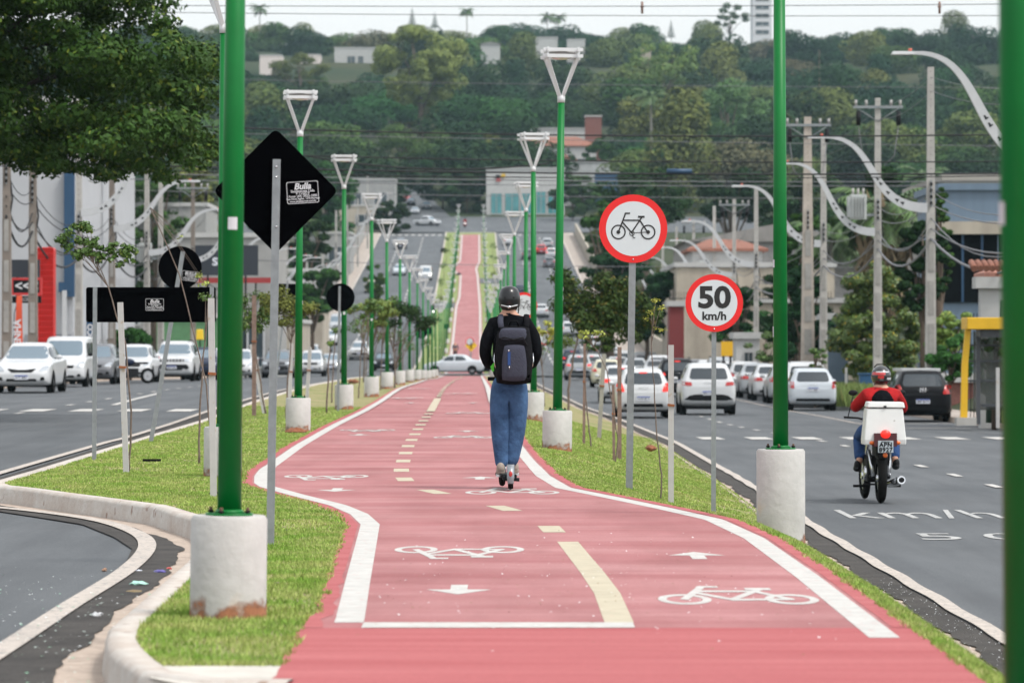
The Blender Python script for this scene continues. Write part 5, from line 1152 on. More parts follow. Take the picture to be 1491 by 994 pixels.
# right kerb, parked
for i, (x, d, c, k) in enumerate(((10.5, 140, 'white', 'suv'), (10.55, 149, 'silver', 'hatch'), (10.4, 156, 'white', 'sedan'), (10.3, 163.5, 'silver', 'sedan'), (10.2, 171, 'white', 'hatch'), (10.1, 178.5, 'white', 'hatch'), (10.0, 186, 'silver', 'suv'), (9.9, 196, 'white', 'hatch'), (9.8, 206, 'grey', 'hatch'), (9.6, 218, 'white', 'sedan'), (9.4, 232, 'silver', 'hatch'), (9.2, 246, 'white', 'suv'), (9.0, 262, 'grey', 'sedan'))):
    car(k, c, 0, d, f'{c} {dict(hatch="hatchback", sedan="saloon", suv="four wheel drive")[k]} parked at the right kerb, {ordn(i)} beyond the pale silver hatchback', 'R', 0, False, x=x + .25)
car('hatch', 'lightsilver', 1184, 133, 'pale silver hatchback with tall tail lights parked right of the second lamp post', 'R', 0, False, 'tall', plate='ALT 4806', scale=.98)
bf = car('hatch', 'black', 1344, 111, 'black hatchback with a white roof parked at the right kerb beyond the motorcyclist', 'R', 0, False, 'round', plate='BBF 8A73')
mb = MB(); mb.box((0, -.10, 1.50), (1.14, 2.5, .09), paint(PAINTS['white'], 'white')); mb.build('white_roof', None, bf, bevel=.012)
mb = MB()
for i in range(3): mb.box((-.07 + i * .07, -1.955, .93), (.028, .008, .13), M_stick, M=Matrix.Rotation(.08, 3, 'Y'))
mb.box((-.035, -1.955, .95), (.04, .008, .02), M_stick); mb.build('badge', M_stick, bf)

# ---------------------------------------------------------------- skinned figures
def skin(pts, edges, rad, m, name, parent, sub=2, root=0):
    me = bpy.data.meshes.new(name); me.from_pydata([tuple(p) for p in pts], edges, []); o = bpy.data.objects.new(name, me); C.objects.link(o)
    md = o.modifiers.new('s', 'SKIN'); md.use_smooth_shade = True
    for i, r in enumerate(rad):
        r = r if hasattr(r, '__len__') else (r, r); me.skin_vertices[0].data[i].radius = r; me.skin_vertices[0].data[i].use_root = (i == root)
    s = o.modifiers.new('u', 'SUBSURF'); s.levels = sub; s.render_levels = sub
    bpy.context.view_layer.update(); dg = bpy.context.evaluated_depsgraph_get()
    m2 = bpy.data.meshes.new_from_object(o.evaluated_get(dg)); bpy.data.objects.remove(o); m2.materials.clear(); m2.materials.append(m)
    m2.polygons.foreach_set('use_smooth', [True] * len(m2.polygons))
    o = bpy.data.objects.new(name, m2); C.objects.link(o); o.parent = parent; return o
M_skin = mat('skin', (.50, .27, .19), .55, spec=.35)
M_jean = mat('blue_denim', (.014, .042, .105), .9, var=.55, vs=5, bump=1.0, bs=13, col2=(.055, .13, .27))
M_jack = mat('black_jacket', (.0045, .005, .007), .9, spec=.08, var=.4, vs=8, bump=.6, bs=12)
M_shoe = mat('beige_trainer', (.30, .25, .21), .8, var=.2)
def hand(parent, wrist, fwd, up, side, m, s=1.0):
    """palm, four bent fingers and a thumb in one mesh"""
    w = Vector(wrist); f = Vector(fwd).normalized(); u = Vector(up).normalized(); r = f.cross(u).normalized() * side; pts = [w, w + f * .045 * s, w + f * .085 * s]; ed = [(0, 1), (1, 2)]; rad = [(.024, .018), (.036, .015), (.038, .013)]
    for i, (o, L) in enumerate(((-.028, .07), (-.010, .08), (.010, .075), (.028, .06))):
        a = pts[2] + r * o; k = len(pts); pts += [a + f * .006, a + f * L * .45 - u * .008, a + f * L * .75 - u * .034, a + f * L * .62 - u * .056]; ed += [(2, k), (k, k + 1), (k + 1, k + 2), (k + 2, k + 3)]; rad += [.0095, .009, .0085, .0075]
    k = len(pts); b = pts[1] - r * .03; pts += [b, b - r * .022 + f * .02 - u * .015, b - r * .018 + f * .05 - u * .034]; ed += [(1, k), (k, k + 1), (k + 1, k + 2)]; rad += [.013, .011, .009]
    return skin(pts, ed, rad, m, 'hand', parent, 1)

# --- man on the kick scooter, seen from behind
d = 37.4; gx = -.01; X0 = xat(742, d); z0 = zmed(X0, d) + .012
per = thing('person', 'man in black jacket, blue jeans and black helmet riding a kick scooter', 'person', (X0, d, z0))
def pp(px, py, y=0): q = at(px, py, d); return Vector((q.x - X0, y, q.z - z0))
body_pts = [pp(742, 562), pp(741, 520), pp(741, 480), pp(741, 464), pp(741, 452), pp(741, 438, .01), pp(741, 428, .01),      # 0 pelvis..6 head
            pp(727, 575, .0), pp(724, 625, .02), pp(728, 676, -.01), pp(727, 688, .07),       # 7..10 left leg
            pp(755, 575, .0), pp(756, 625, .06), pp(746, 676, .10), pp(748, 688, .2),     # 11..14
            pp(714, 474), pp(706, 505, -.02), pp(709, 528, .12),                               # 15..17 left arm
            pp(768, 474), pp(778, 505, -.02), pp(776, 528, .12)]
be = [(0, 1), (1, 2), (2, 3), (3, 4), (4, 5), (5, 6), (0, 7), (7, 8), (8, 9), (9, 10), (0, 11), (11, 12), (12, 13), (13, 14), (3, 15), (15, 16), (16, 17), (3, 18), (18, 19), (19, 20)]
skin(body_pts, be, [(.13, .10), (.13, .095), (.15, .10), (.13, .085), (.055, .055), (.075, .09), (.07, .09), .075, .052, .035, .032, .075, .052, .035, .032, .05, .038, .028, .05, .038, .028], M_skin, 'body', per)
# legs with a wide loose trouser cut
skin([pp(742, 560), pp(729, 574), pp(728, 602, .01), pp(729, 632, .02), pp(730, 660, .0), pp(731, 681, -.01), pp(754, 574), pp(753, 602, .03), pp(750, 632, .05), pp(746, 660, .03), pp(743, 680, .03), pp(742, 540)],
     [(0, 1), (1, 2), (2, 3), (3, 4), (4, 5), (0, 6), (6, 7), (7, 8), (8, 9), (9, 10), (0, 11)], [(.165, .125), (.118, .125), (.110, .11), (.092, .10), (.068, .08), (.052, .065), (.118, .125), (.110, .11), (.098, .105), (.076, .085), (.060, .072), (.15, .12)], M_jean, 'jeans', per, 2)
jk = skin([pp(742, 559), pp(742, 530), pp(741, 490), pp(741, 468), pp(741, 460), pp(741, 453, .01),
      pp(720, 472), pp(709, 492, -.03), pp(706, 515, -.04), pp(711, 531, .06), pp(719, 531, .18),
      pp(765, 472), pp(778, 492, -.03), pp(781, 515, -.04), pp(775, 531, .06), pp(767, 531, .18)],
     [(0, 1), (1, 2), (2, 3), (3, 4), (4, 5), (3, 6), (6, 7), (7, 8), (8, 9), (9, 10), (3, 11), (11, 12), (12, 13), (13, 14), (14, 15)],
     [(.185, .145), (.180, .14), (.175, .13), (.150, .105), (.085, .08), (.072, .072), (.088, .085), .070, .064, .052, .042, (.088, .085), .070, .064, .052, .042], M_jack, 'jacket', per, 2)
for sx, px in ((-1, 721), (1, 765)): hand(per, pp(px, 530, .20), (0, 1, .1), (0, 0, 1), sx, M_skin)
for px, py, y, sx in ((729, 686, -.02, -1), (749, 685, .13, 1)):
    mb = MB(); c = pp(px, py, y); mb.ell(c + Vector((0, .05, 0)), (.046, .13, .045), 14, 8, M_shoe); mb.ell(c + Vector((0, -.03, .035)), (.042, .06, .055), 12, 8, M_shoe); mb.box(c + Vector((0, .045, -.04)), (.088, .26, .02), M_wht); mb.build('shoe', None, per)
mb = MB(); c = pp(741.5, 436, .01)
prof = [(0, .135), (.06, .125), (.092, .10), (.110, .06), (.116, .01), (.114, -.03), (.106, -.065), (.095, -.075)]
n = 28; V = [];
for r, z in prof: V += [c + Vector((r * .92 * math.cos(2 * PI * j / n), r * 1.14 * math.sin(2 * PI * j / n), z + (.03 if math.sin(2 * PI * j / n) > .2 and z < -.05 else 0))) for j in range(n)]
mb.add(V, [(i * n + j, i * n + (j + 1) % n, (i + 1) * n + (j + 1) % n, (i + 1) * n + j) for i in range(len(prof) - 1) for j in range(n)], mat('helmet_black', (.006, .0065, .008), .28, coat=.25, spec=.4), True)
hm = mb.build('helmet', None, per)
mb = MB(); 
for sx in (-1, 1):
    mb.ell(c + Vector((sx * .045, -.124, .02)), (.012, .006, .006), 10, 6, M_dk); mb.tube([c + Vector((sx * .095, -.02, -.06)), c + Vector((sx * .088, .02, -.13)), c + Vector((sx * .03, .07, -.165))], .006, 6, M_dk)
mb.tube([c + Vector((-.08, -.105, -.055)), c + Vector((0, -.135, -.075)), c + Vector((.08, -.105, -.055))], .006, 6, M_wht); mb.ell(c + Vector((0, -.137, -.075)), (.018, .008, .016), 10, 6, M_chr); mb.build('helmet_strap', None, hm)
mb = MB(); mb.ell(c + Vector((0, .0, -.075)), (.082, .095, .05), 12, 8, mat('hair_dark', (.03, .02, .015), .8)); mb.build('hair', None, per)
# backpack (its own thing)
pc = pp(748, 517, 0); bp_ = thing('backpack', 'black and grey backpack with a blue zip stripe on the scooter rider\'s back', 'backpack', (X0 + pc.x, d - .17, z0 + pc.z))
M_bp = mat('backpack_black', (.007, .007, .009), .9, spec=.12, var=.3, vs=9, bump=.6, bs=25); M_bg = mat('backpack_grey', (.055, .058, .080), .9, spec=.1, var=.12, vs=50, bump=.3, bs=60)
def pillow(w, h, dpt, m, c, name, parent, pw=3.2, topk=.9):
    mb = MB(); n = 14; V = []; idx = {}
    for side in (0, 1):
        for i in range(n + 1):
            for j in range(n + 1):
                u, v = i / n * 2 - 1, j / n * 2 - 1; k = (1 - abs(u) ** pw) ** (1 / pw) * (1 - abs(v) ** pw) ** (1 / pw) if abs(u) < 1 and abs(v) < 1 else 0
                # square->rounded
                x = u * w / 2 * (1 - .10 * v * v) * (1 - (1 - topk) * max(0, v)); z = v * h / 2 * (1 - .07 * u * u)
                V.append((c[0] + x, c[1] - dpt * k * (1 if side == 0 else -.4), c[2] + z))
    N2 = (n + 1) ** 2; Fc = []
    for s_ in (0, 1):
        for i in range(n):
            for j in range(n): a = s_ * N2 + i * (n + 1) + j; Fc.append((a, a + 1, a + n + 2, a + n + 1))
    mb.add(V, Fc, m, True); return mb.build(name, m, parent)
pillow(.37, .57, .13, M_bp, (0, .0, .0), 'main_bag', bp_)
pillow(.335, .50, .06, M_bp, (0, -.11, .02), 'top_pocket', bp_)
pk = pillow(.255, .37, .05, M_bg, (.005, -.145, -.065), 'front_pocket', bp_)
pillow(.28, .13, .045, M_bg, (-.005, -.13, .20), 'grey_top_panel', bp_)
mb = MB(); mb.box((-.045, -.199, -.03), (.026, .006, .13), mat('zip_blue', (.012, .055, .20), .6)); mb.build('blue_stripe', None, pk)
mb = MB(); mb.tube([(-.05, -.200, .055), (-.045, -.204, .035)], .006, 6, M_chr); mb.tube([(-.045, -.2, -.105), (-.04, -.2, -.13)], .005, 6, M_chr); mb.tube([(-.125, -.17, .16), (-.09, -.185, .175), (.0, -.19, .15), (.09, -.185, .175), (.125, -.17, .1)], .006, 6, M_dk); mb.build('zip', None, pk)
mb = MB(); mb.tube([(-.05, -.03, .285), (-.03, -.05, .33), (.03, -.05, .33), (.05, -.03, .285)], .010, 8, M_bp)
mb.build('grab_handle', None, bp_)
for sx in (-1, 1):
    mb = MB(); mb.tube([(sx * .11, .0, .22), (sx * .13, .02, .33), (sx * .125, .12, .39), (sx * .12, .26, .36)], .028, 8, M_bg if sx < 0 else M_bp, sq=.4); mb.build('shoulder_strap', None, bp_)
mb = MB(); mb.tube([(-.185, -.02, .02), (-.19, -.05, -.05), (-.175, -.06, -.12)], .007, 6, M_chr); mb.tube([(.185, -.02, .02), (.19, -.05, -.05), (.18, -.06, -.11)], .007, 6, M_chr); mb.build('side_cord', None, bp_)
q = pp(714, 534, -.06); mb = MB(); mb.add([(0, 0, 0), (.045, 0, .05), (.055, .01, -.02), (.02, .0, -.05), (0, .012, .004), (.045, .012, .054), (.055, .022, -.016), (.02, .012, -.046)], [(0, 1, 2, 3), (4, 5, 6, 7), (0, 1, 5, 4), (1, 2, 6, 5), (2, 3, 7, 6), (3, 0, 4, 7)], mat('lime_tag', (.12, .75, .06), .5)); o = mb.build('lime_tag', None, per); o.location = q
# kick scooter
sc = thing('kick_scooter', 'grey electric kick scooter carrying the man in black along the red path', 'scooter', (X0, d, z0), rz=0)
def wheel(mbp, c, r, w, m, yaw=0, name='wheel', parent=None, rimm=None, rimr=.62):
    mb = MB(); n = 24; M = Matrix.Rotation(yaw, 3, 'Z'); V = []
    for x, rr in ((-w / 2, r * .62), (-w / 2, r * .85), (-w * .3, r * .97), (0, r), (w * .3, r * .97), (w / 2, r * .85), (w / 2, r * .62)): V += [Vector(c) + M @ Vector((x, rr * math.cos(2 * PI * j / n), rr * math.sin(2 * PI * j / n))) for j in range(n)]
    mb.add(V, [(i * n + j, i * n + (j + 1) % n, (i + 1) * n + (j + 1) % n, (i + 1) * n + j) for i in range(6) for j in range(n)], m, True); o = mb.build(name, m, parent)
    q = MB(); a = Vector(c) + M @ Vector((-w * .3, 0, 0)); b = Vector(c) + M @ Vector((w * .3, 0, 0)); q.tube([a, b], r * rimr, n, rimm or M_dk); q.tube([a + (a - b) * .5, b + (b - a) * .5], r * .15, 10, M_chr); q.build('rim', None, o); return o
wr = pp(743.5, 714); wf_ = pp(731, 711)
wheel(0, (wr.x, -.38, .105), .105, .052, M_rub, 0, 'wheel', sc); wheel(0, (wf_.x, .50, .105), .105, .05, M_rub, .12, 'wheel', sc)
mb = MB(); M = Matrix.Rotation(.09, 3, 'Z'); mb.box((-.035, .06, .125), (.155, .66, .035), M_dk, M=M); mb.build('deck', None, sc, bevel=.01)
mb = MB(); V = []; n = 10
for i in range(n + 1):
    a = PI * (.18 + .55 * i / n); 
    for sx in (-1, 1): V.append((wr.x + sx * .036, -.38 - .125 * math.cos(PI - a) * -1 * -1, .105 + .125 * math.sin(a)))
V = [(wr.x + sx * (.036 if i > 1 else .03), -.38 - .13 * math.cos(R(-20 + 130 * i / n)), .105 + .13 * math.sin(R(-20 + 130 * i / n))) for i in range(n + 1) for sx in (-1, 1)]
V2 = [(x * 1.0, y - .004, z + .008) for x, y, z in V]; mb.add(V + V2, [(2 * i, 2 * i + 1, 2 * i + 3, 2 * i + 2) for i in range(n)] + [(2 * i + 22, 2 * i + 23, 2 * i + 25, 2 * i + 24) for i in range(n)] + [(2 * i + s, 2 * i + 2 + s, 2 * i + 24 + s, 2 * i + 22 + s) for i in range(n) for s in (0, 1)], mat('scooter_grey', (.24, .26, .28), .4, .3), True); fd = mb.build('rear_mudguard', None, sc)
mb = MB(); mb.ell((wr.x, -.517, .155), (.018, .01, .028), 12, 8, M_tail); mb.build('rear_light', None, fd)
mb = MB(); 
for sx in (-1, 1): mb.box((wr.x + sx * .04, -.34, .10), (.014, .15, .03), M_dk)
mb.tube([(wr.x + .03, -.38, .1), (wr.x + .085, -.38, .095)], .018, 8, M_dk); mb.tube([(wr.x - .03, -.38, .1), (wr.x - .075, -.36, .12)], .022, 8, M_dk); mb.build('rear_fork', None, sc)
mb = MB(); mb.tube([(wf_.x, .5, .12), (wf_.x + .0, .44, .3), (wf_.x + .03, .34, 1.05)], .022, 10, M_dk); mb.build('stem', None, sc)
mb = MB(); mb.tube([(wf_.x - .12, .30, 1.06), (wf_.x + .24, .34, 1.06)], .014, 8, M_dk); mb.tube([(wf_.x - .14, .30, 1.06), (wf_.x - .05, .31, 1.06)], .019, 8, M_rub); mb.tube([(wf_.x + .17, .33, 1.06), (wf_.x + .28, .34, 1.06)], .019, 8, M_rub); mb.build('handlebar', None, sc)
mb = MB(); mb.tube([(wf_.x - .03, .5, .1), (wf_.x - .03, .48, .22)], .012, 6, M_chr); mb.tube([(wf_.x + .03, .5, .1), (wf_.x + .03, .48, .22)], .012, 6, M_chr); mb.build('front_fork', None, sc)

# --- motorcycle courier
d = 48.2; X1 = xat(1281.5, d); z1 = zroadR(d) + .004
mc = thing('motorcycle', 'black delivery motorcycle with lit tail light and numbered plate ridden on the right carriageway', 'motorcycle', (X1, d, z1))
def mp(px, py, y=0): q = at(px, py, d); return Vector((q.x - X1, y, q.z - z1))
wheel(0, (.01, 0.0, .31), .31, .105, M_rub, 0, 'wheel', mc, M_rim, .6); wheel(0, (-.075, 1.28, .30), .30, .08, M_rub, .06, 'wheel', mc, M_rim, .6)
mb = MB(); mb.prism([(-.045, .56), (.065, .56), (.11, .82), (-.10, .82)], -.22, .2, M_dk); mb.box((.0, .05, .68), (.15, .5, .16), M_dk); mb.build('rear_mudguard', None, mc, bevel=.01)
mb = MB(); mb.ell((mp(1286, 631).x, -.30, mp(0, 631).z), (.065, .04, .055), 16, 10, M_taillit); mb.build('tail_light', None, mc)
mb = MB(); P = mp(1286, 649); mb.box((P.x, -.32, P.z), (.19, .01, .15), mat('bike_plate', (.42, .47, .50), .5)); pl = mb.build('number_plate', None, mc, bevel=.003)
for tx, dz, sz in (('MARINGA', .06, .022), ('APN', .022, .075), ('8927', -.042, .075)):
    text_mesh(tx, sz, Matrix.Translation((P.x, -.327, P.z + dz)) @ Matrix.Rotation(PI / 2, 4, 'X'), M_dk, 'lettering', pl, 0, .0035 if sz > .05 else .001, spacing=1.15)
M_org = mat('indicator_orange', (.75, .14, .01), .3, coat=.5)
for px in (1267, 1304):
    q = mp(px, 643.5); mb = MB(); mb.ell((q.x, -.25, q.z), (.04, .035, .028), 12, 8, M_org); mb.tube([(q.x, -.24, q.z), (.02, -.2, q.z)], .01, 6, M_dk); mb.build('indicator', None, mc)
q = mp(1286, 661.5); mb = MB(); mb.ell((q.x, -.27, q.z), (.03, .012, .03), 12, 8, M_org); mb.build('reflector', None, mc)
mb = MB(); mb.tube([(.24, -.28, .30), (.20, -.05, .27), (.14, .45, .22), (.12, .8, .3)], [.052, .055, .035, .02], 14, M_chr); mb.tube([(.242, -.292, .301), (.24, -.26, .299)], [.034, .034], 12, M_dk); mb.build('exhaust', None, mc)
mb = MB()
for sx in (-1, 1): mb.tube([(sx * .10 + .01, -.02, .33), (sx * .13, .12, .66)], .022, 8, M_chr); mb.tube([(sx * .10 + .01, 0, .32), (sx * .09, .5, .33)], .02, 8, M_dk)
mb.build('swingarm_shock', None, mc)
mb = MB(); mb.box((0, .55, .42), (.26, .42, .34), M_dk); mb.tube([(-.16, .52, .36), (.16, .52, .36)], .09, 12, M_chr); mb.build('engine', None, mc, bevel=.02)
mb = MB(); mb.box((-.22, .42, .20), (.16, .06, .03), M_rub); mb.box((.22, .42, .20), (.16, .06, .03), M_rub); mb.tube([(-.18, .42, .22), (.18, .42, .22)], .012, 6, M_dk); mb.build('footrest', None, mc)
mb = MB(); mb.ell((0, .75, .86), (.15, .28, .13), 16, 10, paint((.12, .01, .012), 'darkred')); mb.build('fuel_tank', None, mc)
mb = MB(); mb.box((0, .18, .80), (.25, .72, .07), M_dk); mb.build('seat', None, mc, bevel=.02)
mb = MB(); mb.box((.02, -.14, .745), (.30, .22, .02), mat('rack_dark_red', (.07, .012, .015), .5)); mb.box((.02, -.245, .78), (.28, .012, .13), MATS['rack_dark_red']); mb.build('luggage_rack', None, mc)
mb = MB(); mb.tube([(-.38, .82, 1.06), (-.2, .92, 1.05), (0, .98, 1.0), (.2, .92, 1.05), (.38, .82, 1.06)], .013, 8, M_dk); mb.tube([(-.075, 1.28, .32), (-.03, 1.02, .98)], .03, 8, M_chr); mb.build('handlebar', None, mc)
for sx, px in ((-1, 1251), (1, 1322)):
    q = mp(px, 573); q.y = .85; mb = MB(); mb.tube([(sx * .33, .84, 1.06), (q.x, q.y, q.z - .03)], .007, 6, M_dk); mb.ell(q, (.06, .02, .038), 12, 8, M_dk); mb.build('mirror', None, mc)
# white delivery box: tapered, with lid, sits on the rack
P0 = mp(1286, 630); bx = thing('delivery_box', 'scuffed white plastic delivery box strapped behind the motorcycle courier', 'delivery box', (X1 + P0.x, d - .02, z1))
wb, wt_, zb, zt = .255, .215, .60 + .125, 1.225
M_bxw = mat('box_white_plastic', (.68, .68, .66), .45, var=.07, vs=4, speck=(11, .70, (.35, .33, .3)))
mb = MB(); V = [(sx * w, y, z) for z, w, y0, y1 in ((.735, .262, -.24, .22), (.80, .262, -.25, .22), (1.19, .225, -.20, .20)) for sx, y in ((-1, y0), (1, y0), (1, y1), (-1, y1))]
mb.add(V, [(0, 1, 5, 4), (1, 2, 6, 5), (2, 3, 7, 6), (3, 0, 4, 7), (4, 5, 9, 8), (5, 6, 10, 9), (6, 7, 11, 10), (7, 4, 8, 11), (0, 3, 2, 1), (8, 9, 10, 11)], M_bxw); o = mb.build('shell', M_bxw, bx, bevel=.014)
mb = MB(); mb.box((0, -.262, .80), (.285, .05, .165), mat('rack_dark_red', (.05, .008, .010), .5)); mb.build('cut_out', None, bx)
mb = MB(); mb.box((0, 0, 1.235), (.475, .43, .07), M_bxw, taper=.93); o = mb.build('lid', M_bxw, bx, bevel=.012); o.rotation_euler = (0, .012, 0)
mb = MB(); mb.box((0, -.219, 1.215), (.035, .012, .02), M_dk); mb.build('latch', None, bx)
mb = MB(); mb.box((-.02, -.252, .865), (.105, .004, .032), M_dk); o = mb.build('maker_label', None, bx); text_mesh('Baruel', .032, Matrix.Translation((-.02, -.2546, .865)) @ Matrix.Rotation(PI / 2, 4, 'X'), M_stick, 'lettering', o, 0, .001)
# courier
cr = thing('person', 'courier in red and black jacket, jeans and full face helmet riding the motorcycle', 'person', (X1, d, z1))
M_redj = mat('red_jacket', (.36, .014, .016), .85, spec=.15, var=.3, vs=8, bump=.5, bs=15)
def q3(px, py, y): v = mp(px, py); return Vector((v.x, y, v.z))
bp2 = [q3(1286, 622, .38), q3(1287, 600, .40), q3(1288, 580, .44), q3(1288, 568, .46), q3(1288, 558, .48), q3(1288, 549, .5),
       q3(1266, 628, .60), q3(1261, 640, .95), q3(1258, 672, .60), q3(1256, 683, .70), q3(1308, 628, .60), q3(1312, 640, .95), q3(1310, 670, .60), q3(1311, 681, .70),
       q3(1266, 575, .46), q3(1254, 594, .62), q3(1253, 584, .82), q3(1310, 575, .46), q3(1318, 594, .62), q3(1322, 584, .82)]
e2 = [(0, 1), (1, 2), (2, 3), (3, 4), (4, 5), (0, 6), (6, 7), (7, 8), (8, 9), (0, 10), (10, 11), (11, 12), (12, 13), (3, 14), (14, 15), (15, 16), (3, 17), (17, 18), (18, 19)]
skin(bp2, e2, [.12, .11, .11, .07, .045, .08, .08, .06, .045, .035, .08, .06, .045, .035, .05, .04, .03, .05, .04, .03], M_skin, 'body', cr)
skin([q3(1286, 625, .36)] + bp2[6:9] + bp2[10:13], [(0, 1), (1, 2), (2, 3), (0, 4), (4, 5), (5, 6)], [.155, .105, .090, .070, .105, .090, .070], mat('jeans_bright', (.012, .05, .16), .9, var=.4, vs=8, bump=.5), 'jeans', cr)
skin([q3(1287, 612, .40), q3(1287, 590, .42), q3(1288, 574, .45), q3(1288, 562, .47)] + [q3(1266, 576, .46), q3(1254, 590, .56), q3(1252, 596, .66), q3(1252, 588, .80)] + [q3(1310, 576, .46), q3(1320, 592, .56), q3(1322, 598, .66), q3(1323, 590, .80)], [(0, 1), (1, 2), (2, 3), (2, 4), (4, 5), (5, 6), (6, 7), (2, 8), (8, 9), (9, 10), (10, 11)],
     [(.19, .15), (.20, .15), (.18, .13), (.10, .095), (.095, .09), .08, .068, .045, (.095, .09), .08, .068, .045], M_redj, 'jacket', cr)
skin([q3(1287, 608, .38), q3(1287, 592, .40), q3(1288, 583, .43), q3(1275, 578, .45), q3(1301, 578, .45)], [(0, 1), (1, 2), (2, 3), (2, 4)], [(.205, .165), (.215, .165), (.18, .145), (.10, .12), (.10, .12)], M_jack, 'vest', cr)
for sx, px in ((-1, 1252), (1, 1323)): hand(cr, q3(px, 586, .80), (0, 1, .0), (0, 0, 1), sx, mat('glove_black', (.015, .015, .015), .7))
for sx, px, py in ((-1, 1255, 684), (1, 1312, 681)):
    mb = MB(); c = q3(px, py, .68); mb.ell(c, (.05, .14, .045), 14, 8, M_dk); mb.ell(c + Vector((0, -.06, .04)), (.045, .06, .07), 12, 8, M_dk); mb.build('boot', None, cr)
c = q3(1288.5, 548, .50); mb = MB(); M_h2 = mat('helmet_graphic', (.012, .012, .014), .25, coat=.7); mb.ell(c, (.128, .155, .135), 24, 16, M_h2); mb.box(c + Vector((0, .09, -.06)), (.17, .14, .12), M_h2); hm = mb.build('helmet', None, cr)
def band(zc, hh, a0, a1, mt, par):
    q = MB(); n = 14; V = []
    for i in range(n + 1):
        a = R(a0 + (a1 - a0) * i / n)
        for z in (zc - hh, zc + hh): k = math.sqrt(max(0, 1 - (z / .135) ** 2)) * 1.012; V.append(c + Vector((.128 * k * math.sin(a), -.155 * k * math.cos(a), z)))
    q.add(V, [(2 * i, 2 * i + 2, 2 * i + 3, 2 * i + 1) for i in range(n)], mt, True); q.build('helmet_stripe', mt, par)
band(.035, .018, -70, 20, mat('helmet_red', (.45, .02, .02), .3, coat=.5), hm); band(.055, .008, -40, 50, M_wht, hm); band(-.01, .02, -25, 10, MATS['helmet_red'], hm); band(-.03, .014, 30, 75, M_wht, hm)
mb = MB(); mb.tube([c + Vector((-.09, -.0, .11)), c + Vector((-.05, .0, .15)), c + Vector((.05, 0, .15)), c + Vector((.10, 0, .10)), c + Vector((.125, 0, .04))], .007, 6, M_dk); mb.build('raised_visor', None, hm)

# --- small far figures
def far_person(x, d, z, label, top, leg, walk=.1):
    t = thing('person', label, 'person', (x, d, z)); P = [(0, 0, .95), (0, 0, 1.15), (0, 0, 1.38), (0, 0, 1.48), (0, 0, 1.62), (-.09, 0, .85), (-.10, walk, .48), (-.10, -walk, .06), (.09, 0, .85), (.10, -walk * .5, .48), (.1, walk, .06), (-.19, 0, 1.38), (-.24, .05, 1.12), (-.22, .12, .9), (.19, 0, 1.38), (.24, .05, 1.12), (.22, .12, .9)]
    skin(P, [(0, 1), (1, 2), (2, 3), (3, 4), (0, 5), (5, 6), (6, 7), (0, 8), (8, 9), (9, 10), (2, 11), (11, 12), (12, 13), (2, 14), (14, 15), (15, 16)], [.12, .12, .14, .06, .1, .08, .055, .04, .08, .055, .04, .055, .04, .03, .055, .04, .03], M_skin, 'body', t, 1)
    skin([P[i] for i in (0, 5, 6, 7, 8, 9, 10)], [(0, 1), (1, 2), (2, 3), (0, 4), (4, 5), (5, 6)], [.135, .095, .07, .055, .095, .07, .055], leg, 'trousers', t, 1)
    skin([P[i] for i in (0, 1, 2, 11, 12, 13, 14, 15, 16)], [(0, 1), (1, 2), (2, 3), (3, 4), (4, 5), (2, 6), (6, 7), (7, 8)], [.135, .135, .155, .07, .055, .04, .07, .055, .04], top, 'jacket', t, 1); return t
x = xat(663, 345); far_person(x, 345, zmed(x, 345), 'distant pedestrian in dark clothes walking on the red path beyond the side street', mat('dark_coat', (.06, .06, .10), .9), M_dk)
x = xat(1062, 200); far_person(x, 200, zroadR(200) + .15, 'pedestrian in dark clothes on the right pavement left of the white kiosk', MATS['dark_coat'], M_dk)
def far_moto(px, d, face, label, top, rdz=zroadL, parked=False, rz=0):
    x = xat(px, d); z = rdz(d); t = thing('motorcycle', label, 'motorcycle', (x, d, z), rz or (PI if face else 0))
    wheel(0, (0, -.62, .3), .3, .1, M_rub, 0, 'wheel', t, M_rim); wheel(0, (0, .66, .3), .3, .09, M_rub, 0, 'wheel', t, M_rim)
    mb = MB(); mb.ell((0, .2, .82), (.14, .3, .14), 12, 8, paint(PAINTS['darkblue'], 'darkblue')); mb.box((0, -.3, .78), (.22, .6, .08), M_dk); mb.box((0, 0, .42), (.24, .4, .34), M_dk); mb.tube([(0, .66, .3), (0, .5, 1.0)], .035, 6, M_dk); mb.tube([(-.34, .42, 1.05), (.34, .42, 1.05)], .02, 6, M_dk); mb.build('body', None, t)
    mb = MB(); mb.ell((0, .62, .85), (.09, .06, .09), 12, 8, M_head if parked else M_headlit); mb.build('headlight', None, t)
    if not parked:
        p = thing('person', 'rider of the ' + label.replace('motorcycle', 'motorcycle', 1), 'person', (x, d, z), t.rotation_euler.z)
        skin([(0, -.15, .9), (0, -.1, 1.2), (0, 0, 1.42), (0, .02, 1.6), (-.14, .1, .8), (-.2, .3, .55), (-.18, .0, .3), (.14, .1, .8), (.2, .3, .55), (.18, 0, .3), (-.2, 0, 1.38), (-.3, .15, 1.15), (-.3, .4, 1.08), (.2, 0, 1.38), (.3, .15, 1.15), (.3, .4, 1.08)], [(0, 1), (1, 2), (2, 3), (0, 4), (4, 5), (5, 6), (0, 7), (7, 8), (8, 9), (2, 10), (10, 11), (11, 12), (2, 13), (13, 14), (14, 15)], [.15, .15, .15, .11, .1, .08, .05, .1, .08, .05, .07, .055, .04, .07, .055, .04], top, 'body', p, 1)
        mb = MB(); mb.ell((0, .03, 1.64), (.14, .16, .15), 14, 10, M_dk); mb.build('helmet', None, p)
    return t
far_moto(575, 440, 1, 'distant motorcycle coming down the left carriageway in front of a silver car', M_jean)
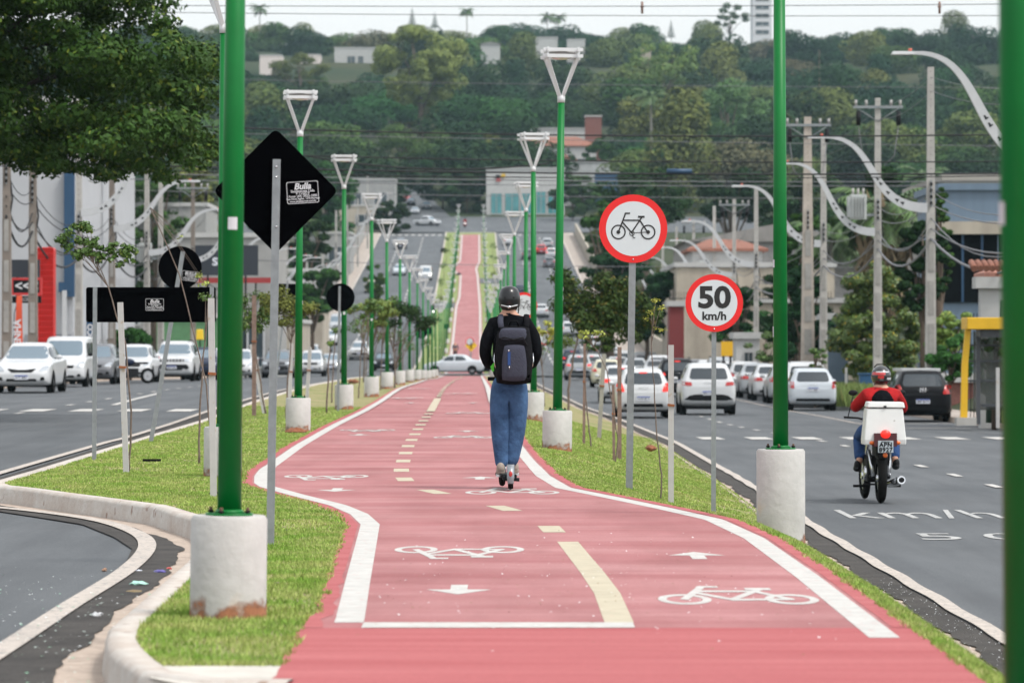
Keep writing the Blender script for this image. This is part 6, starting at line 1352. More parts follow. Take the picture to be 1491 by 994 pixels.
far_moto(631, 428, 1, 'distant motorcycle close to the far median at the turning gap', M_dk)
far_moto(677, 655, 1, 'tiny motorcycle at the far junction beside the end of the median', M_redj, base)
far_moto(193, 146.5, 0, 'dark motorcycle with a white wheel parked across the kerb between two cars', None, zroadL, True, PI / 2 + .5)
# wheelie bin behind the courier
x = xat(1262, 150); t = thing('wheelie_bin', 'blue wheelie bin standing on the right pavement behind the courier', 'bin', (x, 150, zroadR(150) + .15)); mb = MB(); mb.box((0, 0, .5), (.5, .5, .9), mat('bin_blue', (.03, .12, .26), .5), taper=1.15, M=Matrix.Identity(3)); mb.build('body', None, t, bevel=.03); mb = MB(); mb.box((0, 0, 1.0), (.68, .68, .08), mat('bin_lid', (.02, .09, .2), .5)); mb.build('lid', None, t, bevel=.02)
t = tag(struct_bin := MB().box((0, 0, 0), (.22, .02, .03), M_rub).build('rubber_strip', None, None, at(221, 675, 45.5)), 'short black rubber strip lying on the left lawn', 'litter'); t.location.z = zmed(t.location.x, 45.5) + .03
# ---------------------------------------------------------------- buildings and street things
def bld(name, label, x0, x1, d0, d1, z0, z1, wall, cat='building', wins=(), roof=None, group=None, roofm=None, winm=None, overhang=.4):
    """box building; wins: (u0,u1,v0,v1) fractions of the front wall facing the camera"""
    t = thing(name, label, cat, ((x0 + x1) / 2, d0, z0)); w = x1 - x0; h = z1 - z0; mb = MB(); mb.box((0, (d1 - d0) / 2, h / 2 - 1), (w, d1 - d0, h + 2), wall); mb.build('wall', wall, t)
    for u0, u1, v0, v1 in wins:
        q = MB(); a, b = -w / 2 + u0 * w, -w / 2 + u1 * w; c, e = v0 * h, v1 * h; m = winm or M_win
        q.box(((a + b) / 2, -.02, (c + e) / 2), (b - a, .06, e - c), m); wn = q.build('window', None, t)
        q = MB(); f = min(.12, (b - a) * .08)
        for xx in (a, (a + b) / 2, b): q.box((xx, -.06, (c + e) / 2), (f, .04, e - c), M_wht if wall is not M_wallw else M_wallg)
        q.box(((a + b) / 2, -.07, c), (b - a + .2, .10, f), M_wallw); q.box(((a + b) / 2, -.065, e), (b - a + .1, .05, f), M_wallw); q.build('frame', None, wn)
    q = MB()
    if roof == 'hip':
        o = overhang; rh = w * .16; Lr = d1 - d0; V = [(-w / 2 - o, -o, h), (w / 2 + o, -o, h), (w / 2 + o, Lr + o, h), (-w / 2 - o, Lr + o, h), (-w / 2 + w * .28, Lr / 2, h + rh), (w / 2 - w * .28, Lr / 2, h + rh)]
        V += [(x, y, z - .18) for x, y, z in V[:4]]; q.add(V, [(0, 1, 5, 4), (1, 2, 5), (2, 3, 4, 5), (3, 0, 4), (0, 1, 7, 6), (1, 2, 8, 7), (2, 3, 9, 8), (3, 0, 6, 9), (6, 7, 8, 9)], roofm or M_roof); q.build('roof', None, t)
    elif roof == 'gable':
        o = overhang; rh = w * .10; Lr = d1 - d0; V = [(-w / 2 - o, -o, h), (w / 2 + o, -o, h), (0, -o, h + rh), (-w / 2 - o, Lr, h), (w / 2 + o, Lr, h), (0, Lr, h + rh)]
        q.add(V, [(0, 1, 2), (3, 5, 4), (0, 2, 5, 3), (1, 4, 5, 2), (0, 3, 4, 1)], roofm or M_roof); q.build('roof', None, t)
    else:
        q.box((0, (d1 - d0) / 2, h + .12), (w + .3, d1 - d0 + .3, .3), roofm or M_wallw); q.build('parapet', None, t)
    return t
def bpx(name, label, px0, px1, py_top, d0, depth, wall, py_bot=None, **k):
    z1 = at(0, py_top, d0).z; z0 = at(0, py_bot, d0).z if py_bot else base(d0) - .2
    return bld(name, label, xat(px0, d0), xat(px1, d0), d0, d0 + depth, z0, z1, wall, **k)
# left side
M_navy = mat('navy_cladding', (.015, .06, .13), .5, var=.1); M_redc = mat('red_ribbed_cladding', (.55, .015, .012), .45, var=.1)
M_signred = mat('sign_red_frame', (.5, .03, .03), .5); M_ltgrey = mat('light_grey_render', (.42, .43, .45), .85, var=.06, vs=.6)
b = bpx('shop_building', 'pale grey shop building with a navy corner strip behind the left parked cars', -160, 106, 150, 158, 26, M_ltgrey)
mb = MB(); w2 = xat(106, 158) - xat(-160, 158); mb.box((w2 / 2 - .12, -.15, at(0, 340, 158).z - b.location.z), (.42, .3, 5.2), M_navy); mb.box((w2 / 2 - .3, -.2, at(0, 418, 158).z - b.location.z), (.5, .25, .4), M_navy); mb.build('navy_corner', None, b)
mb = MB(); mb.box((w2 / 2 - 1.0, -.05, .9), (1.9, .12, 2.6), mat('dado_grey', (.22, .23, .25), .8)); mb.build('base_band', None, b)
mb = MB(); mb.box((w2 / 2 - .30, -.3, 1.9), (.18, .2, 4.2), M_wht); mb.build('downpipe', None, b)
x = xat(67, 138); t = thing('entrance_arch', 'bright red ribbed round-topped entrance arch behind the white parked cars', 'arch', (x, 138, zroadL(138) + .1)); mb = MB(); H = at(0, 360, 138).z - t.location.z; w = 26 * 138 / F
mb.box((0, 0, H / 2), (w * 1.0, .8, H), M_redc); mb.build('pillar', None, t, bevel=.1); mb = MB()
for i in range(24): mb.box((0, -.41, H * (i + .5) / 24), (w * .98, .05, H / 24 * .8), M_redc, M=Matrix.Rotation(.25, 3, 'X'))
mb.build('ribs', None, t)
def board(px0, px1, py0, py1, d, label, m, txt=None, frame=None, ts=.5, tm=None, post_=True, name='shop_sign', rd_=None):
    a = at(px0, py1, d); b = at(px1, py0, d); cx = (a.x + b.x) / 2; cz = (a.z + b.z) / 2; gz = base(d); t = thing(name, label, 'sign', (cx, d, gz)); mb = MB(); mb.box((0, 0, cz - gz), (b.x - a.x, .12, b.z - a.z), m); pn = mb.build('panel', None, t)
    if frame:
        mb = MB()
        for s in (-1, 1): mb.box((s * (b.x - a.x) / 2, -.05, cz - gz), (.08, .1, b.z - a.z + .08), frame); mb.box((0, -.05, cz - gz + s * (b.z - a.z) / 2), (b.x - a.x, .09, .08), frame)
        mb.build('frame', None, pn)
    if txt:
        rows = txt.split('|')
        for i, r_ in enumerate(rows):
            k = (b.z - a.z); text_mesh(r_, ts * k, Matrix.Translation((0, -.065, cz - gz + (len(rows) / 2 - .5 - i) * k * .42)) @ Matrix.Rotation(PI / 2, 4, 'X'), tm or M_stick, 'lettering', pn, .003, .01)
    if post_:
        mb = MB(); mb.box((-(b.x - a.x) * .3, .06, (a.z - gz) / 2), (.1, .1, a.z - gz), M_dk); mb.box(((b.x - a.x) * .3, .06, (a.z - gz) / 2), (.1, .1, a.z - gz), M_dk); mb.build('legs', None, t)
    return t
board(18, 60, 406, 428, 134, 'small black sign with three white left arrows in a red frame beside the red arch', M_dk, '<<<', M_signred, .9)
board(18, 60, 431, 441, 134.3, 'narrow black board with white words under the arrow sign', M_dk, 'PROMO', None, .7)
board(17, 58, 378, 404, 136, 'dark navy box above the arrow sign', mat('dark_navy', (.02, .025, .035), .5))
board(126, 138, 462, 500, 150, 'blue vertical sign with white letters below the leafy sapling', M_navy, None, None)
t = [o for o in C.objects if o.get('label', '').startswith('blue vertical')][0]
text_mesh('SICO', .30, Matrix.Translation((0, -.07, at(0, 484, 150).z - t.location.z)) @ Matrix.Rotation(PI / 2, 4, 'X') @ Matrix.Rotation(PI / 2, 4, 'Z'), M_stick, 'lettering', [c for c in C.objects if c.parent == t][0], .003, .012)
board(284, 376, 357, 401, 215, 'wide dark shop sign with pale lower case letters crossing behind the nearest lamp post', mat('dark_navy', (.02, .025, .035), .5), 'spot', None, .55, tm=M_plate)
x = xat(26, 126); t = thing('flag_banner', 'orange red feather flag banner with white letters behind the leftmost car', 'flag', (x, 126, zroadL(126) + .12)); mb = MB(); V = []; n = 12; Hh = at(0, 430, 126).z - t.location.z
for i in range(n + 1):
    u = i / n; w = .17 * (1 - .5 * u) ; V += [(-w + .05 * u, .02 * math.sin(i), .4 + (Hh - .4) * u), (w + .05 * u, .02 * math.cos(i), .4 + (Hh - .4) * u)]
V2 = [(a, b_ + .02, c_) for a, b_, c_ in V]; N1 = len(V)
mb.add(V + V2, [(2 * i, 2 * i + 1, 2 * i + 3, 2 * i + 2) for i in range(n)] + [(N1 + 2 * i, N1 + 2 * i + 1, N1 + 2 * i + 3, N1 + 2 * i + 2) for i in range(n)], mat('flag_orange', (.62, .08, .03), .7), True); o = mb.build('cloth', None, t); text_mesh('VENHA', .32, Matrix.Translation((0, -.05, Hh * .55)) @ Matrix.Rotation(PI / 2, 4, 'X') @ Matrix.Rotation(PI / 2, 4, 'Z'), M_stick, 'lettering', o, .002, .01)
mb = MB(); mb.tube([(-.18, .03, 0), (-.12, .03, Hh * .8), (.05, .03, Hh + .02)], .015, 6, M_dk); mb.build('mast', None, t)
bpx('garden_wall', 'low green metal fence wall behind the boxy white four wheel drive', 228, 330, 462, 230, .4, mat('green_sheet', (.09, .22, .10), .7, var=.2), cat='wall')
bpx('shop_building', 'single storey building with a red stripe behind the wide dark shop sign', 262, 398, 345, 240, 14, M_wallg, wins=((.05, .4, .1, .4), (.55, .9, .1, .4)))
board(278, 396, 404, 412, 238, 'long red fascia strip below the dark shop sign', mat('fascia_red', (.3, .03, .03), .6), name='fascia_sign')
x = xat(291, 205); t = thing('yellow_box', 'yellow box on a thin stand above the parked cars left of the near lamp post', 'box', (x, 205, base(205))); mb = MB(); zz = at(0, 487, 205).z - base(205); mb.box((0, 0, zz), (.42, .3, .55), mat('box_yellow', (.75, .50, .02), .5), taper=.8); mb.build('casing', None, t, bevel=.04); mb = MB(); mb.box((0, .1, zz / 2), (.06, .06, zz), M_dk); mb.build('stand', None, t)
walls = [(345, 440, 470, 300, M_wallb), (400, 470, 452, 340, M_wallb), (380, 470, 395, 350, M_wallw), (150, 300, 300, 300, M_wallg), (455, 560, 300, 640, M_wallb), (500, 575, 262, 690, M_wallg), (430, 510, 340, 520, M_wallg)]
wl = ['beige garden wall right of the near lamp post', 'beige low building behind the parked cars on the left', 'white low house behind the curved lights on the left', 'grey building half hidden by the crowded utility poles', 'beige wall near the top of the left street', 'grey building by the far left junction', 'grey terrace beside the climbing left street']
for (a, b, t_, d, m), l in zip(walls, wl): bpx('street_building', l, a, b, t_, d, 12, m, wins=((.1, .35, .3, .7), (.6, .85, .3, .7)) if t_ < 420 else ())
# long retaining walls along the far left and right streets
for nm, f, sgn, l in (('street_wall', LK, -1, 'long pale retaining wall climbing along the far left pavement'), ('street_wall', RK, 1, 'long pale brown garden wall climbing along the far right pavement')):
    mb = MB(); ds = frange(330, 630, 10); V = []
    for d in ds:
        x = f(d) + sgn * 2.4; z = base(d)
        V += [(x, d, z - .5), (x, d, z + 2.0), (x + sgn * .3, d, z + 2.0), (x + sgn * .3, d, z - .5)]
    mb.add(V, [(4 * i + k, 4 * i + (k + 1) % 4, 4 * i + 4 + (k + 1) % 4, 4 * i + 4 + k) for i in range(len(ds) - 1) for k in range(4)] + [(0, 1, 2, 3)], M_wallb if sgn > 0 else M_wallg); tag(mb.build(nm, None), l, 'wall')
# top of the street: white showroom with teal glass
b = bpx('showroom', 'white two storey showroom with teal glass front at the far junction', 708, 822, 246, 712, 14, M_wallw, py_bot=314, wins=((.06, .2, .04, .48), (.24, .42, .04, .48), (.44, .58, .04, .48), (.64, .76, .04, .52), (.79, .92, .04, .52)), winm=M_teal)
mb = MB(); mb.box((-5.1, -.1, 7.2), (.8, .2, .7), M_dk); mb.box((-5.0, -.12, 6.6), (.8, .2, .5), M_redc); mb.build('red_black_sign', None, b); mb = MB(); mb.tube([(-4.1, -.05, 7.4), (-4.1, -.2, 7.4)], .42, 20, mat('gold_disc', (.6, .38, .03), .5)); mb.build('round_yellow_sign', None, b)
bpx('house', 'white house with terracotta hip roofs above the showroom', 772, 868, 212, 800, 14, M_wallw, py_bot=262, roof='hip', wins=((.30, .42, .30, .62), (.72, .86, .30, .62)))
bpx('house', 'lower white wing with a small terracotta roof in front of the hillside house', 786, 838, 232, 785, 8, M_wallw, py_bot=262, roof='hip')
bpx('apartment_block', 'white flat roofed block rising behind the terracotta house', 770, 855, 188, 830, 14, M_wallw, py_bot=240)
bpx('brick_tower', 'square dark red brick chimney tower beside the terracotta house', 852, 876, 170, 815, 4, M_brick, py_bot=240)
bpx('shop_building', 'low dirty white building with a long flat roof right of the showroom', 760, 905, 236, 740, 20, mat('dirty_white', (.42, .43, .43), .9, var=.25, vs=.5), py_bot=285, wins=((.1, .3, .1, .4), (.4, .6, .1, .4)))
bpx('billboard', 'dark blue louvred billboard right of the long white building', 866, 901, 253, 700, 1, M_navy, py_bot=280, cat='sign')
bpx('house', 'white flat house among the trees high on the left hill', 487, 562, 70, 1230, 14, M_wallw, py_bot=100, wins=((.25, .4, .2, .6), (.46, .56, .2, .6)))
bpx('house', 'small pale pink house at the left of the high white house', 436, 466, 80, 1225, 12, mat('pinkish_render', (.62, .55, .52), .9), py_bot=104)
bpx('house', 'pinkish house lower left of the high white house', 378, 410, 81, 1180, 12, MATS['pinkish_render'], py_bot=100)
bpx('water_tank_house', 'white boxy house top behind the tallest right lamp head', 780, 812, 55, 1240, 12, M_wallw, py_bot=80)
bpx('house', 'second white boxy roof right of the tallest right lamp head', 826, 852, 58, 1250, 12, M_wallw, py_bot=82)
bpx('house', 'small white roofed house between trees left of the middle of the hill', 700, 728, 64, 1240, 10, M_wallw, py_bot=84, roof='gable', roofm=M_wallg)
bpx('house', 'tiny beige house corner between trees above the palm', 934, 948, 70, 1200, 8, M_wallb, py_bot=86)
bpx('tower_block', 'pale tall tower block cut off by the top edge beside the second lamp post', 1096, 1124, -40, 1500, 14, mat('hazy_tower', (.60, .60, .62), .9, var=.05), py_bot=60, wins=tuple((.15, .85, .1 + .12 * i, .16 + .12 * i) for i in range(7)))
# right side
b = bpx('warehouse', 'long beige warehouse with a grey gabled roof right of the bicycle sign', 985, 1215, 388, 250, 24, M_wallb, wins=((.3, .45, .1, .35),))
bpx('warehouse', 'grey concrete hall with a shallow roof behind the beige warehouse', 1000, 1260, 352, 300, 25, mat('roof_grey', (.27, .26, .25), .9, var=.2), roof='gable', roofm=mat('old_roof', (.25, .235, .22), .95, var=.3, vs=.4))
bpx('house', 'white house with a narrow terracotta roof edge above the speed sign', 1008, 1110, 362, 262, 10, M_wallw, roof='hip')
mb = MB(); t = thing('roof_fence', 'spiked black railing on the low wall behind the speed sign', 'fence', (xat(1095, 226), 226, at(0, 437, 226).z))
for i in range(60): mb.box(((i - 30) * .16, 0, .25), (.03, .03, .5), M_dk)
mb.box((0, 0, .1), (9.8, .03, .04), M_dk); mb.build('railing', None, t)
bpx('garden_wall', 'beige garden wall behind the row of cars parked on the right', 1000, 1260, 440, 228, .5, M_wallb, cat='wall')
bpx('kiosk', 'white kiosk with a dark opening left of the second lamp post', 1072, 1106, 492, 180, 3, M_wallw, cat='kiosk', wins=((.35, .7, .02, .7),))
board(1050, 1067, 497, 518, 176, 'yellow road works board behind the speed sign post', mat('sign_yellow2', (.75, .42, .01), .5), None, None, name='yellow_board')
bpx('garden_wall', 'dark red painted wall left of the speed sign', 975, 996, 445, 215, 3, mat('dark_red_wall', (.18, .03, .03), .8), cat='wall')
M_bluc = mat('blue_grey_cladding', (.13, .185, .25), .6, var=.1, vs=1, stretch=(3, 1, .2))
b = bpx('commercial_building', 'blue grey clad commercial building with a deep dark entrance at the right', 1371, 1640, 276, 168, 10, M_bluc, roofm=M_bluc)
w_ = xat(1640, 168) - xat(1371, 168); mb = MB(); zz0 = at(0, 440, 168).z - b.location.z; zz1 = at(0, 342, 168).z - b.location.z
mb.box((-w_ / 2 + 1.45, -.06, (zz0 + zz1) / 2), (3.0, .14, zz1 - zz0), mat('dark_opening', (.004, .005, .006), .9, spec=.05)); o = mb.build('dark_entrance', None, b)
mb = MB(); 
for xx in (.9, 1.75, 2.45, 2.9): mb.box((-w_ / 2 + xx, -.16, (zz0 + zz1) / 2), (.1 if xx < 2.4 else .05, .08, zz1 - zz0), M_navy if xx < 2.4 else M_bluc)
mb.box((-w_ / 2 + 1.45, -.2, zz1 + .3), (3.1, .5, .55), M_wallb); mb.build('entrance_frame', None, o)
bpx('shed', 'low flat beige shed behind the blue grey building', 1375, 1600, 262, 200, 20, mat('shed_beige', (.35, .33, .30), .9), roofm=MATS['shed_beige'] if 'shed_beige' in MATS else M_wallg, cat='building')
bpx('garage', 'slate blue panelled wall between the tree and the concrete poles', 1200, 1235, 464, 178, 3, mat('slate_panel', (.09, .13, .17), .6), cat='building')
b = bpx('gatehouse', 'white wall pier with a terracotta tiled coping next to the bus shelter', 1428, 1640, 418, 101, .5, M_wallw)
b2 = bpx('tiled_porch', 'pink tiled porch roof cut off by the blurred edge post', 1452, 1600, 397, 103, 1.5, M_wallw, py_bot=420, roof='hip', roofm=mat('pink_tile', (.42, .20, .15), .9, var=.2, vs=12, stretch=(5, 1, 1)))
mb = MB()
for i in range(14): mb.tube([(-2.1 + i * .16, -.15, at(0, 398, 101).z - b.location.z + .12), (-2.1 + i * .16, .5, at(0, 398, 101).z - b.location.z + .3)], .09, 8, M_roof)
mb.build('tile_coping', None, b)
mb = MB(); t = thing('gate', 'dark scrolled iron gate beside the white wall pier', 'gate', (xat(1413, 103), 103, zroadR(103) + .15))
for i in range(5): mb.tube([(i * .09, 0, 0), (i * .09 + .02, 0, 1.5), (i * .09, 0, 2.9)], .012, 6, M_dk)
mb.box((.2, 0, .3), (.45, .03, .04), M_dk); mb.box((.2, 0, 2.6), (.45, .03, .04), M_dk); mb.build('bars', None, t)
bpx('brick_wall', 'low bare brick wall behind the yellow bus shelter leg', 1375, 1425, 555, 128, .3, M_brick, cat='wall')
# bus shelter
ds_ = 97; x = xat(1403, ds_); t = thing('bus_shelter', 'bus shelter with yellow legs, grey posts and mesh back wall on the right pavement', 'bus shelter', (x, ds_, zroadR(ds_) + .15)); M_yel = mat('shelter_yellow', (.72, .42, .012), .45, var=.06); M_dg = mat('shelter_grey', (.06, .065, .075), .5)
H = at(0, 472, ds_).z - t.location.z
mb = MB(); mb.tube([(0, 0, 0), (.03, 0, H * .6), (.12, 0, H)], [.12, .11, .10], 4, M_yel); mb.build('yellow_leg', None, t)
mb = MB(); mb.box((.55, .3, H + .02), (1.0, 1.3, .30), M_yel); mb.build('yellow_fascia', None, t, bevel=.02)
mb = MB(); mb.box((.40, .25, H / 2 - .15), (.10, .1, H - .3), M_dg); mb.box((1.8, .25, H / 2 - .15), (.10, .1, H - .3), M_dg); mb.box((1.4, .3, H - .18), (2.0, .9, .30), M_dg); mb.build('grey_frame', None, t)
mb = MB(); mb.box((1.1, .9, 1.35), (1.5, .02, 2.0), mat('mesh_panel', (.16, .17, .16), .6, alpha=.55)); mb.build('mesh_panel', None, t)
mb = MB(); 
for zz in (1.1, 1.6, 2.0): mb.box((1.0, .7, zz), (1.9, .04, .05), M_dg)
mb.box((1.2, .6, .48), (1.4, .4, .06), M_dg); mb.box((1.75, .6, .25), (.2, .4, .5), M_dg); mb.build('bench_rails', None, t)
mb = MB(); mb.box((.05, 0, .08), (.5, .5, .2), M_conc); mb.build('footing', None, t)
for px, d, a, l in ((1232, 148, 535, 'short white stake on the right verge left of the blue bin'), (1453, 95, 535, 'white stake in the weeds in front of the bus shelter')):
    x = xat(px, d); z = zroadR(d) + .1; mb = MB(); h = at(0, a, d).z - z; mb.box((0, 0, h / 2), (.09, .09, h), M_stake); tag(mb.build('wooden_stake', None, None, (x, d, z)), l, 'stake')

# ---------------------------------------------------------------- verge weeds on the right pavement
def weeds(name, label, x0, x1, d0, d1, zf, n, h, m, seed):
    rng = np.random.default_rng(seed); x = rng.uniform(x0, x1, n); y = rng.uniform(d0, d1, n); z = np.array([zf(b_) for b_ in y]); V = np.zeros((n, 4, 3)); a = rng.uniform(0, 2 * PI, n); hh = rng.uniform(.3, 1, n) * h; w = .02; l = rng.uniform(-.4, .4, n) * hh
    for k, (s, f) in enumerate(((-1, 0), (1, 0), (.4, 1), (-.4, 1))): V[:, k, 0] = x + s * w * np.cos(a) + f * l; V[:, k, 1] = y + s * w * np.sin(a); V[:, k, 2] = z + f * hh
    o = bpy.data.objects.new(name, quads_mesh(name, V.reshape(-1, 3), n, m)); C.objects.link(o); o['kind'] = 'stuff'; tag(o, label, 'weeds')
M_weed = mat('weed_leaf', (.15, .21, .05), .8, leaf=True, col2=(.35, .30, .12))
weeds('verge_weeds', 'tall light green weeds on the verge left of the black hatchback', 11.4, 13.6, 134, 150, lambda d: zroadR(d) + .14, 7000, .75, M_weed, 1)
weeds('verge_weeds', 'dry and green weeds at the kerb in front of the bus shelter', 12.75, 15.5, 90, 100, lambda d: zroadR(d) + .14, 5000, .5, M_weed, 2)
# ---------------------------------------------------------------- litter and broken glass in the near left gutter
rng = random.Random(5); mb = MB(); mats = [mat('glass_bit_white', (.7, .72, .72), .3), mat('glass_bit_green', (.10, .32, .17), .3), mats_g := mat('glass_bit_pale', (.5, .62, .55), .3)]
def bits(n, f, mm, s0, s1, zf):
    for i in range(n):
        x, d = f(); s = rng.uniform(s0, s1); a = rng.uniform(0, 6.28); z = zf(x, d) + .026
        p = [(x + s * math.cos(a + k), d + s * 2 * math.sin(a + k), z + rng.uniform(0, .006)) for k in (0, 2.0, 4.1)]; mb.add(p, [(0, 1, 2)], rng.choice(mm))
bits(420, lambda: ((lambda d: (kerbL(d) - rng.triangular(.35, 3.0, 1.2), d))(rng.triangular(17.5, 27, 21.5))), mats, .004, .012, zL)
bits(160, lambda: ((lambda d: (kerbL(d) - rng.uniform(.1, .7), d))(rng.uniform(17, 24))), mats, .004, .014, zL)
bits(260, lambda: ((lambda d: (kerbR(d) + rng.uniform(.05, .3), d))(rng.uniform(20, 32))), [mats[0]], .003, .007, lambda x, d: zroadR(d) + .012)
bits(420, lambda: (rng.uniform(-.8, 1.7), rng.triangular(17, 30, 21)), [mats[0], mat('dry_leaf', (.20, .12, .06), .9)], .004, .010, lambda x, d: zmed(x, d) - .003)
o = mb.build('broken_glass', None)
mb = MB(); md_ = [mat('dry_leaf', (.20, .12, .06), .9), M_dk, M_stakeb]
bits(70, lambda: ((lambda d: (rng.uniform(kerbL(d) + .2, redL(d) - .05), d))(rng.uniform(18, 48))), md_, .008, .022, lambda x, d: zmed(x, d) + .002)
bits(50, lambda: ((lambda d: (rng.uniform(redR(d) + .05, kerbR(d)), d))(rng.uniform(22, 55))), md_, .008, .022, lambda x, d: zmed(x, d) + .002)
o2 = mb.build('leaf_litter', None); o2['kind'] = 'stuff'; tag(o2, 'scattered dry brown leaves on the median lawns', 'leaf litter'); o['kind'] = 'stuff'; tag(o, 'scattered specks of broken glass and grit on the asphalt and gutters', 'broken glass')
def crumple(px, py, z, sx, sy, sz, m, label, name='litter', seed=1):
    d = F * (CH - z) / (py - 497); x = xat(px, d); rg = random.Random(seed); mb = MB(); n, k = 9, 6; mb.ell((0, 0, 0), (sx, sy, sz), n, k, m); mb.v = [(a * rg.uniform(.6, 1.3), b_ * rg.uniform(.6, 1.3), c_ * rg.uniform(.5, 1.3)) for a, b_, c_ in mb.v]; mb.sm = [False] * len(mb.sm)
    o = mb.build(name, None, None, (x, d, z + sz * .6)); return tag(o, label, 'litter')
zz = -.15
crumple(202, 852, zz, .07, .10, .02, mat('plastic_mint', (.35, .62, .52), .35), 'crumpled mint green plastic wrapper in the left gutter', seed=1)
crumple(234, 834, zz, .045, .07, .016, mat('plastic_violet', (.09, .07, .30), .4), 'small violet blue wrapper in the left gutter above the mint one', seed=2)
crumple(246, 829, zz, .02, .03, .012, mat('plastic_red', (.5, .06, .05), .4), 'tiny red scrap beside the violet wrapper', seed=3)
crumple(201, 832, zz, .035, .05, .01, mat('plastic_clear', (.55, .58, .66), .3), 'flat pale plastic scrap on the dark asphalt edge', seed=4)
crumple(152, 831, zz, .018, .03, .014, mat('pebble_brown', (.30, .18, .12), .9), 'small brown pebble beside the white painted line', seed=5)
crumple(196, 862, zz + .0, .06, .09, .010, mat('dry_grass_clump', (.20, .15, .08), 1), 'clump of dry grass below the mint wrapper', seed=6)
crumple(142, 898, zz, .035, .04, .02, M_wht, 'crumpled white paper scrap low in the left gutter', seed=7)
crumple(135, 748, zz, .07, .1, .02, mat('dark_debris', (.07, .055, .04), 1), 'dark leaf debris heap against the far kerb of the left bay', seed=8)
crumple(433, 632, .0, .16, .25, .07, M_dirt, 'small heap of red earth on the left lawn by the path', 'earth_mound', 9)
crumple(948, 655, -.36, .10, .25, .05, M_dirt, 'small heap of red earth at the right kerb near the white stake', 'earth_mound', 10)
crumple(513, 557, .0, .2, .6, .08, M_dirt, 'low dark earth heap beside the distant left lawn', 'earth_mound', 11)
crumple(427, 621, 0, .13, .10, .02, M_wht, 'flat white slab of paper on the lawn below the third left lamp', seed=12)
crumple(312, 722, .0, .05, .06, .03, M_dk, 'black ragged strip of tape at the foot of the white stake', seed=13)

# ---------------------------------------------------------------- vegetation
# big street tree at the upper left
xt = -15.2; dt = 76; t = thing('street_tree', 'large dark street tree whose leafy crown fills the upper left corner', 'tree', (xt, dt, zroadL(dt) + .1)); O = t.location
rg = random.Random(3); bl = []
edge = [(215, -30), (230, 20), (262, 45), (295, 75), (312, 110), (300, 150), (285, 175), (312, 215), (300, 245), (262, 255), (225, 235), (190, 225), (160, 255), (120, 250), (80, 235), (30, 225), (-30, 230)]
def inside(x, y, P):
    r = False
    for i in range(len(P)):
        a, b_ = P[i], P[(i + 1) % len(P)]
        if (a[1] > y) != (b_[1] > y) and x < (b_[0] - a[0]) * (y - a[1]) / (b_[1] - a[1]) + a[0]: r = not r
    return r
poly = edge + [(-160, 235), (-320, 100), (-380, -120), (-260, -330), (-60, -420), (110, -300), (190, -140)]
k = 0
while k < 400:
    px, py = rg.uniform(-400, 330), rg.uniform(-430, 270)
    if not inside(px, py, poly): continue
    c = at(px, py, dt + 0) - O; w = 1.0
    depth = rg.uniform(-4.0, 4.0); k += 1
    bl.append((c.x, depth, c.z, rg.uniform(.6, 1.05), rg.uniform(.6, 1.0), rg.uniform(.25, .42)))
for px, py in edge:
    c = at(px - 12, py - 2, dt) - O
    for j in range(3): bl.append((c.x - rg.uniform(0, .3), rg.uniform(-2.5, 2.5), c.z + rg.uniform(-.12, .2), .36, .5, .15))
foliage('crown', bl, 210000, .125, L_big, t, 4, shell=.3, asp=.5)
mb = MB(); mb.tube([(0, 0, -.3), (.1, 0, 1.6), (.5, 0, 3.4)], [.42, .34, .28], 12, M_bark)
for b_ in rg.sample([q for q in bl if q[2] > 6.0 and q[1] > 1.2], 12): mb.tube([(.45, 0, 3.2), (b_[0] * .45, b_[1] * .4, 3.4 + (b_[2] - 3.4) * .55), (b_[0] * .8, b_[1] * .8, b_[2] - .3), b_[:3]], [.14, .09, .05, .02], 7, mat('dark_limb_bark', (.035, .028, .022), .95, var=.3, vs=10))  # limbs get a darker bark colour than the trunk
mb.build('trunk', None, t)
# right hand trees behind the poles
def placed_tree(px0, px1, py0, py1, d, n, leaf, m, label, seed, nb=40, name='tree', bot=None, flat=.6, zb=None, shell=.35):
    x = xat((px0 + px1) / 2, d); z = (zroadR(d) + .1 if x > 0 else zroadL(d)) if zb is None else zb; t = thing(name, label, 'tree', (x, d, z)); s = d / F; rg = random.Random(seed); bl = []
    cx, cy, rx_, ry = (px0 + px1) / 2, (py0 + py1) / 2, (px1 - px0) / 2, (py1 - py0) / 2
    for i in range(nb):
        a = rg.uniform(0, 2 * PI); r = math.sqrt(rg.random()) * .86; c = at(cx + rx_ * r * math.cos(a), cy + ry * r * math.sin(a), d) - t.location
        k = rg.uniform(.13, .24); dep = math.sqrt(max(0, 1 - r * r)); bl.append((c.x, rg.uniform(-.8, .8) * rx_ * s * dep, c.z, rx_ * s * k * 1.3, rx_ * s * k * 1.3, rx_ * s * k * flat * 1.3))
    foliage('crown', bl, n, leaf, m, t, seed, shell=shell)
    mb = MB(); zc = at(0, cy, d).z - z; mb.tube([(0, 0, -.2), (0, 0, zc * .6), (0, 0, zc)], [max(.08, zc * .035), zc * .025, zc * .015], 7, M_bark)
    for b_ in rg.sample(bl, min(8, nb)): mb.tube([(0, 0, zc * .45), (b_[0] * .5, b_[1] * .5, zc * .5 + (b_[2] - zc * .5) * .6), b_[:3]], [zc * .015, zc * .009, .02], 5, M_bark)
    mb.build('trunk', None, t); return t
placed_tree(1208, 1345, 365, 585, 156, 52000, .14, mat('leaf_shrub_mix', (.085, .145, .022), .5, leaf=True, col2=(.42, .30, .02)), 'tall bushy tree with yellowing leaves between two concrete poles on the right', 60, 110)
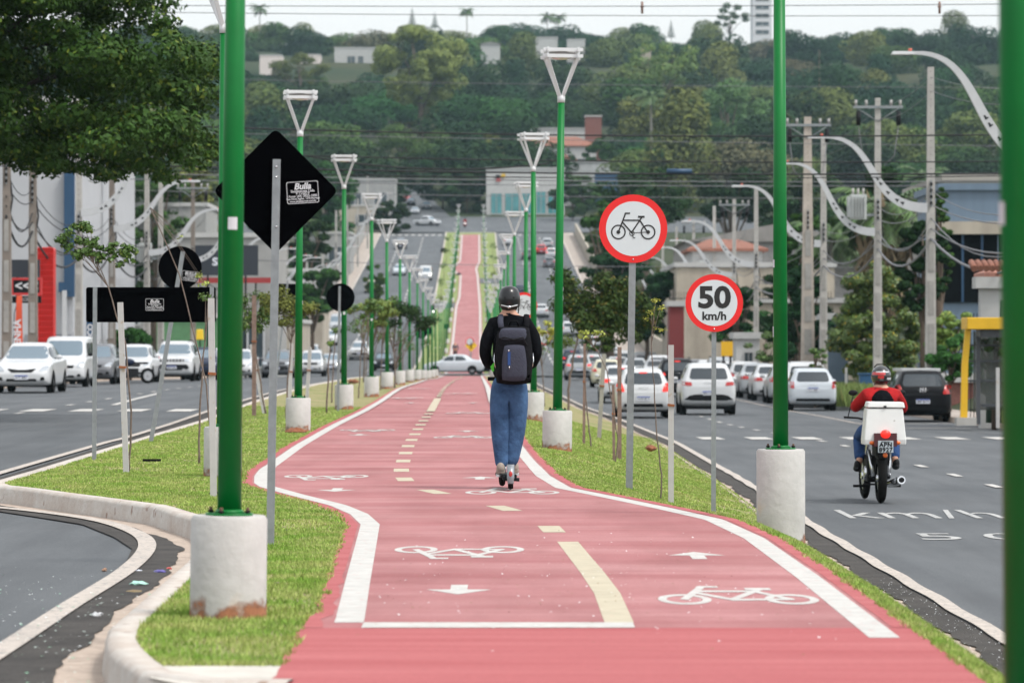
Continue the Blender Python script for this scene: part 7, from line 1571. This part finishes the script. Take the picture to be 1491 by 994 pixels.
placed_tree(1342, 1392, 262, 430, 152, 9000, .16, L_mid, 'green tree against the left end of the blue grey building', 79, 40)
placed_tree(1130, 1205, 300, 450, 186, 10000, .2, L_mid, 'tall green crown behind the slim concrete pole', 80, 44)
placed_tree(1128, 1212, 375, 545, 172, 16000, .17, L_dark, 'dense dark tree behind the second lamp post on the right', 75, 50)
placed_tree(1305, 1385, 300, 470, 148, 14000, .15, L_dark, 'dark tree filling the gap between the bushy tree and the dark entrance', 76, 50)
placed_tree(1345, 1420, 480, 560, 122, 9000, .12, L_mid, 'low green hedge behind the black hatchback', 77, 30, name='bush')
placed_tree(1348, 1425, 445, 540, 130, 9000, .13, L_bright, 'bright green bush in front of the dark entrance at the right', 61, 26, name='bush')
placed_tree(1420, 1475, 470, 520, 98, 2500, .09, L_sap, 'leafy green sprays overhanging the bus shelter', 62, 14, name='bush')
placed_tree(1100, 1215, 360, 560, 205, 12000, .2, L_dark, 'dark green tree behind the wide weathered pole', 63, 40)
placed_tree(1080, 1145, 470, 530, 176, 1500, .12, L_sap, 'thin leafy young tree by the white kiosk', 64, 14)
placed_tree(1015, 1120, 425, 500, 222, 5000, .2, L_mid, 'green garden tree behind the speed sign', 65, 24)
placed_tree(1165, 1210, 505, 540, 140, 900, .1, L_sap, 'small airy tree just above the silver parked hatchback', 66, 10)
placed_tree(1465, 1500, 270, 340, 125, 900, .13, L_bright, 'yellow green branch end beside the blurred edge post', 67, 8)
placed_tree(845, 915, 288, 380, 330, 5000, .35, L_mid, 'rounded bright green tree behind the bicycle sign', 68, 26)
placed_tree(870, 1010, 240, 330, 420, 7000, .45, L_dark, 'wide dark tree above the bicycle sign', 69, 36)
placed_tree(840, 940, 330, 470, 300, 7000, .3, L_dark, 'dark leafy tree right of the tall right lamp', 70, 36)
placed_tree(930, 1020, 400, 500, 270, 4500, .25, L_mid, 'green tree between the two round signs', 71, 26)
placed_tree(1000, 1130, 240, 330, 480, 8000, .5, L_dark, 'spreading dark tree above the warehouse roof', 72, 36)
placed_tree(1090, 1240, 250, 350, 400, 8000, .45, L_dark, 'dense dark hedge-like tree above the warehouse on the right', 73, 40)
for i, (a, b_, c_, e, dd, m) in enumerate(((150, 300, 250, 400, 300, L_mid), (230, 330, 230, 380, 330, L_olive), (120, 230, 330, 480, 250, L_dark), (340, 420, 310, 440, 300, L_mid), (395, 485, 285, 400, 360, L_dark), (410, 500, 380, 480, 330, L_mid), (415, 480, 380, 470, 420, L_dark), (330, 440, 240, 340, 480, L_olive), (430, 520, 220, 320, 600, L_mid), (505, 610, 215, 300, 725, L_dark), (590, 700, 215, 305, 735, L_dark), (640, 720, 235, 315, 722, L_dark), (540, 600, 290, 350, 640, L_dark), (820, 880, 250, 310, 690, L_mid), (530, 560, 380, 440, 420, L_mid), (160, 220, 480, 515, 170, L_mid))):
    placed_tree(a, b_, c_, e, dd, 5500 if dd > 350 else 8000, .2 + dd * .0006, m, ['green tree behind the crowded utility poles', 'olive tree above the round black sign', 'dark tree behind the leafy sapling', 'green tree behind the wide dark shop sign', 'dark round tree behind the diamond sign', 'green tree below the diamond sign', 'dark tree left of the climbing street', 'olive tree behind the top of the diamond sign', 'green tree right of the diamond sign point', 'dark shade tree left of the far junction', 'dark shade tree above the far junction', 'dark tree left of the white showroom', 'dark garden tree near the top of the left street', 'green street tree right of the showroom', 'garden tree on the left street corner', 'low green shrub behind the parked motorcycle'][i], 100 + i, 34, zb=base(dd) - .2)
placed_tree(895, 990, 380, 510, 255, 9000, .26, L_dark, 'dark tree behind the thin utility poles between the two round signs', 78, 36)
placed_tree(540, 665, 178, 238, 805, 7000, .6, L_mid, 'mid green tree above the shaded street at the far junction', 310, 34, zb=base(800))
placed_tree(742, 784, 205, 262, 795, 4500, .6, L_dark, 'dark tree left of the terracotta house', 301, 24, zb=base(790))
placed_tree(846, 915, 195, 275, 768, 6000, .6, L_mid, 'green tree in front of the brick tower', 302, 28, zb=base(766))
placed_tree(690, 742, 190, 252, 760, 5000, .6, L_olive, 'olive tree directly behind the left end of the showroom', 303, 26, zb=base(758))
placed_tree(806, 850, 226, 262, 776, 3000, .55, L_dark, 'low dark tree before the terracotta house', 304, 18, zb=base(775))
placed_tree(800, 868, 262, 318, 690, 5500, .5, L_dark, 'dark tree covering the right end of the showroom', 305, 26, zb=base(690))
placed_tree(1040, 1110, 395, 505, 214, 7000, .22, L_dark, 'dark shrubby tree behind the speed sign and the kiosk', 306, 30)
placed_tree(1225, 1330, 240, 380, 210, 12000, .3, L_dark, 'tall dark crown behind the transformer pole', 307, 40)
placed_tree(348, 420, 330, 430, 285, 7000, .3, L_dark, 'tall dark green tree behind the diamond sign post', 308, 30)
placed_tree(425, 500, 250, 330, 520, 7000, .45, L_dark, 'dark tree right of the diamond sign among the curved lights', 309, 30)
for i, (d, s_) in enumerate([(d, s_) for d in (350, 400, 450, 500, 550, 600) for s_ in (-1, 1)]):
    x_ = (LK(d) - 6.5) if s_ < 0 else (RK(d) + 6.5); px_ = 745.5 + x_ * F / d; hp = 497 - (base(d) + 5.5 - CH) * F / d; lp_ = 497 - (base(d) + .5 - CH) * F / d; wp = 3.6 * F / d
    placed_tree(px_ - wp, px_ + wp, hp, lp_, d, 2600, .34, (L_dark, L_mid, L_olive)[i % 3], f'{ordn(i // 2)} garden tree behind the wall of the climbing street, {"left" if s_ < 0 else "right"} side', 400 + i, 20, zb=base(d) - .2)
# palms and special trees
def move(t, px, py_base, d, label, cat=None, rz=0, sc_=1.0, z=None):
    t.location = (xat(px, d), d, at(0, py_base, d).z if z is None else z); t.rotation_euler.z = rz; t.scale = (sc_,) * 3; t['label'] = label
    if cat: t['category'] = cat
    return t
pA = proto_palm(9.5, 3.4, 30, 1, skirt=True); move(pA, 1287, 0, 200, 'shaggy fan palm with hanging dead fronds behind the transformer pole', rz=.3, z=base(200) - 1)
pB = proto_palm(13, 4.6, 26, 2, name='royal_palm'); move(pB, 948, 240, 760, 'tall royal palm standing alone on the middle of the hillside')
for i, (px, py, d, s) in enumerate(((378, 60, 1400, .9), (797, 70, 1480, .9), (813, 68, 1490, .85), (1310, 240, 420, .9), (1390, 245, 380, .9), (1345, 215, 520, 1.0), (1210, 330, 260, .75), (1250, 300, 300, .8), (680, 60, 1380, .8), (440, 330, 500, .6))):
    q = copy_tree(pB); move(q, px, py, d, ['lone palm on the skyline at the left', 'left of two palms on the skyline', 'right of two palms on the skyline', 'palm behind the right concrete poles', 'drooping palm just right of the pale tall pole', 'palm on the slope between two right poles', 'palm behind the wide weathered pole', 'palm left of the transformer pole', 'palm crown near the top of the middle hill', 'small palm left of the climbing street'][i], rz=i * 1.3, sc_=s)
    if d < 600: q.location.z = base(d) - .3
nf = norfolk(26, 4); move(nf, 1193, 235, 900, 'tall dark conical pine on the right hillside')
for i, (px, py, s, l) in enumerate(((600, 18, .3, 'small conical pine on the skyline left of centre'), (633, 20, .26, 'second small conical pine on the skyline'), (977, 36, .3, 'tiny pointed pine on the skyline right of centre'))):
    q = copy_tree(nf); move(q, px, py + 22, 1480, l, sc_=s)
pots = []
for px, d, h in ((1352 + 90, 100, 2.4), (1352 + 108, 100.5, 3.2)):
    t = thing('cactus_shrub', 'slim dark green columnar cactus in front of the white wall pier' if px < 1450 else 'taller dark columnar cactus right of the slim one by the pier', 'cactus', (xat(px, d), d, zroadR(d) + .15)); rgc = random.Random(int(h * 10)); mb = MB()
    mb.tube([(0, 0, 0), (.03, 0, h * .5), (0, 0, h)], [.12, .14, .06], 8, mat('cactus_green', (.018, .05, .025), .7, var=.2)); mb.build('stem', None, t); mb = MB()
    for i in range(5): zz = h * rgc.uniform(.25, .7); s_ = rgc.choice((-1, 1)); mb.tube([(0, 0, zz), (s_ * .2, 0, zz + .12), (s_ * .22, 0, zz + rgc.uniform(.4, .8))], [.07, .07, .04], 7, MATS['cactus_green'])
    mb.build('arms', None, t)
# hillside forest: individual trees
protos = [proto_tree('umbrella', L_dark, 18, 12, 3, 11, 8000, .6), proto_tree('umbrella', L_mid, 16, 12, 3, 12, 7500, .6), proto_tree('round', L_dark, 14, 13, 2, 13, 7500, .6), proto_tree('round', L_mid, 13, 12, 2, 14, 7000, .58),
          proto_tree('round', L_olive, 13, 13, 2, 15, 7000, .55), proto_tree('umbrella', L_brown, 16, 11, 3, 16, 6500, .52), proto_tree('tall', L_olive, 10, 16, 2, 17, 6000, .55), proto_tree('tall', L_dark, 9, 15, 2, 18, 6000, .55)]
pdesc = ['dark flat topped', 'mid green flat topped', 'dark rounded', 'mid green rounded', 'olive rounded', 'brownish flat topped', 'tall olive', 'tall dark']
used = [False] * len(protos); rg = random.Random(21); rows = [735, 780, 825, 875, 930, 990, 1050, 1110, 1170, 1230, 1285, 1340, 1395, 1450]
houses = [(772, 868, 800, 190, 262), (708, 905, 712, 236, 315), (487, 562, 1230, 70, 100), (436, 466, 1225, 80, 104), (378, 410, 1180, 81, 100), (780, 852, 1240, 55, 82), (700, 728, 1240, 64, 84), (770, 876, 830, 170, 240), (934, 948, 1200, 70, 86)]
nt_ = 0
for r, d0 in enumerate(rows):
    half = 745.5 * d0 / F; step = 12.5 + r * .85; x = -half - 6 + (r % 2) * step / 2
    while x < half + 8:
        X_ = x + rg.uniform(-3, 3); D_ = d0 + rg.uniform(-18, 18); x += step * rg.uniform(.85, 1.15)
        px = 745.5 + X_ * F / D_
        w = rg.random(); k = rg.choices(range(8), (5, 3, 4, 3, 2, 2, 1.2, 1.2))[0]; sc_ = rg.uniform(1.15, 1.8)
        zt = base(D_) + 9 * sc_; ytop = 497 - (zt - CH) * F / D_
        if any(535 < px < 690 and 830 < D_ < 905 for _ in (0,)): continue
        if D_ < 800 and -19 - (D_ - 700) * .07 - 4 < X_ < -11 - (D_ - 700) * .07 + 4: continue
        if any(a - 12 < px < b_ + 12 and D_ < dh + 14 and D_ > dh - 150 and ytop < yb for a, b_, dh, yt, yb in houses): 
            sc_ *= .42
            if any(a - 8 < px < b_ + 8 and dh - 12 < D_ < dh + 25 for a, b_, dh, yt, yb in houses) or (497 - (base(D_) + 12 * sc_ - CH) * F / D_) < min(yt + (yb - yt) * .55 for a, b_, dh, yt, yb in houses if a - 12 < px < b_ + 12 and D_ < dh + 14): continue
        t = protos[k] if not used[k] else copy_tree(protos[k]); used[k] = True; nt_ += 1
        t.location = (X_, D_, base(D_) - .6 - (4.0 if r > 6 else 0) + 5 * noise.noise(Vector((X_ / 160, D_ / 160, 0))) * min(1, max(0, (D_ - 760) / 200))); t.rotation_euler.z = rg.uniform(0, 6.28); t.scale = (sc_ * rg.uniform(.9, 1.15), sc_ * rg.uniform(.9, 1.1), sc_ * rg.uniform(.62, .82))
        zone = ('skyline' if r > 11 else ('upper slope' if r > 6 else ('middle slope' if r > 3 else 'foot'))) ; side = 'left' if px < 500 else ('middle' if px < 1000 else 'right')
        lb = f'{pdesc[k]} tree in the wood on the {side} {zone} of the hill'
        tag(t, lb, 'tree', lb.replace(' tree in', ' trees in'))
for k in range(8):
    if not used[k]: protos[k].location = (0, 1600, base(1600))
L_bo = mat('leaf_big_olive', (.155, .195, .05), .75, leaf=True, objvar=.05, spec=.2); placed_tree(545, 680, 30, 160, 900, 26000, .62, L_bo, 'huge pale olive tree standing out left of the middle of the hill', 207, 70, zb=base(900), shell=.7)
big2 = placed_tree(395, 480, 72, 130, 1050, 4500, .6, L_olive, 'pointed olive tree in front of the high white house', 201, 26, zb=base(1050))
placed_tree(905, 1025, 60, 125, 980, 6000, .6, L_bright, 'fresh green tree right of the middle of the hill', 202, 30, zb=base(980))
placed_tree(1000, 1120, 115, 215, 800, 9000, .55, mat('leaf_fresh', (.06, .14, .03), .7, leaf=True), 'broad fresh green tree left of the second lamp post top', 203, 40, zb=base(800))
placed_tree(1035, 1090, 5, 45, 1400, 1800, .7, L_mid, 'thin see-through tree on the skyline beside the tower block', 204, 14, zb=base(1400))
placed_tree(0, 120, 100, 245, 900, 3000, .7, L_dark, 'dark hillside tree behind the big crown at far left', 205, 26, zb=base(900))

# ---------------------------------------------------------------- haze
hz = MB(); hz.box((0, 800, 104), (2400, 2000, 340), None); o = hz.build('haze'); o.location = (0, 0, 0)
o.location.z = -38; o['kind'] = 'stuff'; tag(o, 'thin pale summer haze in the air between the road and the wooded hill', 'haze')
m = bpy.data.materials.new('haze'); m.use_nodes = True; N = m.node_tree.nodes; N.clear(); pv = N.new('ShaderNodeVolumePrincipled'); pv.inputs['Color'].default_value = (.62, .88, 1.0, 1); pv.inputs['Density'].default_value = .00009; pv.inputs['Anisotropy'].default_value = .2
mo = N.new('ShaderNodeOutputMaterial'); m.node_tree.links.new(pv.outputs[0], mo.inputs['Volume']); o.data.materials.clear(); o.data.materials.append(m)
